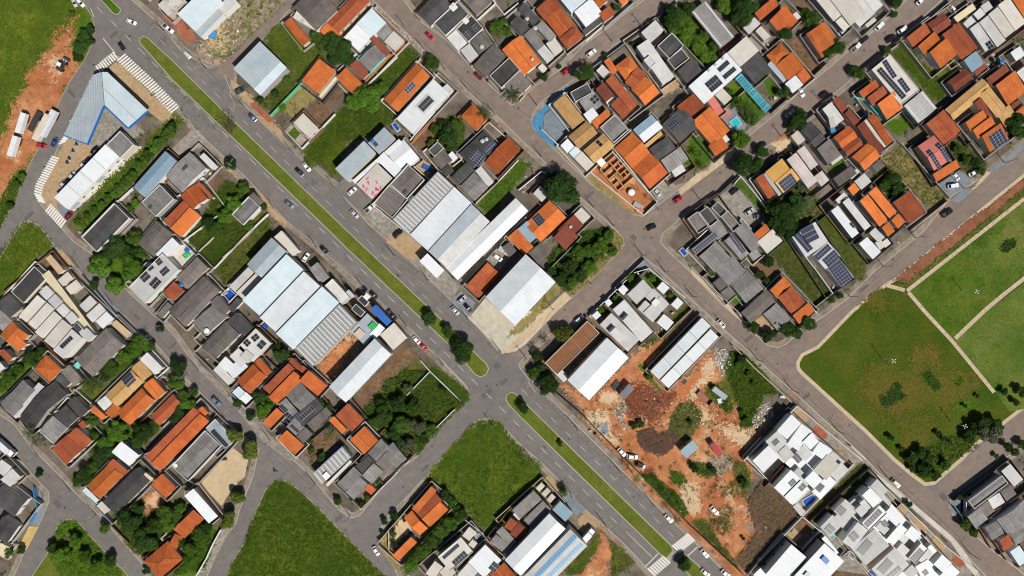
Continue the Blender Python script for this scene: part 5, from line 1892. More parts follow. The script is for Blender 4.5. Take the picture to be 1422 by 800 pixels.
l.f.4.4 755 445 865 340 95 #wall_white
l.f.4 880 460 938 402 150 #wall_white
l.f.3.8 828 545 882 485 140
l.f.4.2 868 570 985 455 85
V 950 500 2.6 2.2 .6 wall_white roof_hatch
w.f.3.4 690 412 727 375 55
w.f.3.6 960 400 1000 355 65
w.f.3.4 1060 515 1105 465 55
w.f.3.6 960 640 1010 580 90
L 2 wall_white 490 600 800 295 905 265 1160 470
house: modern white villa with raised roof box
l.f.4.2 655 550 735 480 300
l.f.5 720 622 757 582 95
V 735 600 3 .9 .6 wall_dark skylight_box
w.f.3 597 497 627 473 42
house: lower modern white villa with raised roof box
l.f.4.2 565 655 645 572 270
l.f.5 635 707 672 670 98
V 645 685 3 .9 .6 wall_dark skylight_box
w.f.3 510 590 547 558 42
@720 480
house: long pale terrace with twin white roofs
W.f.4.2 915 178 1275 -195 84 x4
w.f.3.7 985 242 1335 -115 78 x4
V 1140 30 2.4 1.2 .4 wall_dark vent
V 1150 250 2 1.4 .4 wall_dark vent
shed: small purple-grey shed among rubble
v.m.2.8 697 342 767 265 52
shed: small pale blue shed on the lot
L.m.2.8 1120 730 1205 655 72
@960 480
shed: grey metal container in weeds
a.f.2.6 143 312 166 282 112
shed: red metal container on the dirt lot
j.f.2.6 128 692 162 668 102
'''
build(DATA)
# plot walls round each property, broken where a roof or the street is in the way
ALLS = [s for _, _, l in HOUSE_SECS.values() for s in l]
BPOLY = [[tuple(W(x, y).xy) for x, y in pts(p)] for nm, m, p in BL if m == 'pavement_mix']
def in_poly(p, poly):
    c = False; j = len(poly)-1
    for i in range(len(poly)):
        if (poly[i][1] > p[1]) != (poly[j][1] > p[1]) and p[0] < (poly[j][0]-poly[i][0])*(p[1]-poly[i][1])/(poly[j][1]-poly[i][1])+poly[i][0]: c = not c
        j = i
    return c
for s in ALLS: s['inv'] = s['M'].inverted(); s['r2'] = (s['L']**2 + s['W']**2)
def blocked(p):
    for s in ALLS:
        if (s['a'].x-p.x)**2 + (s['a'].y-p.y)**2 > s['r2']+4: continue
        q = s['inv'] @ Vector((p.x,p.y,0))
        if -.35 < q.x < s['L']+.35 and -s['W']-.35 < q.y < .35: return True
    return not any(in_poly(p, b) for b in BPOLY)
for hn, (cur, ori, secs) in HOUSE_SECS.items():
    if not cur.name.startswith(('house','townhouse')): continue
    s0 = secs[0]; Mi = Matrix.Rotation(-s0['rz'],4,'Z'); c = []
    for s in secs:
        for u, v_ in ((0,0),(s['L'],0),(s['L'],-s['W']),(0,-s['W'])): c.append(Mi @ (s['M'] @ Vector((u,v_,0))))
    g = 1.1; x0 = min(q.x for q in c)-g; x1 = max(q.x for q in c)+g; y0 = min(q.y for q in c)-g; y1 = max(q.y for q in c)+g
    Mf = Matrix.Rotation(s0['rz'],4,'Z'); m = MB(); wm = random.choice(('wall_grey','wall_beige','concrete_dull','wall_grey','wall_brown','wall_dark','wall_white')); hh = random.uniform(1.9,2.5)
    for a, b in (((x0,y0),(x1,y0)),((x1,y0),(x1,y1)),((x1,y1),(x0,y1)),((x0,y1),(x0,y0))):
        A_ = Mf @ Vector((*a,0)); B_ = Mf @ Vector((*b,0)); n = max(2, int((B_-A_).length/.7)); run = None
        for k in range(n+1):
            p = A_ + (B_-A_)*k/n; bad = blocked(p)
            if not bad and run is None: run = p
            if (bad or k == n) and run is not None:
                e = A_ + (B_-A_)*max(0,(k-1 if bad else k))/n
                if (e-run).length > 1.2: m = MB(); m.bar(run-ori, e-ori, .16, hh); m.bar(run-ori+Vector((0,0,hh-.02)), e-ori+Vector((0,0,hh-.02)), .24, .06); m.build('boundary_wall', wm, cur)
                run = None

# ---------------------------------------------------------------- filling station canopy: two wings on columns
can = empty('station_canopy', W(140,140)); can.location.z = 0; co = can.location.copy()
tag(can, 'L-shaped pale canopy of the filling station with blue edge', 'canopy')
def canopy(poly, mat, z, nm, lower=.55):
    P_ = [W(x,y,z) - co for x, y in poly]; bm = bmesh.new(); a = [bm.verts.new(p) for p in P_]; f = bm.faces.new(a)
    if sum(P_[i].x*P_[(i+1)%len(P_)].y-P_[(i+1)%len(P_)].x*P_[i].y for i in range(len(P_))) < 0: f.normal_flip()
    g = bmesh.ops.extrude_face_region(bm, geom=[f]); bmesh.ops.translate(bm, verts=[e for e in g['geom'] if isinstance(e, bmesh.types.BMVert)], vec=(0,0,-lower))
    bmesh.ops.triangulate(bm, faces=bm.faces[:]); me = bpy.data.meshes.new(nm); bm.to_mesh(me); bm.free(); me.materials.append(MATS[mat]); return obj(nm, me, can)
canopy([(88,188),(129,104),(140.5,100),(144.5,146),(120,200)], 'a', 5.5, 'canopy_wing')
canopy([(141.5,100),(149,100),(205,153),(178,177),(145.5,146)], 'b', 5.5, 'canopy_wing')
for pl in ([(144,147),(121,201)], [(146,148),(177,178)], [(178,178),(205,154)], [(120,200),(88,188)]):
    m = MB(); a = W(*pl[0],5.5)-co; b = W(*pl[1],5.5)-co; m.bar(a-Vector((0,0,.7)), b-Vector((0,0,.7)), .45, .74); m.build('edge_band', 'trim_blue', can)
for a, b in (((139,101),(141,120)), ((141,120),(100,194)), ((141,120),(190,167))):
    m = MB(); p = W(*a,5.5)-co; q = W(*b,5.5)-co; m.bar(p-Vector((0,0,.05)), q-Vector((0,0,.05)), .3, .12); m.build('roof_gutter', 'wall_grey', can)
for x, y in ((108,172),(122,145),(135,118),(158,132),(176,150),(192,160)):
    m = MB(); p = W(x,y)-co; m.tube((p.x,p.y,0),(p.x,p.y,5),.25,.25,10); m.build('column', 'white_paint', can)
for x, y, lab in ((106,206,'grey fuel pump island below the canopy end'), (97,224,'small grey fuel pump island on the forecourt')):
    p = W(x,y); r = empty('pump_island', p, R(62)); r.location.z = .13; tag(r, lab, 'pump island')
    ln = 5.6 if x > 100 else 3.4
    m = MB(); m.box(-ln/2,-.6,0,ln/2,.6,.18); m.build('plinth', 'concrete_dull', r)
    for u in (-.28,.28):
        m = MB(); m.box(ln*u-.35,-.28,.18,ln*u+.35,.28,1.7); m.box(ln*u-.28,-.32,1.1,ln*u+.28,.32,1.5); m.build('pump', 'metal_dark', r)

# pink marks printed on the white deck roof
pk = [(150,440),(155,470),(215,465),(122,495),(145,515),(210,513),(243,505),(185,540),(208,555),(222,520)]
root = empty('rooftop_print', W(500+7,160+95,5.75)); root.location.z = 0; tag(root, 'scattered pink marks printed on the white deck roof', 'print')
for i, (x, y) in enumerate(pk):
    p = W(480+x/5,160+y/5,5.8) - root.location; m = MB(); m.box(-.8,-.25,5.80,.8,.25,5.815)
    if i % 2: m.box(-.3,-.6,5.816,.5,-.1,5.83)
    o = m.build('pink_mark', 'pink_paint', root, (p.x,p.y,.0), random.uniform(0,3))

# ---------------------------------------------------------------- unfinished brick house
uh = empty('unfinished_house', W(854,240)); uh.location.z = 0; uo = uh.location.copy(); tag(uh, 'unfinished roofless brick house with open rooms', 'house')
A = Vector((720+565/5,160+375/5)); B = Vector((720+690/5,160+265/5)); D = Vector((720+690/5,160+525/5))
def uv(s, t): q = A + (B-A)*s + (D-A)*t; return (q.x, q.y)
lines = [((0,0),(1,0)),((1,0),(1,1)),((1,1),(0,1)),((0,1),(0,0)),((.5,0),(.5,.8)),((0,.22),(1,.22)),((.5,.42),(1,.42)),((0,.48),(.5,.48)),((.3,.48),(.3,1)),((.5,.62),(1,.62)),((.5,.8),(1,.8)),((.75,.22),(.75,.42)),((0,.75),(.3,.75)),((.72,.62),(.72,.8))]
for a, b in lines:
    pa = W(*uv(*a),2)-uo; pb = W(*uv(*b),2)-uo; pa.z = pb.z = 0; d = (pb-pa).normalized()*.1
    m = MB(); m.bar(pa+d, pb-d, .3, 1.9); m.build('brick_wall', 'wall_brick', uh)
    m = MB(); m.bar(pa+d*2+Vector((0,0,1.9)), pb-d*2+Vector((0,0,1.9)), .34, .12); m.build('tie_beam', 'wall_tan', uh)
for s, t in ((.25,.1),(.72,.1),(.25,.35),(.62,.32),(.85,.52),(.15,.62),(.6,.9)):
    q = uv(s,t); p = W(*q)-uo; m = MB(); m.box(-1.1,-.9,.2,1.1,.9,.3); m.build('floor_slab', 'wall_tan' if s < .5 else 'wall_brick', uh, (p.x,p.y,0), R(42))
def simple_box_thing(nm, lab, cat, px, py, ang, parts, z=.13, group=None):
    r = empty(nm, W(px,py), R(ang)); r.location.z = z; tag(r, lab, cat, group)
    for pn, mat, bxs in parts:
        m = MB()
        for b in bxs: m.box(*b)
        m.build(pn, mat, r)
    return r
r = empty('water_tank', W(876,268)); r.location.z = .2; tag(r, 'round white water tank in the unfinished house yard', 'water tank')
m = MB(); m.tube((0,0,0),(0,0,1.6),1.2,1.35,18); m.build('body','tank_grey',r); m = MB(); m.tube((0,0,1.6),(0,0,1.9),1.4,.7,18); m.build('lid','white_paint',r)
simple_box_thing('site_hut','small white site hut beside the brick walls','hut',833.5,226.5,42,[('body','wall_white',[(-1.2,-1.5,0,1.2,1.5,2.3)]),('roof','white_paint',[(-1.4,-1.7,2.3,1.4,1.7,2.42)]),('door','wood',[(-.4,-1.54,0,.4,-1.5,1.9)])])
simple_box_thing('board_stack','grey stack of boards in the unfinished house yard','boards',886,286,-30,[('board','concrete_dull',[(-2.2,-1,.16*k,2.2,1,.16*k+.12)]) for k in range(5)])
simple_box_thing('brick_stack','orange stack of bricks in the unfinished house yard','bricks',888,293,-15,[('brick_layer','wall_brick',[(-1.6,-.8,.22*k,1.6,.8,.22*k+.2)]) for k in range(5)])

# ---------------------------------------------------------------- turquoise pergola of slats
pa = W(960+303/5,545/5,2.7); pb = W(960+345/5,508/5,2.7); d = pb-pa; d.z = 0; L0 = d.length; L1 = 320/5*S*.99; rz = math.atan2(d.y,d.x)
r = empty('pergola', (pa.x,pa.y,0), rz); tag(r, 'long turquoise slatted pergola over a side passage', 'pergola')
n = 15; sl = None
for i in range(n):
    y = -L1*(i+.5)/n
    if sl is None: m = MB(); m.box(0,-.5,2.7,L0,.5,2.8); sl = m.mesh('slat','T')
    obj('slat', sl, r, (0,y,0))
for x in (.1, L0-.1):
    m = MB(); m.box(x-.09,-L1,2.5,x+.09,0,2.68); m.build('beam','wall_white',r)
    for i in range(6): m = MB(); m.tube((x,-L1*(i+.25)/6,0),(x,-L1*(i+.25)/6,2.5),.08,.08,6); m.build('post','wall_white',r)

# ---------------------------------------------------------------- swimming pools: basin rim and water
def pool(ox, oy, a, b, w, mat, lab, z=.3):
    p = W(ox+a[0]/5,oy+a[1]/5,z); q = W(ox+b[0]/5,oy+b[1]/5,z); d = q-p; d.z = 0; L = d.length; Wd = w/5*S; rz = math.atan2(d.y,d.x)
    r = empty('swimming_pool', (p.x,p.y,.15), rz); tag(r, lab, 'swimming pool')
    m = MB(); m.box(.35,-Wd+.35,0,L-.35,-.35,.3); m.build('water', mat, r)
    m = MB(); m.box(0,-.35,0,L,0,.42); m.box(0,-Wd,0,L,-Wd+.35,.42); m.box(0,-Wd+.35,0,.35,-.35,.42); m.box(L-.35,-Wd+.35,0,L,-.35,.42); m.build('rim','concrete_light' if 'concrete_light' in MATS else 'white_paint', r)
pool(960,160,(262,45),(312,8),68,'pool_turquoise','square turquoise swimming pool with grey terrace')
pool(960,160,(245,90),(268,68),38,'pool_turquoise','small turquoise splash basin beside the square pool')
pool(480,160,(316,62),(345,42),70,'pool_blue','blue covered pool behind the white flat villa')
pool(240,320,(338,458),(395,400),65,'pool_blue','bright blue covered pool beside the pale halls',.3)
pool(480,640,(885,555),(922,500),70,'pool_deep','dark blue pool on the curved panel house terrace')
pool(480,640,(885,520),(905,498),35,'pool_turquoise','small turquoise shallow end beside the dark blue pool')
pool(960,640,(762,275),(845,225),60,'pool_blue','bright blue pool of the stepped townhouses')
pool(1182,640,(-30,660),(0,625),50,'pool_blue','blue pool of the ribbed box terrace')
pool(1182,640,(105,772),(132,744),65,'pool_blue','blue pool of the two array terrace')
pool(960,640,(930,505),(955,478),65,'pool_turquoise','teal pool at the end of the ribbon panel terrace')
pool(960,640,(1078,640),(1100,620),60,'pool_blue','small blue pool below the ribbon panel terrace')
pool(960,160,(1095,575),(1125,545),45,'pool_turquoise','tiny teal pool behind the modern strips')
pool(720,320,(1110,140),(1140,115),60,'pool_blue','small blue pool behind the grey strip roofs')
pool(240,480,(745,560),(760,520),70,'pool_blue','blue covered pool beside the orange terrace roof')

# small loose things in yards
def tarp(px, py, lx, ly, ang, mat, lab, z=.2):
    r = empty('tarpaulin', W(px,py), R(ang)); r.location.z = z; tag(r, lab, 'tarpaulin'); nx, ny = 8, 6; v = []; f = []
    for i in range(nx+1):
        for j in range(ny+1): v.append((lx*(i/nx-.5)+random.uniform(-.1,.1), ly*(j/ny-.5)+random.uniform(-.1,.1), .5+random.uniform(-.12,.3)))
    for i in range(nx):
        for j in range(ny): k = i*(ny+1)+j; f.append((k,k+ny+1,k+ny+2,k+1))
    n = len(v); v += [(x*1.05,y*1.05,0) for x,y,z_ in v]; ring = [i*(ny+1) for i in range(nx+1)] + [nx*(ny+1)+j for j in range(1,ny+1)] + [i*(ny+1)+ny for i in range(nx-1,-1,-1)] + [j for j in range(ny-1,0,-1)]
    for a, b in zip(ring, ring[1:]+ring[:1]): f.append((a, a+n, b+n, b))
    obj('sheet', mesh('sheet', v, f, mat), r)
tarp(594,234,4.6,1.9,-25,'B','blue water slide lying on the small tan patio')
tarp(294,48,4,3,-20,'wall_blue','dark blue tarp lying on the pale sand yard')
tarp(1000,556,2.6,2,20,'white_paint','white sheet lying by the lot wall')
tarp(1086,551,2.2,1.2,-10,'white_paint','white bundle lying against the wall by the street')
tarp(262,346,3,1.6,40,'B','blue crate cover in the panel frame yard')
tarp(260,354,3,1.8,40,'green_plastic','green crate cover in the panel frame yard')
tarp(368,454,2.4,2,40,'B','blue tarp in the light well behind the long white hall')
tarp(469,622,2.6,1.4,-40,'B','blue tarp beside the earth garden palm')
tarp(855,535,4,2.6,45,'metal_dark','dark tarp heap on the cleared lot')
tarp(312,-3+640,2,1,0,'metal_dark','dark cover beside the sand court')

# freestanding boundary walls of plots
for mat, hh, ox, oy, p, lab in (
  ('wall_green',2.4,240,0,'672,805 895,572','bright green painted fence wall beside weedy plot'),
  ('wall_white',2.0,480,480,'520,105 585,180 800,388','long white wall of the overgrown lot towards the avenue'),
  ('wall_white',2.0,480,480,'425,345 585,180','short white wall inside the overgrown lot'),
  ('wall_white',2.0,480,480,'625,575 755,445','white wall of the overgrown lot towards the side street'),
  ('wall_dark',2.2,720,480,'240,310 450,490 700,750 850,900 1190,1250 1560,1590','long dark fence between the avenue and the cleared lot'),
  ('wall_beige',2.2,960,480,'290,0 435,150 700,395','beige wall between the cleared lot and the street'),
  ('wall_white',2.8,960,480,'365,800 735,420','tall white side wall of the cubic townhouses'),
  ('wall_white',2.4,960,480,'735,420 1190,800','low white front wall of the cubic townhouses'),
  ('wall_white',1.8,240,160,'540,800 420,920 285,1065','pale wall across the leafy vacant plot'),
  ('wall_beige',1.8,240,320,'175,150 305,25','low wall inside the rough grassy plot'),
  ('wall_beige',1.8,240,320,'345,190 550,0','low wall across the rough grassy plot'),
  ('wall_white',2.0,720,160,'0,520 160,390 190,400','pale plot wall below the round street tree'),
  ('wall_white',2.2,720,160,'160,95 275,205 340,140','white court wall inside the blue painted corner'),
  ('wall_white',2.2,720,160,'500,395 870,695 965,605 655,225','white boundary wall around the unfinished house'),
  ('wall_white',2.2,960,160,'300,475 345,425 520,640','white wall of the dirty concrete yard'),
  ('wall_dark',2.2,960,160,'0,690 180,560 320,430','dark street wall of the grey strip roofs'),
  ('wall_white',2.0,240,640,'330,480 270,590 230,680 160,800','white garden wall along the lane'),
  ('wall_grey',2.2,1182,0,'70,490 380,270 700,0','grey street wall before the red-brown houses'),
  ('wall_beige',2.2,1182,160,'420,800 680,590','street wall before the red hip house'),
  ('wall_white',2.4,960,320,'690,55 870,280 985,440','white wall beside the roof full of panels'),
  ('wall_grey',2.2,960,320,'860,535 980,440','grey street wall at the end of the long grassy lot'),
  ('wall_dark',2.2,960,0,'560,780 830,545 950,430','dark street wall before the orange hips'),
  ('wall_grey',2.2,960,320,'0,255 345,585','grey front wall along the mottled roofs'),
  ('wall_beige',2.0,480,640,'640,240 840,420 960,510','beige wall between the orange house and fenced field'),
  ('wall_white',2.0,1182,480,'0,700 100,790','white end wall of the cubic townhouse row'),
  ('wall_dark',2.2,720,0,'520,480 640,380 850,220 1110,10','dark street wall on the shady side of the hill road'),
  ('wall_dark',2.0,960,160,'830,780 1010,640','dark back wall of the overgrown plot'),
  ('wall_brick',2.0,480,160,'450,200 620,20','brick garden wall beside the pool villa'),
  ('wall_white',2.2,1182,640,'800,280 800,390 880,470','white corner wall of the patchwork roofs'),
  ('wall_brown',1.8,0,640,'770,450 890,570','rusty brown wall beside the lane gardens'),
  ('wall_blue',2.2,0,640,'225,190 255,330 200,440','pale blue wall at the street fork')):
    o = wall_line([(ox+x/5,oy+y/5) for x,y in pts(p)], hh, mat); tag(o, lab, 'wall', 'plot walls')

# ---------------------------------------------------------------- vehicles
CARP = {}
def paintm(c):
    k = 'car_%d_%d_%d' % tuple(int(x*255) for x in c)
    if k not in MATS:
        m, nt, b = nodes_mat(k); b.inputs['Base Color'].default_value = (*c,1); b.inputs['Roughness'].default_value = .28; b.inputs['Specular IOR Level'].default_value = .6
        b.inputs['Coat Weight'].default_value = .5; MATS[k] = m
    return k
COL = {'white':(.72,.72,.72),'silver':(.42,.43,.45),'black':(.012,.012,.014),'grey':(.12,.125,.13),'red':(.42,.012,.018),'dark red':(.16,.01,.015),'blue':(.02,.05,.16),'dark green':(.03,.06,.05),'steel blue':(.1,.16,.22)}
def loft(prof, name, mat, half):
    """prof: list of (x,z_low,z_high,half_width) stations -> closed body"""
    v = []; f = []
    for x, z0, z1, hw in prof: v += [(x,-hw,z0),(x,hw,z0),(x,hw,z1*.75+z0*.25),(x,hw*.92,z1),(x,-hw*.92,z1),(x,-hw,z1*.75+z0*.25)]
    n = 6
    for i in range(len(prof)-1):
        for j in range(n): a = i*n+j; b = i*n+(j+1)%n; f.append((a,b,b+n,a+n))
    f.append(tuple(range(n-1,-1,-1))); k = (len(prof)-1)*n; f.append(tuple(k+j for j in range(n)))
    return mesh(name, v, [tuple(reversed(q)) for q in f], mat)
def car_meshes(kind, colour):
    k = (kind, colour)
    if k in CARP: return CARP[k]
    pm = paintm(COL[colour]); P = []
    if kind == 'car': L, hw, zr = 4.2, .86, 1.45; cab = (-1.65, -1.05, .35, 1.05)
    elif kind == 'suv': L, hw, zr = 4.6, .93, 1.68; cab = (-2.0, -1.5, .45, 1.1)
    else: L, hw, zr = 5.2, .93, 1.72; cab = (-.75, -.45, .75, 1.4)
    h = L/2
    P.append(('body', loft([(-h,.35,.72,hw*.88),(-h+.12,.25,.88,hw*.96),(-h+.7,.22,.95,hw),(0,.22,.97,hw),(h-1.1,.22,.92,hw),(h-.25,.25,.78,hw*.94),(h,.35,.62,hw*.8)],'body',pm,hw)))
    x0,x1,x2,x3 = cab; zb = .93; zi = hw*.88; zt = hw*.74
    v = [(x0,-zi,zb),(x3,-zi,zb),(x3,zi,zb),(x0,zi,zb),(x1,-zt,zr-.06),(x2,-zt,zr-.06),(x2,zt,zr-.06),(x1,zt,zr-.06)]
    P.append(('window_glass', mesh('window_glass', v, BOXF, 'car_glass')))
    m = MB(); m.hexa([(x1-.04,-zt-.02,zr-.06),(x2+.04,-zt-.02,zr-.06),(x2+.04,zt+.02,zr-.06),(x1-.04,zt+.02,zr-.06),(x1+.1,-zt+.08,zr),(x2-.12,-zt+.08,zr),(x2-.12,zt-.08,zr),(x1+.1,zt-.08,zr)])
    for sy in (-1,1):
        for xa, xb in ((x0,x1),(x3,x2)): m.tube((xa,sy*zi,zb),(xb,sy*zt,zr-.05),.045,.045,4)
    P.append(('car_roof', m.mesh('car_roof', pm)))
    if kind == 'pickup':
        m = MB(); m.box(-h+.1,-hw+.12,.97,-.85,hw-.12,.99); P.append(('cargo_bed', m.mesh('cargo_bed','metal_dark')))
        m = MB(); m.box(-h+.02,-hw,.9,-.8,-hw+.1,1.25); m.box(-h+.02,hw-.1,.9,-.8,hw,1.25); m.box(-h+.02,-hw+.1,.9,-h+.12,hw-.1,1.25); P.append(('bed_side', m.mesh('bed_side',pm)))
    CARP[k] = P
    if 'wheel' not in CARP:
        m = MB(); m.tube((0,-.11,0),(0,.11,0),.32,.32,12); CARP['wheel'] = m.mesh('wheel','rubber')
        m = MB(); m.tube((0,-.12,0),(0,.12,0),.18,.18,8); CARP['rim'] = m.mesh('rim','tank_grey')
        m = MB(); m.box(-.05,-.18,-.08,.05,.18,.08); CARP['headlight'] = m.mesh('headlight','chrome_light'); 
        m = MB(); m.box(-.05,-.18,-.08,.05,.18,.08); CARP['tail_light'] = m.mesh('tail_light','lamp_red')
        m = MB(); m.box(-.1,-.1,-.07,.1,.1,.07); CARP['mirror'] = m.mesh('mirror','metal_dark')
    return P
DRIVE = 'driving'
def car(kind, colour, px, py, ang, state, z=.03):
    """ang: heading on the picture, degrees clockwise from the right"""
    r = empty({'car':'parked_car' if state != DRIVE else 'car','suv':'parked_suv','pickup':'parked_pickup'}[kind], W(px,py,1), -R(ang)); r.location.z = z
    look = '%s %s %s' % (colour, {'car':'car','suv':'tall wagon car','pickup':'pickup truck'}[kind], state)
    lab = label_for(look, px, py, None)
    tag(r, lab, 'car' if kind != 'pickup' else 'pickup', 'cars on the streets and yards')
    for nm, me in car_meshes(kind, colour): obj(nm, me, r)
    L = {'car':4.2,'suv':4.6,'pickup':5.2}[kind]; hw = .86 if kind == 'car' else .93
    for sx in (-.31, .32):
        for sy in (-1, 1):
            w_ = obj('wheel', CARP['wheel'], r, (L*sx, sy*(hw-.1), .32)); obj('rim', CARP['rim'], w_)
    for sy in (-1, 1):
        obj('headlight', CARP['headlight'], r, (L/2-.1, sy*.55, .62)); obj('tail_light', CARP['tail_light'], r, (-L/2+.03, sy*.6, .72)); obj('mirror', CARP['mirror'], r, (.75, sy*(hw+.08), .95))
AV, CR = 44.5, -41
for e in '''car white 111 3 50 k;car white 182 30 22 d;car black 168.5 64 58 d;car red 57 202 15 y;car blue 75 197 -62 d;car black 131.5 208.5 -46 y;car black 122 223 -46 y;car silver 115 228.5 -46 y;car silver 99.5 244 -46 y;car black 94 251 -46 y;car silver 87.5 255.5 -46 y
car dark-red 95.5 299 -45 y;car black 415.5 238.5 45 d;car white 425.5 232 48 k;car steel-blue 401 283.5 40 d;car silver 259 75 48 k;pickup white 233 39 40 k;suv dark-green 333.5 125.5 -30 y;car blue 350.5 162.5 45 k
car red 596.5 49.5 44 k;car dark-red 664.5 105.5 44 k;suv black 596 100.5 50 y;suv white 821.5 73.5 -38 d;car red 786.5 98.5 -35 k;pickup white 1189 66 -42 k;car black 1144.5 131 -40 k;car white 1098 157.5 -35 k;suv white 1112 128 55 y
suv white 1222 36 -42 k;car black 1201 54 -42 k;suv black 1238 53 -35 k;suv white 1254 41 -35 k;car white 1279 1 -42 k;suv white 1323 14 45 y;car white 489 265.5 -40 y;pickup white 514 289 -42 y;car silver 492 297 45 k
car silver 912.5 267 50 y;car red 942 276.5 -35 k;car black 905 315.5 -25 d;car silver 1041 294 -35 y;car black 1058 201.5 -30 k;car black 1020 265 -40 y;car grey 1054 300 -10 y;suv white 1324 258 -10 y;car white 1327 245 45 y;pickup black 1316 295.5 -33 y
car white 424.5 357.5 -55 y;car black 450 347 45 d;suv black 552.5 324.5 -45 y;suv white 691.5 358 35 y;car silver 641.5 416 -40 y;car black 650 428 50 y;car silver 632 431.5 48 k;car black 519 410 45 k;pickup black 544.5 438 50 k;car white 578.5 472.5 48 k;car red 588 481.5 48 k
suv white 804.5 443.5 -40 k;car white 1002 449.5 48 k;suv white 878 634.5 8 y;car white 863.5 628 45 y;suv black 889.5 646 28 y;car white 929 720.5 45 k;car white 992 709 50 y;car white 979 769 48 d;car white 980 796 40 k;car white 1008 797 40 k
car white 522 765.5 60 k;suv white 1244.5 671.5 45 k;suv steel-blue 299.5 557 48 k;car silver 103 2.5 70 y;suv black 545 262 30 y;car blue 480 412 50 y;car silver 622 268 30 y;car white 1352 240 -30 y;car silver 1170 44 -40 y'''.replace('\n', ';').split(';'):
    k, c, x, y, a, s = e.split()
    car(k, c.replace('-',' '), float(x), float(y), float(a), {'k':'parked at the kerb','d':DRIVE,'y':'standing in a yard'}[s], .03 if s != 'y' else .2)

def wheels(r, xs, hw, rad=.48):
    for x in xs:
        for sy in (-1,1): o = obj('wheel', CARP['wheel'], r, (x, sy*hw, rad)); o.scale = (rad/.32,)*3
def truck(px, py, ang, L, wd, lab, boxm, cabm, z=.05, cab=True, hh=3.3, flat=False):
    r = empty('truck' if cab else 'semitrailer', W(px,py,2), -R(ang)); r.location.z = z; tag(r, lab, 'truck' if cab else 'trailer')
    h = L/2; cl = 2.1 if cab else 0
    m = MB(); m.box(-h,-wd/2+.2,.75,h-cl*.3,wd/2-.2,1.0); m.build('chassis','metal_dark',r)
    m = MB()
    if flat: m.box(-h,-wd/2,1.0,h-cl-.2,wd/2,1.15); m.box(-h,-wd/2,1.15,h-cl-.2,-wd/2+.08,1.6); m.box(-h,wd/2-.08,1.15,h-cl-.2,wd/2,1.6)
    else:
        m.box(-h,-wd/2,1.0,h-cl-.2,wd/2,hh)
        k = int(L/1.4)
        for i in range(k): x = -h + (L-cl-.2)*(i+.5)/k; m.box(x-.05,-wd/2+.05,hh,x+.05,wd/2-.05,hh+.05)
    m.build('cargo_body',boxm,r)
    if cab:
        m = MB(); m.hexa([(h-cl,-wd/2+.05,.7),(h,-wd/2+.05,.7),(h,wd/2-.05,.7),(h-cl,wd/2-.05,.7),(h-cl,-wd/2+.12,2.6),(h-.35,-wd/2+.15,2.6),(h-.35,wd/2-.15,2.6),(h-cl,wd/2-.12,2.6)]); m.build('cab',cabm,r)
        m = MB(); m.hexa([(h-.14,-wd/2+.25,1.55),(h-.02,-wd/2+.25,1.55),(h-.02,wd/2-.25,1.55),(h-.14,wd/2-.25,1.55),(h-.36,-wd/2+.3,2.45),(h-.3,-wd/2+.3,2.45),(h-.3,wd/2-.3,2.45),(h-.36,wd/2-.3,2.45)]); m.build('windscreen','car_glass',r)
        m = MB(); m.box(h-.9,-wd/2+.03,1.5,h-.4,wd/2-.03,2.2); m.build('side_window','car_glass',r)
    wheels(r, [-h+.9,-h+2.0] + ([h-.9] if cab else [-h+3.1]), wd/2-.2)
    return r
truck(31,172,107,8.8,2.2,'long white semitrailer, front one on the red dirt track','w','white_paint',.15,False,3.2)
truck(20,204,107,8.8,2.2,'white semitrailer standing behind another on the red track','w','white_paint',.15,False,3.2)
truck(60,178,118,12,2.6,'cream semitrailer with blue lettering side beside the street','e','white_paint',.15,False,3.3)
truck(68,172,118,12,2.4,'pale box semitrailer next to the cream semitrailer','w','white_paint',.15,False,3.1)
truck(47,168,118,9,2.3,'dark flatbed trailer between the white and cream semitrailers','metal_dark','metal_dark',.15,False,2,True)
truck(816.5,743,-48,7,2.4,'white box truck on the tan forecourt by the avenue','w','white_paint',.2)
truck(1154,174,78,7,2.3,'cream cargo truck with blue front behind red roofs','e','wall_blue',.2)
truck(981,555,42,8.5,2.4,'dark red flatbed truck on the pale worn track','rust','rust',.2,True,2,True)
truck(8,622,42,9,2.5,'white delivery truck parked at the fork street','w','white_paint',.05)
truck(700,347+2,35,5,2.1,'grey cargo van in the yard beside the red roof','l','silver_none' if False else 'tank_grey',.2)
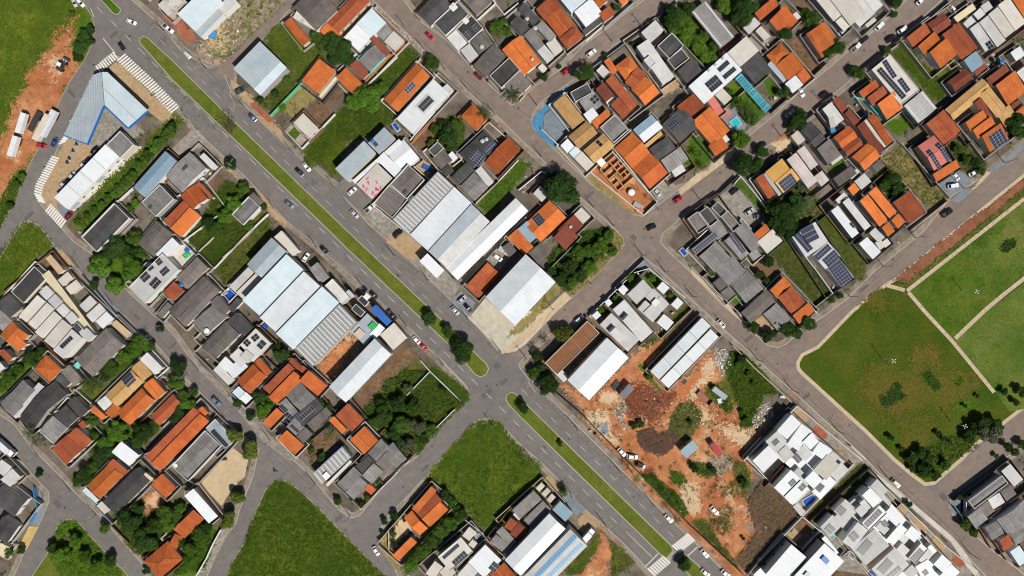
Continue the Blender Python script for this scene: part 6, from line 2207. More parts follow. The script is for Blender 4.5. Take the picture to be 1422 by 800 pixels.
# wheel loader on the red track
r = empty('wheel_loader', W(89,92), R(60)); r.location.z = .15; tag(r, 'black wheel loader working on the red dirt track', 'loader')
m = MB(); m.box(-2.6,-1.1,.8,-.2,1.1,2.0); m.box(-.2,-.7,.8,1.8,.7,1.5); m.build('body','metal_dark',r)
m = MB(); m.box(-.9,-.8,2.0,.5,.8,3.1); m.build('cab','car_glass',r); m = MB(); m.box(-1,-.9,3.1,.6,.9,3.2); m.build('cab_roof','white_paint',r)
m = MB(); m.box(2.6,-1.4,.2,3.6,1.4,1.1); m.build('bucket','metal_dark',r); m = MB(); m.box(1.2,-.7,1.0,2.8,-.45,1.4); m.box(1.2,.45,1.0,2.8,.7,1.4); m.build('lift_arm','tank_grey',r)
wheels(r,[-1.7,1.3],1.05,.7)
def motorbike(px, py, ang, lab):
    r = empty('motorcycle', W(px,py), -R(ang)); r.location.z = .03; tag(r, lab, 'motorcycle')
    m = MB(); m.box(-.45,-.13,.5,.4,.13,.85); m.build('body','metal_dark',r); m = MB(); m.box(-.75,-.14,.78,.05,.14,.9); m.build('seat','rubber',r)
    m = MB(); m.tube((.45,-.38,1.05),(.45,.38,1.05),.03,.03,6); m.tube((.7,0,.3),(.42,0,1.05),.04,.04,6); m.build('handlebar','tank_grey',r)
    for x in (-.65,.7): m = MB(); m.tube((x,-.06,.3),(x,.06,.3),.3,.3,12); m.build('wheel','rubber',r)
motorbike(757,622,46,'black motorcycle riding the avenue lane beside the fenced field')
motorbike(554,384,46,'dark motorcycle riding the avenue before the twin halls')
motorbike(383,654,10,'dark motorcycle parked at the triangular field apex')

# ---------------------------------------------------------------- poles, lamps and wires
PM = {}
def pole(px, py, ang, lab, lamp=True, hgt=8.0):
    if 'pole' not in PM:
        m = MB(); m.tube((0,0,-.1),(0,0,8),.17,.11,8); PM['pole'] = m.mesh('shaft','pole_concrete')
        m = MB(); m.tube((0,0,6.6),(2.2,0,7.3),.05,.04,6); PM['arm'] = m.mesh('lamp_arm','wall_grey')
        m = MB(); m.box(2.1,-.1,7.25,2.6,.1,7.34); PM['head'] = m.mesh('lamp_head','wall_grey')
        m = MB(); m.box(-.06,-1.1,7.55,.06,1.1,7.68); PM['cross'] = m.mesh('crossarm','wood')
        m = MB(); m.tube((.25,0,6.9),(.25,0,7.4),.2,.2,8); PM['tr'] = m.mesh('transformer','tank_grey')
    r = empty('utility_pole', W(px,py), R(ang)); r.location.z = .05; tag(r, lab, 'pole', 'street light and power poles')
    obj('shaft', PM['pole'], r); obj('crossarm', PM['cross'], r)
    if lamp: obj('lamp_arm', PM['arm'], r); obj('lamp_head', PM['head'], r)
    return r
ROWS = [('the long street of dark roofs', -135, [(563,38),(590,70),(619,98),(652,128),(688,160)]), ('the street below the blue corner', 40, [(752,218),(794,262),(824,288),(852,314)]),
        ('the hill road', -50, [(746,147),(800,103),(850,58),(890,36)]), ('the street past the pergola', -50, [(915,292),(974,280),(1026,240),(1085,190),(1140,143),(1190,103),(1240,62)]),
        ('the street beside the villas', 130, [(730,497),(768,430),(820,394),(893,356)]), ('the street below the mottled roofs', 45, [(924,378),(962,412),(1004,452),(1052,500),(1100,542),(1163,598),(1231,662),(1346,768)]),
        ('the park street', 130, [(1120,455),(1180,412),(1226,370),(1270,330),(1338,262),(1394,226)]), ('the station side of the avenue', 45, [(262,166),(327,232),(381,290),(440,343),(505,400),(565,453),(616,507)]),
        ('the shop side of the avenue', -135, [(228,44),(287,97),(340,150),(408,214),(466,262),(548,356),(595,390),(650,443),(695,488)]), ('the cleared lot side of the avenue', -135, [(738,528),(800,594),(858,652),(905,698)]),
        ('the fenced field side of the avenue', 45, [(684,590),(739,640),(792,684),(840,728)]), ('the townhouse street', 45, [(110,372),(158,424),(212,470),(262,522),(316,585)]),
        ('the red terrace street', -135, [(226,452),(276,514),(330,562),(376,612),(438,672),(486,716)]), ('the side street by the overgrown lot', -45, [(644,562),(606,604),(556,656)]), ('the fork street', 45, [(54,634),(98,682),(134,716)])]
for nm, ang, ps in ROWS:
    for i, (x, y) in enumerate(ps): pole(x, y, ang, label_for('grey concrete lamp pole', x, y, None), lamp=True)
    root = empty('power_line', W(*ps[0])); root.location.z = 0; tag(root, 'overhead power cables along ' + nm, 'cable', 'overhead cables')
    for (a, b) in zip(ps, ps[1:]):
        for k in (-1, 1):
            m = MB(); p = W(*a)-root.location; q = W(*b)-root.location; d = (q-p); d.z = 0; nn = Vector((-d.y,d.x,0)).normalized()*k*.9; pv = None
            for s in range(7):
                t_ = s/6; c = p + d*t_ + nn; c.z = 7.72 - .5*math.sin(math.pi*t_)
                if pv is not None: m.tube(pv, c, .03, .03, 4, 0, False)
                pv = c
            m.build('cable','cable',root)
for i, (x, y) in enumerate(((1336,405),(1224,498),(1320,586))):
    r = empty('floodlight_mast', W(x,y), R(30+i*20)); r.location.z = .2; tag(r, ['white floodlight mast with crossed arms on the upper park lawn','white floodlight mast with crossed arms on the lower park lawn','white floodlight mast beside the park tree shadow'][i], 'mast', 'park floodlights')
    m = MB(); m.tube((0,0,0),(0,0,9),.12,.08,8); m.build('shaft','white_paint',r)
    for k in range(4): m = MB(); a = k*math.pi/2; m.tube((0,0,8.9),(.8*math.cos(a),.8*math.sin(a),9),.05,.05,5); m.box(.8*math.cos(a)-.18,.8*math.sin(a)-.15,8.9,.8*math.cos(a)+.18,.8*math.sin(a)+.15,9.05); m.build('lamp_arm','white_paint',r)
# park walks: slabs between the two pale kerb lines
def walk(p, wpx, lab):
    P_ = [Vector(q) for q in p]; root = empty('park_path', W(*p[0])); root.location.z = .23; tag(root, lab, 'path', kind='structure')
    for a, b in zip(P_, P_[1:]):
        d = b-a; n = max(1, round(d.length*S/2.4)); u = d/n; ang = math.atan2(-d.y, d.x)
        key = ('slab', round(u.length*S,2), wpx)
        if key not in MC:
            l2 = u.length*S/2-.03; w2 = wpx*S/2; m = MB(); m.box(-l2,-w2+.22,-.1,l2,w2-.22,.03); me = m.mesh('slab','path_stone'); m = MB(); m.box(-l2,-w2,-.1,l2,-w2+.2,.07); m.box(-l2,w2-.2,-.1,l2,w2,.07); MC[key] = (me, m.mesh('path_edge','wall_beige'))
        for k in range(n):
            c = a+u*(k+.5); p0 = W(c.x,c.y)-root.location
            for nm, me in zip(('slab','path_edge'), MC[key]): o = obj(nm, me, root, (p0.x,p0.y,0), ang)
walk([(1422,276),(1366,320),(1259,404)], 5, 'pale stone park path running to the path junction')
walk([(1230,396),(1256,403)], 5, 'short stone park path at the street corner')
walk([(1261,406),(1284,433),(1322,474),(1380,545)], 5, 'stone park path crossing between the two lawns')
walk([(1326,470),(1368,430),(1392,410),(1425,384)], 5.5, 'wide stone park path towards the pale lawn')
# ---------------------------------------------------------------- trees
def crown_mesh(seed, n=1500, lobes=16, flat=.75, leaf=.13):
    rnd = random.Random(seed); v = []; f = []; ls = []
    for i in range(lobes):
        a = rnd.uniform(0, 2*math.pi); r = math.sqrt(rnd.random())*.62; z = rnd.uniform(-.2,.45)*(1-r*.6)
        ls.append((Vector((r*math.cos(a), r*math.sin(a), z)), rnd.uniform(.24,.4)))
    ls.append((Vector((0,0,.2)), .42))
    for i in range(n):
        c, R_ = rnd.choice(ls); d = Vector((rnd.gauss(0,1), rnd.gauss(0,1), rnd.gauss(.25,1))).normalized()
        p = c + d*R_*rnd.uniform(.62,1.05); p.z *= flat
        nrm = (d + Vector((rnd.uniform(-.7,.7), rnd.uniform(-.7,.7), rnd.uniform(-.3,.9)))).normalized()
        t_ = nrm.orthogonal().normalized(); t_ = Matrix.Rotation(rnd.uniform(0,6.28),3,nrm) @ t_; b = nrm.cross(t_); s = leaf*rnd.uniform(.55,1.25)
        k = len(v); v += [p-t_*s*.5, p-b*s*.32+t_*s*.05+nrm*s*.12, p+t_*s*.55, p+b*s*.32+t_*s*.05+nrm*s*.12]; f.append((k,k+1,k+2,k+3))
    return v, f
CROWNS = {}
for mk in ('leaf_mid','leaf_dark','leaf_bright','leaf_yellow','leaf_grey'):
    for s in range(3):
        v, f = crown_mesh(s*17+len(mk), 3600, 15+s*4, .8, .135); CROWNS[(mk,s)] = mesh('crown', v, f, mk)
def trunk_mesh(seed):
    rnd = random.Random(seed); m = MB(); m.tube((0,0,-.1),(0.02,0,.45),.075,.05,8); 
    for i in range(6):
        a = i*1.05+rnd.random(); r = rnd.uniform(.4,.65); m.tube((0,0,rnd.uniform(.3,.45)),(r*math.cos(a),r*math.sin(a),rnd.uniform(.75,1.0)),.04,.012,6)
    m.tube((0,0,.4),(0,0,1.0),.05,.015,6); return m.mesh('trunk','bark')
TRUNKS = [trunk_mesh(i) for i in range(3)]
KW = {'m':('leaf_mid','green'),'d':('leaf_dark','dark green'),'b':('leaf_bright','bright green'),'y':('leaf_yellow','yellow-green'),'g':('leaf_grey','grey-green')}
def tree(px, py, rp, k='m', hk=1.0):
    rad = rp*S; hgt = (.95*rad + .6)*hk; ht = hgt
    p = W(px, py, ht*.8); r = empty('tree' if rp > 5.5 else 'shrub', (p.x,p.y,.12)); mk, word = KW[k]
    look = ('large ' if rp >= 15 else 'small ' if rp < 8 else '') + word + (' leafy tree' if rp > 5.5 else ' rounded shrub')
    tag(r, label_for(look, px, py, None), 'tree' if rp > 5.5 else 'shrub', 'trees of the streets and gardens')
    s = random.randrange(3); t_ = obj('trunk', TRUNKS[s], r); t_.scale = (rad*.9, rad*.9, ht*.85)
    c = obj('crown', CROWNS[(mk,s)], r); c.scale = (rad*1.2*random.uniform(.92,1.08), rad*1.2*random.uniform(.92,1.08), rad*1.05); c.location = (0,0,ht*.8); c.rotation_euler = (0,0,random.uniform(0,6.28))
# fronds
def palm_meshes(seed):
    rnd = random.Random(seed); v = []; f = []; nf = 17
    for i in range(nf):
        a = 2*math.pi*i/nf + rnd.uniform(-.15,.15); el = rnd.uniform(-.05,.75); L_ = rnd.uniform(.85,1.1); pv = Vector((0,0,0)); d = Vector((math.cos(a)*math.cos(el), math.sin(a)*math.cos(el), math.sin(el)))
        side = Vector((-math.sin(a), math.cos(a), 0)); seg = 7
        for s in range(seg):
            q = pv + d*(L_/seg); d = (d + Vector((0,0,-.16))).normalized(); w0 = .15*math.sin(math.pi*(s+.6)/(seg+.7))
            for sg in (-1,1):
                for h_ in range(2):
                    b0 = pv + (q-pv)*(h_*.5); b1 = pv + (q-pv)*(h_*.5+.32); tip = b1 + side*sg*w0*1.25 + d*w0*.7 - Vector((0,0,w0*.3))
                    k = len(v); v += [b0, b1, tip]; f.append((k,k+1,k+2) if sg > 0 else (k+1,k,k+2))
            k = len(v); v += [pv-side*.012, q-side*.008, q+side*.008, pv+side*.012]; f.append((k,k+1,k+2,k+3)); pv = q
    return mesh('crown', v, f, 'leaf_palm')
PALMS = [palm_meshes(3), palm_meshes(8)]
m = MB(); m.tube((0,0,-.1),(.03,0,1),.16,.11,8); PTR = m.mesh('trunk','bark')
def palm(px, py, rp, hgt=6):
    p = W(px, py, hgt); r = empty('palm_tree', (p.x,p.y,.12)); tag(r, label_for('feathery palm tree', px, py, None), 'palm', 'palms of the streets and gardens')
    t_ = obj('trunk', PTR, r); t_.scale = (1,1,hgt); c = obj('crown', random.choice(PALMS), r, (.03,0,hgt)); c.scale = (rp*S,)*3; c.rotation_euler = (0,0,random.uniform(0,6))
def bare(px, py, rp):
    p = W(px,py,4); r = empty('bare_tree', (p.x,p.y,.12)); tag(r, label_for('bare grey branching tree', px, py, None), 'tree', 'bare trees'); m = MB(); rnd = random.Random(int(px))
    m.tube((0,0,-.1),(0,0,2),.18,.14,8); m.build('trunk','bark',r); m = MB()
    def br(a, d, L_, rr, lv):
        b = a + d*L_; m.tube(a, b, rr, rr*.6, 5)
        if lv:
            for _ in range(4): br(a+d*L_*rnd.uniform(.5,1), (d + Vector((rnd.gauss(0,.7),rnd.gauss(0,.7),rnd.gauss(0,.25)))).normalized(), L_*.68, rr*.55, lv-1)
    for i in range(6): a = i*1.05; br(Vector((0,0,1.6)), Vector((math.cos(a)*.8,math.sin(a)*.8,.6)).normalized(), rp*S*.5, .1, 3)
    m.build('branches','bark',r)

for e in '''236 184 10 m;240 176 8 d;228 192 7 m;320 228 9 d;312 300 12 b;298 318 12 m;326 282 12 b;338 262 9 m;352 272 7 d;366 288 6 m;290 310 10 d;345 312 8 m;140 372 17 b;163 342 14 d;181 372 16 b;160 398 13 b;187 332 11 m;150 352 13 d;196 350 9 m;176 352 12 d;142 356 9 d
132 396 7 d;222 456 6 d;195 476 12 b;182 484 8 m;210 480 7 m;597 442 10.5 d;621 460 8.5 d;645 487 18 d;727 565 9 d;950 784 10 d;778 616 4 d;600 87 11 m;812 102 15 d;755 108 7.5 d;776.5 93 3.5 d
780 262 25 d;768 245 9 d;782 462 13 y;746 494 8 d;762 533 15 d;741 519 9 m;752 512 8 d;1374 601 15 g;1366 588 11 d;1384 590 11 d;1418 544 8 d;1410 559 6 d;1394 544 6 d;1278 629 9 d;1266 638 8 d;1292 638 9 m;1302 602 4.5 d;1310 609 4 d;1318 613 3 d;1237 608 5 d;1251 623 4 d;1340 564 3.5 d;1357 550 3 d;1345 606 9 d;1355 596 10 d
1282 652 12 d;1298 660 8 m;1312 645 8 m;1270 650 7 m;1240 248 12 d;1228 258 9 m;1246 262 9 d;1410 172 14 d;1418 186 9 m;1354 226 8 d;1342 222 7 m;1330 206 7 m;1362 238 6 m;1034 229 17 d;1058 210 10 d;1056 226 6 m;1028 192 13 b;1108 168 13 d;1098 176 7 d;1046 166 9 m;1084 298 19 d;1104 284 14 d;1072 288 12 m;1094 308 14 d;1120 280 9 g;1112 262 7 g;1080 318 11 d
1030 20 17 d;1006 8 11 b;1044 10 10 d;1090 48 12.5 d;1126 26 12 m;1116 18 7 m;1162 66 11 d;1150 74 8 m;1088 128 9 d;1192 102 9 m;1184 98 7 d;1110 158 9 d;972 70 12 b;984 80 11 b;966 54 10 b;978 50 9 m;992 64 8 m;1022 142 8 m;1036 158 8 m;1012 128 6 m;938 26 18 d;950 42 13 b;930 14 9 d;958 14 10 d;956 58 9 b;934 40 10 b;856 10 6 d
690 40 11 m;704 44 8 m;700 30 6 m;514 138 16 b;494 140 13 b;528 122 10 b;506 126 11 m;478 70 16 d;462 60 14 d;448 62 10 m;440 52 9 m;466 82 11 d;484 84 10 d;622 190 15 d;618 176 10 d;634 174 9 m;604 180 8 m;628 204 8 d;600 200 7 y;1240 20 6 d;1244 4 8 d;1232 70 6 m;1248 60 5 m
326 604 12 y;348 625 13 y;248 508 11 d;245 532 12 m;270 544 7 m;330 560 8 d;348 578 7 d;368 568 12 b;360 552 9 d;374 556 8 m;390 492 12 d;384 484 8 d;262 562 10 b;250 570 10 d;256 550 9 m;244 582 8 d;330 690 11 y;317 722 12 y;280 742 12 m;268 766 13 b;286 730 9 d;254 754 8 d;262 780 10 b;276 754 11 b;250 706 8 m;246 716 9 b
180 722 15 d;200 748 16 d;216 730 13 m;230 714 13 m;192 706 9 d;170 712 9 d;212 756 10 m;236 730 10 b;146 733 8 m;120 660 12 d;108 668 8 m;130 648 9 m;138 640 8 d;72 761 8 d;154 779 9 d;12 766 8 m;30 764 6 d;88 770 12 b;118 772 10 b;104 750 10 b;134 786 10 b;54 658 5 d;204 792 6 d;172 606 8 b
164 598 15 b;148 614 11 b;158 628 10 d;200 600 14 d;214 592 10 m;192 614 9 m;128 585 9 m;140 630 12 d;132 606 7 m;44 498 12 d;56 490 9 d;12 524 11 b;4 538 9 b;24 512 8 m;186 486 11 b;170 496 10 b;152 508 11 m;204 480 8 b;146 520 9 d;1046 455 9 m;1092 456 11 d;1122 448 12 d;1068 466 9 d;1080 450 9 d;1106 462 9 m;1054 380 8 d;1068 364 8 d;1166 411 6 d;1154 416 6 m;1098 324 10 d;1040 446 6 d;1064 390 5 m
552 560 12 d;534 574 13 d;560 588 13 m;580 592 12 g;574 566 12 m;548 600 10 d;566 618 10 g;588 608 9 d;528 560 9 d;600 596 8 m;520 586 8 m;566 540 8 g;556 616 8 d;616 540 5 d;850 350 8 m;820 372 11 b;806 384 10 d;836 340 12 b;792 370 10 d;778 386 10 d;794 392 8 m;766 376 8 d;820 348 10 m;804 352 11 m;846 326 8 m;782 344 6 d
878 382 5 d;874 386 6 b;856 414 5 b;834 430 5 b;905 386 6 b;932 410 5 b;1030 498 7 d;906 512 5 m;1036 584 5 b;1030 572 4 m;1008 558 4 m;1026 506 5 m;1040 520 5 m;1046 532 4 d;958 586 4 d;902 524 5 b;890 590 6 m;880 592 5 m;990 652 6 d;964 650 6 d;1034 672 7 m;1032 748 3 d
640 715 10 m;626 726 11 b;612 738 11 m;598 752 11 m;584 766 10 m;572 782 10 b;634 706 7 m;618 722 8 d;606 748 9 d;592 762 8 b;578 774 9 m;620 688 8 d;628 698 7 m;530 740 3 d;534 724 5 d;548 716 6 d;546 754 4 d;782 680 6 m;546 742 5 m;562 722 3 d;1340 728 8 m;1352 740 7 m;1348 688 6 d;1332 690 5 d;1262 700 5 d;1420 618 8 m;1410 628 6 d;1398 620 7 d;1384 634 4 m
22 256 6 m;30 246 6 b;14 286 6 m;116 50 9 d;126 40 7 d;112 66 10 d;108 78 8 d;124 58 7 d;100 20 5 m;220 200 8 m;206 216 8 m;194 230 8 m;184 244 8 m;174 254 7 m;164 262 6 m;150 274 6 m;140 284 6 m;130 292 6 m;214 208 6 b;200 224 6 b;178 250 6 b;158 270 5 b;120 300 5 m;108 308 5 b;188 282 6 b;182 290 6 m;206 356 5 m;222 408 5 b
392 150 6 b;372 116 6 m;382 130 6 d;398 110 5 m;362 140 5 d;880 62 4 d;840 76 4 d;464 590 4 d;432 626 5 m;446 636 6 d;470 660 5 d;490 690 6 m;524 668 5 m;510 692 5 m;500 700 5 d;448 632 5 m;430 612 5 d;454 568 8 d;444 560 7 m;468 696 6 m'''.replace('\n', ';').split(';'):
    x, y, r_, k = e.split(); tree(float(x), float(y), float(r_), k)
for x, y, r_, h_ in ((40,600,11,5),(50,612,10,5),(128,538,15,5),(118,532,10,4),(140,532,11,5),(712,132,14,4),(673,158,12,4),(1032,148,12,4),(1044,152,10,4),(883,665,7,8),(924,684,9,9),(940,722,7,7),(935,702,6,8),(458,602,11,5),(988,380,7,3),(784,686,5,5),(978,232,8,4),(970,214,8,4),(900,668,6,8),(947,706,6,7)): palm(x,y,r_,h_)
bare(314,168,16); bare(318,178,10); bare(758,474,8); bare(742,486,7)

# ---------------------------------------------------------------- scrub, weeds and grass nobody could count
def inside(p, poly):
    c = False; j = len(poly)-1
    for i in range(len(poly)):
        if (poly[i][1] > p[1]) != (poly[j][1] > p[1]) and p[0] < (poly[j][0]-poly[i][0])*(p[1]-poly[i][1])/(poly[j][1]-poly[i][1])+poly[i][0]: c = not c
        j = i
    return c
def scrub(nm, ox, oy, s, n, size, hgt, mats, lab, k=7, z=.15, up=.9):
    poly = tp(ox, oy, s); x0 = min(p[0] for p in poly); x1 = max(p[0] for p in poly); y0 = min(p[1] for p in poly); y1 = max(p[1] for p in poly)
    rnd = random.Random(hash((ox,oy,n)) & 0xffff); v = []; f = []; mi = []
    c = 0; tries = 0
    while c < n and tries < n*8:
        tries += 1; q = (rnd.uniform(x0,x1), rnd.uniform(y0,y1))
        if not inside(q, poly): continue
        c += 1; base = W(*q); hs = rnd.uniform(.4,1)**1.5; sz = size*rnd.uniform(.5,1.2); m_ = rnd.randrange(len(mats))
        for i in range(k):
            d = Vector((rnd.gauss(0,1),rnd.gauss(0,1),0))*sz*.55; p = base + d + Vector((0,0,z+hgt*hs*rnd.uniform(.15,1)))
            nrm = Vector((rnd.gauss(0,.55),rnd.gauss(0,.55),up)).normalized(); t_ = nrm.orthogonal().normalized(); t_ = Matrix.Rotation(rnd.uniform(0,6.28),3,nrm) @ t_; b = nrm.cross(t_); s2 = sz*rnd.uniform(.45,.9)
            kk = len(v); v += [p-t_*s2*.6, p-b*s2*.28, p+t_*s2*.6, p+b*s2*.28]; f.append((kk,kk+1,kk+2,kk+3)); mi.append(m_)
    me = mesh(nm, v, f, list(mats)); me.polygons.foreach_set('material_index', mi); o = obj(nm, me); tag(o, lab, 'vegetation', kind='stuff')
G = ('leaf_grass','leaf_mid','leaf_grass'); GB = ('leaf_mid','leaf_bright','leaf_grass'); GD = ('leaf_grass','leaf_dry','leaf_mid')
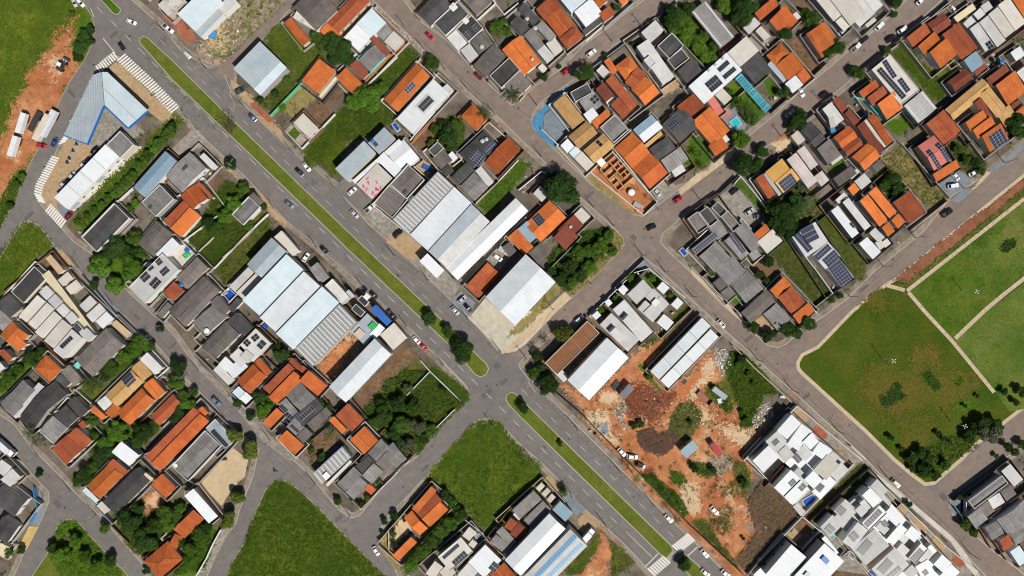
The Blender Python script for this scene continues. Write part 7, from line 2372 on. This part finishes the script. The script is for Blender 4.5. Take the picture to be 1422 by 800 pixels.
for a in (
 ('grass',0,0,'-60,-60 480,-60 520,60 440,230 330,330 270,430 170,540 200,600 110,700 60,800 -60,800',2200,.55,.35,G,'loose grass tufts of the big open field'),
 ('weeds',0,160,'180,390 180,440 130,540 30,740 -60,900 -60,700 20,560 100,430',500,.7,.7,GB,'bushy weeds along the red track verge'),
 ('grass',0,160,'150,745 200,725 260,755 390,905 360,945 80,1240 -80,1320 -80,1050',1000,.6,.4,G,'grass tufts on the point beside the townhouse row'),
 ('weeds',0,160,'500,740 830,370 960,260 1180,30 1280,40 1150,180 950,450 820,590 600,800',1500,.75,.9,GB,'bushy weeds on the bank behind the station shop'),
 ('weeds',240,160,'290,560 380,450 530,540 420,680 380,760 480,770 560,800 430,900 300,1060 110,880',1500,.8,1.2,GB,'dense leafy weeds of the vacant plot'),
 ('weeds',240,320,'80,0 600,-120 700,-60 680,60 560,220 360,380 290,270 170,150',1500,.65,.6,GD,'rough weeds beside the pale blue halls'),
 ('weeds',200,0,'400,340 560,110 720,-40 960,-60 1000,20 740,270 540,450',600,.7,.6,GD,'weeds among rubble beside the lane'),
 ('weeds',240,0,'620,290 720,170 790,150 900,310 1000,250 1120,290 1060,420 890,570 790,470',900,.7,.7,G,'weeds behind the grey-blue metal shed'),
 ('weeds',240,0,'560,690 800,480 890,580 700,780',500,.7,.7,GD,'weeds along the green painted wall'),
 ('weeds',480,0,'70,640 330,390 410,320 510,390 490,440 270,690 350,830 290,870 120,960 -80,1000 -260,1180 -290,1100',2200,.75,.8,GB,'bushy growth in the large plot by the turquoise house'),
 ('weeds',240,160,'900,240 1130,0 1200,-40 1200,250 1110,440',900,.55,.4,G,'grass tufts of the lot beside the avenue'),
 ('weeds',480,160,'540,250 640,150 640,60 720,0 800,20 830,80 820,200 770,250',500,.7,.7,GB,'garden growth behind the pool villa'),
 ('weeds',480,160,'920,615 1200,325 1290,340 1010,700',600,.5,.35,GB,'short grass of the narrow strip lot'),
 ('weeds',720,320,'200,190 330,80 440,10 620,-20 650,60 610,150 350,420 280,380',1400,.8,1.3,('leaf_mid','leaf_bright','leaf_dark'),'dense green scrub at the street corner'),
 ('weeds',720,320,'640,0 700,20 730,60 700,140 370,465 330,430 620,110',300,.5,.3,('leaf_dry','leaf_grass'),'dry tufts along the corner scrub'),
 ('weeds',960,0,'0,140 60,180 200,340 80,470 -20,380',500,.8,1,('leaf_bright','leaf_mid'),'bright creeper by the weathered metal shed'),
 ('weeds',720,0,'1000,130 1110,30 1260,150 1390,350 1280,460 1120,210',600,.8,1,GB,'garden undergrowth behind the pale slab house'),
 ('weeds',1182,0,'275,375 370,300 690,630 600,700 500,600',700,.55,.4,G,'grass tufts beside the black panel roof'),
 ('weeds',960,160,'520,640 760,480 860,560 880,640 700,800 560,740',500,.8,.9,('leaf_dark','leaf_mid','leaf_dry'),'undergrowth behind the yellow-roofed house'),
 ('weeds',960,160,'790,740 890,650 1200,950 1200,1150 1140,1140 1000,930',900,.65,.6,GD,'rough growth beside the roof full of panels'),
 ('weeds',1182,160,'220,290 345,190 680,570 560,670 390,500',700,.6,.5,('leaf_dry','leaf_grass','leaf_dry'),'dry tufts of the rough lot by the pink roof'),
 ('weeds',1182,160,'130,440 240,340 390,510 290,600',300,.8,.9,('leaf_dark','leaf_mid'),'shrubby growth behind the red hip house'),
 ('weeds',1182,160,'650,190 760,140 950,340 850,430 730,360',350,.7,.7,('leaf_grey','leaf_mid','leaf_dry'),'mixed garden growth beside the tan house'),
 ('weeds',960,320,'530,160 660,50 990,440 870,540 760,400',1200,.65,.6,GD,'weeds of the long grassy lot'),
 ('weeds',720,320,'860,800 1000,690 1170,510 1200,540 1030,720 900,830',300,.6,.5,GD,'weeds behind the modern villas'),
 ('weeds',960,480,'230,150 280,30 430,120 600,330 500,340 420,560 340,560 330,420',2200,.75,1,GB,'green scrub against the beige lot wall'),
 ('weeds',960,480,'100,290 180,260 300,440 250,470',200,.7,.7,GB,'weeds around the grey metal container'),
 ('weeds',720,480,'1030,560 1110,400 1200,380 1290,480 1250,560 1180,640',260,.65,.6,('leaf_mid','leaf_dry','leaf_dark'),'scrub beside the brush pile'),
 ('dead_brush',820,480,'330,600 420,570 480,620 560,570 610,640 560,720 480,770 380,720 330,680',1300,.6,1,('leaf_dead','leaf_dead'),'burnt reddish brush pile on the cleared lot'),
 ('dead_scrub',960,640,'390,290 490,130 770,375 380,760 300,690 450,500',2600,.6,1.1,('leaf_dead','leaf_dead','leaf_dry'),'dense dead brown scrub on the cleared lot'),
 ('weeds',960,640,'0,420 70,400 130,470 330,740 260,700 100,540',300,.6,.5,GD,'weeds along the lower lot wall and avenue'),
 ('weeds',960,640,'100,340 260,300 300,380 240,480 160,460',120,.7,.6,GD,'sparse weeds on the red lot'),
 ('weeds',960,640,'800,370 1000,200 1160,20 1240,60 1200,160 900,460',1100,.6,.6,('leaf_dry','leaf_grass','leaf_dry'),'dry growth between the townhouse rows'),
 ('grass',480,480,'850,570 930,515 1000,505 1060,530 1200,700 1340,850 1400,980 1190,1190 960,1270 830,1180 640,970 560,940',3800,.6,.5,('leaf_grass','leaf_mid','leaf_bright'),'uneven green grass of the fenced field'),
 ('weeds',480,480,'590,140 780,260 855,330 850,380 700,520 500,760 470,740 620,570 800,390 590,180',700,.7,.6,GB,'weeds outside the white lot wall'),
 ('weeds',480,480,'110,480 280,250 420,170 590,180 800,390 620,570 480,720 420,760 260,600',2800,.85,1.3,('leaf_mid','leaf_dark','leaf_grass'),'dense growth filling the walled lot'),
 ('grass',240,640,'690,150 740,130 900,230 1180,520 1470,800 1560,900 340,900 400,760 570,380',4600,.65,.6,('leaf_grass','leaf_bright','leaf_mid'),'tall uneven grass of the triangular field'),
 ('weeds',0,640,'400,450 470,405 540,430 700,620 860,790 440,820 340,660',700,.75,.8,GB,'weeds on the traffic island'),
 ('weeds',0,640,'780,340 960,260 1000,400 1180,270 1200,500 1000,690 880,560',700,.85,1.2,('leaf_dark','leaf_mid'),'garden undergrowth behind the charcoal gable'),
 ('weeds',0,480,'690,190 880,20 1020,-30 1080,20 760,250',500,.8,1,GB,'garden undergrowth behind the tan mottled roof'),
 ('weeds',0,480,'620,600 760,480 900,500 1100,560 1010,690 760,760 620,800',600,.8,1.2,('leaf_bright','leaf_dark'),'garden undergrowth between orange roofs'),
 ('weeds',240,640,'20,560 240,420 310,480 220,740 0,800',500,.8,1.2,('leaf_bright','leaf_dark'),'garden growth along the lane wall'),
 ('weeds',480,640,'400,720 700,350 800,410 560,640 430,790',700,.8,1.4,('leaf_mid','leaf_bright'),'thick hedge growth beside the orange L-shaped house'),
 ('weeds',720,640,'300,790 490,580 570,490 580,560 430,790',350,.6,.4,G,'grass beside the hall with blue panels'),
 ('weeds',720,640,'640,550 800,690 780,740 650,800',200,.6,.4,GD,'weeds beside the red earth strip'),
 ('grass',200,60,'0,100 40,100 600,700 560,690',200,.4,.2,GD,'tufts on the upper median'),
 ('weeds',1182,320,'250,360 500,270 760,70 1240,-340 1240,-260 390,400',700,.5,.3,GD,'rough tufts between red verge and park path'),
 ('weeds',1182,480,'190,350 250,325 290,255 350,260 345,310 385,355 240,435 200,405',260,.6,.5,('leaf_mid','leaf_dark'),'dark clover weeds with a notch on the park lawn'),
 ('weeds',1182,480,'495,190 540,175 595,240 625,290 580,315 540,270',140,.6,.5,('leaf_mid','leaf_dark'),'dark clover weeds in a slanting patch on the lawn'),
 ('weeds',1182,320,'1015,140 1060,75 1125,50 1145,95 1090,150',130,.6,.5,('leaf_mid','leaf_dark'),'dark clover weeds in an oval patch on the upper lawn'),
 ('weeds',1182,480,'705,240 750,200 790,240 740,285',60,.6,.4,('leaf_mid','leaf_bright'),'small round weed tufts on the park lawn'),
 ('weeds',960,640,'180,180 330,120 400,280 330,260 230,240',140,.7,.6,GD,'weeds in the middle of the red lot'),
 ('weeds',880,620,'40,190 130,190 310,340 380,460 340,490 200,350',420,.75,1,GB,'growth inside the dark fence by the palms'),
 ('weeds',880,620,'250,170 330,180 380,250 320,270 260,230',110,.7,.7,GB,'growth on the island between the lot tracks'),
 ('weeds',880,620,'380,110 480,110 590,180 560,210 440,200',140,.7,.7,GB,'growth below the small pale blue shed'),
 ('weeds',880,620,'680,100 770,110 820,260 760,320 700,200',160,.7,.7,GD,'growth before the dead scrub'),
 ('weeds',820,480,'590,440 680,390 730,500 700,640 620,640 560,560',280,.65,.5,('leaf_mid','leaf_dry','leaf_dry'),'bushy growth beside the burnt brush pile'),
 ('weeds',960,640,'80,420 260,380 300,480 200,520',120,.7,.6,GD,'weeds beside the standing car on the red lot'),
 ('weeds',1182,480,'500,720 700,620 800,600 900,700 600,860 420,820',500,.6,.5,('leaf_mid','leaf_dark'),'scrub in the lower park corner')):
    scrub(*a)

# rubble and earth clods: loose pieces too many to count
def pieces(nm, ox, oy, s, n, lo, hi, mats, lab):
    poly = tp(ox,oy,s); x0 = min(p[0] for p in poly); x1 = max(p[0] for p in poly); y0 = min(p[1] for p in poly); y1 = max(p[1] for p in poly); rnd = random.Random(n); m = MB(); c = 0
    while c < n:
        q = (rnd.uniform(x0,x1), rnd.uniform(y0,y1))
        if not inside(q, poly): continue
        c += 1; p = W(*q); r_ = rnd.uniform(lo,hi)*rnd.uniform(.4,1); a = rnd.uniform(0,3); ca, sa = math.cos(a), math.sin(a); pp = []
        for z_ in (.1, .2+r_*rnd.uniform(.5,1)):
            for dx, dy in ((-1,-1),(1,-1),(1,1),(-1,1)):
                x = dx*r_*rnd.uniform(.5,1); y = dy*r_*.7*rnd.uniform(.5,1); pp.append((p.x+x*ca-y*sa, p.y+x*sa+y*ca, z_))
        m.hexa(pp, rnd.randrange(len(mats)))
    tag(m.build(nm, list(mats)), lab, 'rubble', kind='stuff')
RB = ('concrete_dull','wall_beige','wall_brick','wall_brown','wall_white')
pieces('rubble',200,0,'380,330 470,190 560,110 640,90 680,180 620,380 540,450 460,470',170,.2,.6,RB,'broken masonry beside the white top warehouse')
pieces('rubble',960,480,'170,30 240,20 280,130 210,210 160,120',150,.2,.6,('concrete_dull','wall_white'),'grey broken concrete by the long terrace')
pieces('rubble',960,480,'450,430 540,390 580,470 470,580 400,560',170,.2,.6,('wall_white','concrete_dull'),'white broken masonry by the townhouse wall')
pieces('rubble',720,480,'660,450 740,370 760,430 720,520 780,580 740,590 680,520',130,.2,.6,RB,'line of broken masonry across the dirt lot')
pieces('rubble',960,640,'90,0 260,-60 300,40 200,100 120,60',80,.15,.45,RB,'pale broken masonry by the red container')
pieces('rubble',960,480,'60,560 220,620 330,760 100,780',90,.12,.4,RB,'scattered site debris round the red container')
pieces('clods',720,480,'760,300 960,300 1110,360 960,540 800,520 740,450',420,.2,.55,('rust','wall_brown'),'clods on the heap of dark red earth')
pieces('debris',480,0,'230,60 330,140 560,360 540,380 220,80',90,.15,.5,RB,'loose debris along the street verge')
pieces('debris',0,0,'500,110 400,210 330,330 200,540 300,640 420,560 500,400',110,.15,.45,('rust','wall_brown','wall_beige'),'stones on the red dirt track')
pieces('debris',960,640,'20,60 300,280 420,440 200,640 60,380',120,.12,.35,('rust','wall_brown','wall_beige'),'clods strewn over the cleared lot')

# growth and litter that gathers in the backyards, where no roof stands
def yard_stuff(bi, lab1, lab2):
    poly = BPOLY[bi]; x0 = max(-225,min(p[0] for p in poly)); x1 = min(225,max(p[0] for p in poly)); y0 = max(-130,min(p[1] for p in poly)); y1 = min(130,max(p[1] for p in poly)); rnd = random.Random(bi)
    v = []; f = []; mi = []; m = MB(); n = int((x1-x0)*(y1-y0)/9)
    for _ in range(n):
        p = Vector((rnd.uniform(x0,x1), rnd.uniform(y0,y1), 0))
        if not in_poly(p, poly): continue
        if not in_poly(p+Vector((3,0,0)), poly) or not in_poly(p-Vector((3,0,0)), poly) or not in_poly(p+Vector((0,3,0)), poly) or not in_poly(p-Vector((0,3,0)), poly): continue
        g_ = mnoise.noise((p.x*.09, p.y*.09, 1.3)); h_ = mnoise.noise((p.x*.07, p.y*.07, 9.1))
        if blocked(p) or any(in_poly(p, q) for q in PAVED): continue
        if g_ > .12:
            m_ = rnd.randrange(3)
            for i in range(9):
                d = Vector((rnd.gauss(0,.5),rnd.gauss(0,.5),.25+rnd.random()*.8)); q = p+d; nrm = Vector((rnd.gauss(0,.5),rnd.gauss(0,.5),.9)).normalized(); t_ = nrm.orthogonal().normalized(); t_ = Matrix.Rotation(rnd.uniform(0,6.28),3,nrm) @ t_; b = nrm.cross(t_); s2 = rnd.uniform(.3,.65)
                k = len(v); v += [q-t_*s2*.6, q-b*s2*.3, q+t_*s2*.6, q+b*s2*.3]; f.append((k,k+1,k+2,k+3)); mi.append(m_)
        elif h_ > .18 and rnd.random() < .5 and not any(in_poly(p, q) for q in SOFT):
            r_ = rnd.uniform(.2,.7); z1 = .25+rnd.uniform(.1,.9); a = rnd.uniform(0,3); ca, sa = math.cos(a), math.sin(a); pp = []
            for z_ in (.1, z1):
                for dx, dy in ((-1,-.6),(1,-.6),(1,.6),(-1,.6)): x, y = dx*r_, dy*r_; pp.append((p.x+x*ca-y*sa, p.y+x*sa+y*ca, z_))
            m.hexa(pp, rnd.randrange(5))
    if f:
        me = mesh('garden_growth', v, f, ['leaf_mid','leaf_dark','leaf_grass']); me.polygons.foreach_set('material_index', mi); tag(obj('garden_growth', me), lab1, 'vegetation', kind='stuff')
    if m.v: tag(m.build('yard_litter', ['wall_beige','concrete_dull','wall_grey','wall_brown','concrete_dull']), lab2, 'litter', kind='stuff')
names = [BLAB[nm] for nm, m_, p in BL if m_ == 'pavement_mix']
for i, t_ in enumerate(names):
    t_ = t_.replace('raised pavement of the ', '').replace('raised pavement under ', 'plots of ')
    yard_stuff(i, 'plants in the yards of ' + t_, 'stored things in the yards of ' + t_)

pieces('debris',880,620,'200,120 700,60 820,300 700,640 420,520 330,330',170,.12,.45,('white_paint','wall_beige','concrete_dull','wall_brown'),'pale debris strewn across the red lot')
pieces('debris',820,480,'300,250 560,330 900,420 1150,560 1000,700 700,520 400,560',190,.12,.45,('white_paint','wall_beige','concrete_dull','rust'),'pale debris strewn round the dark red heap')
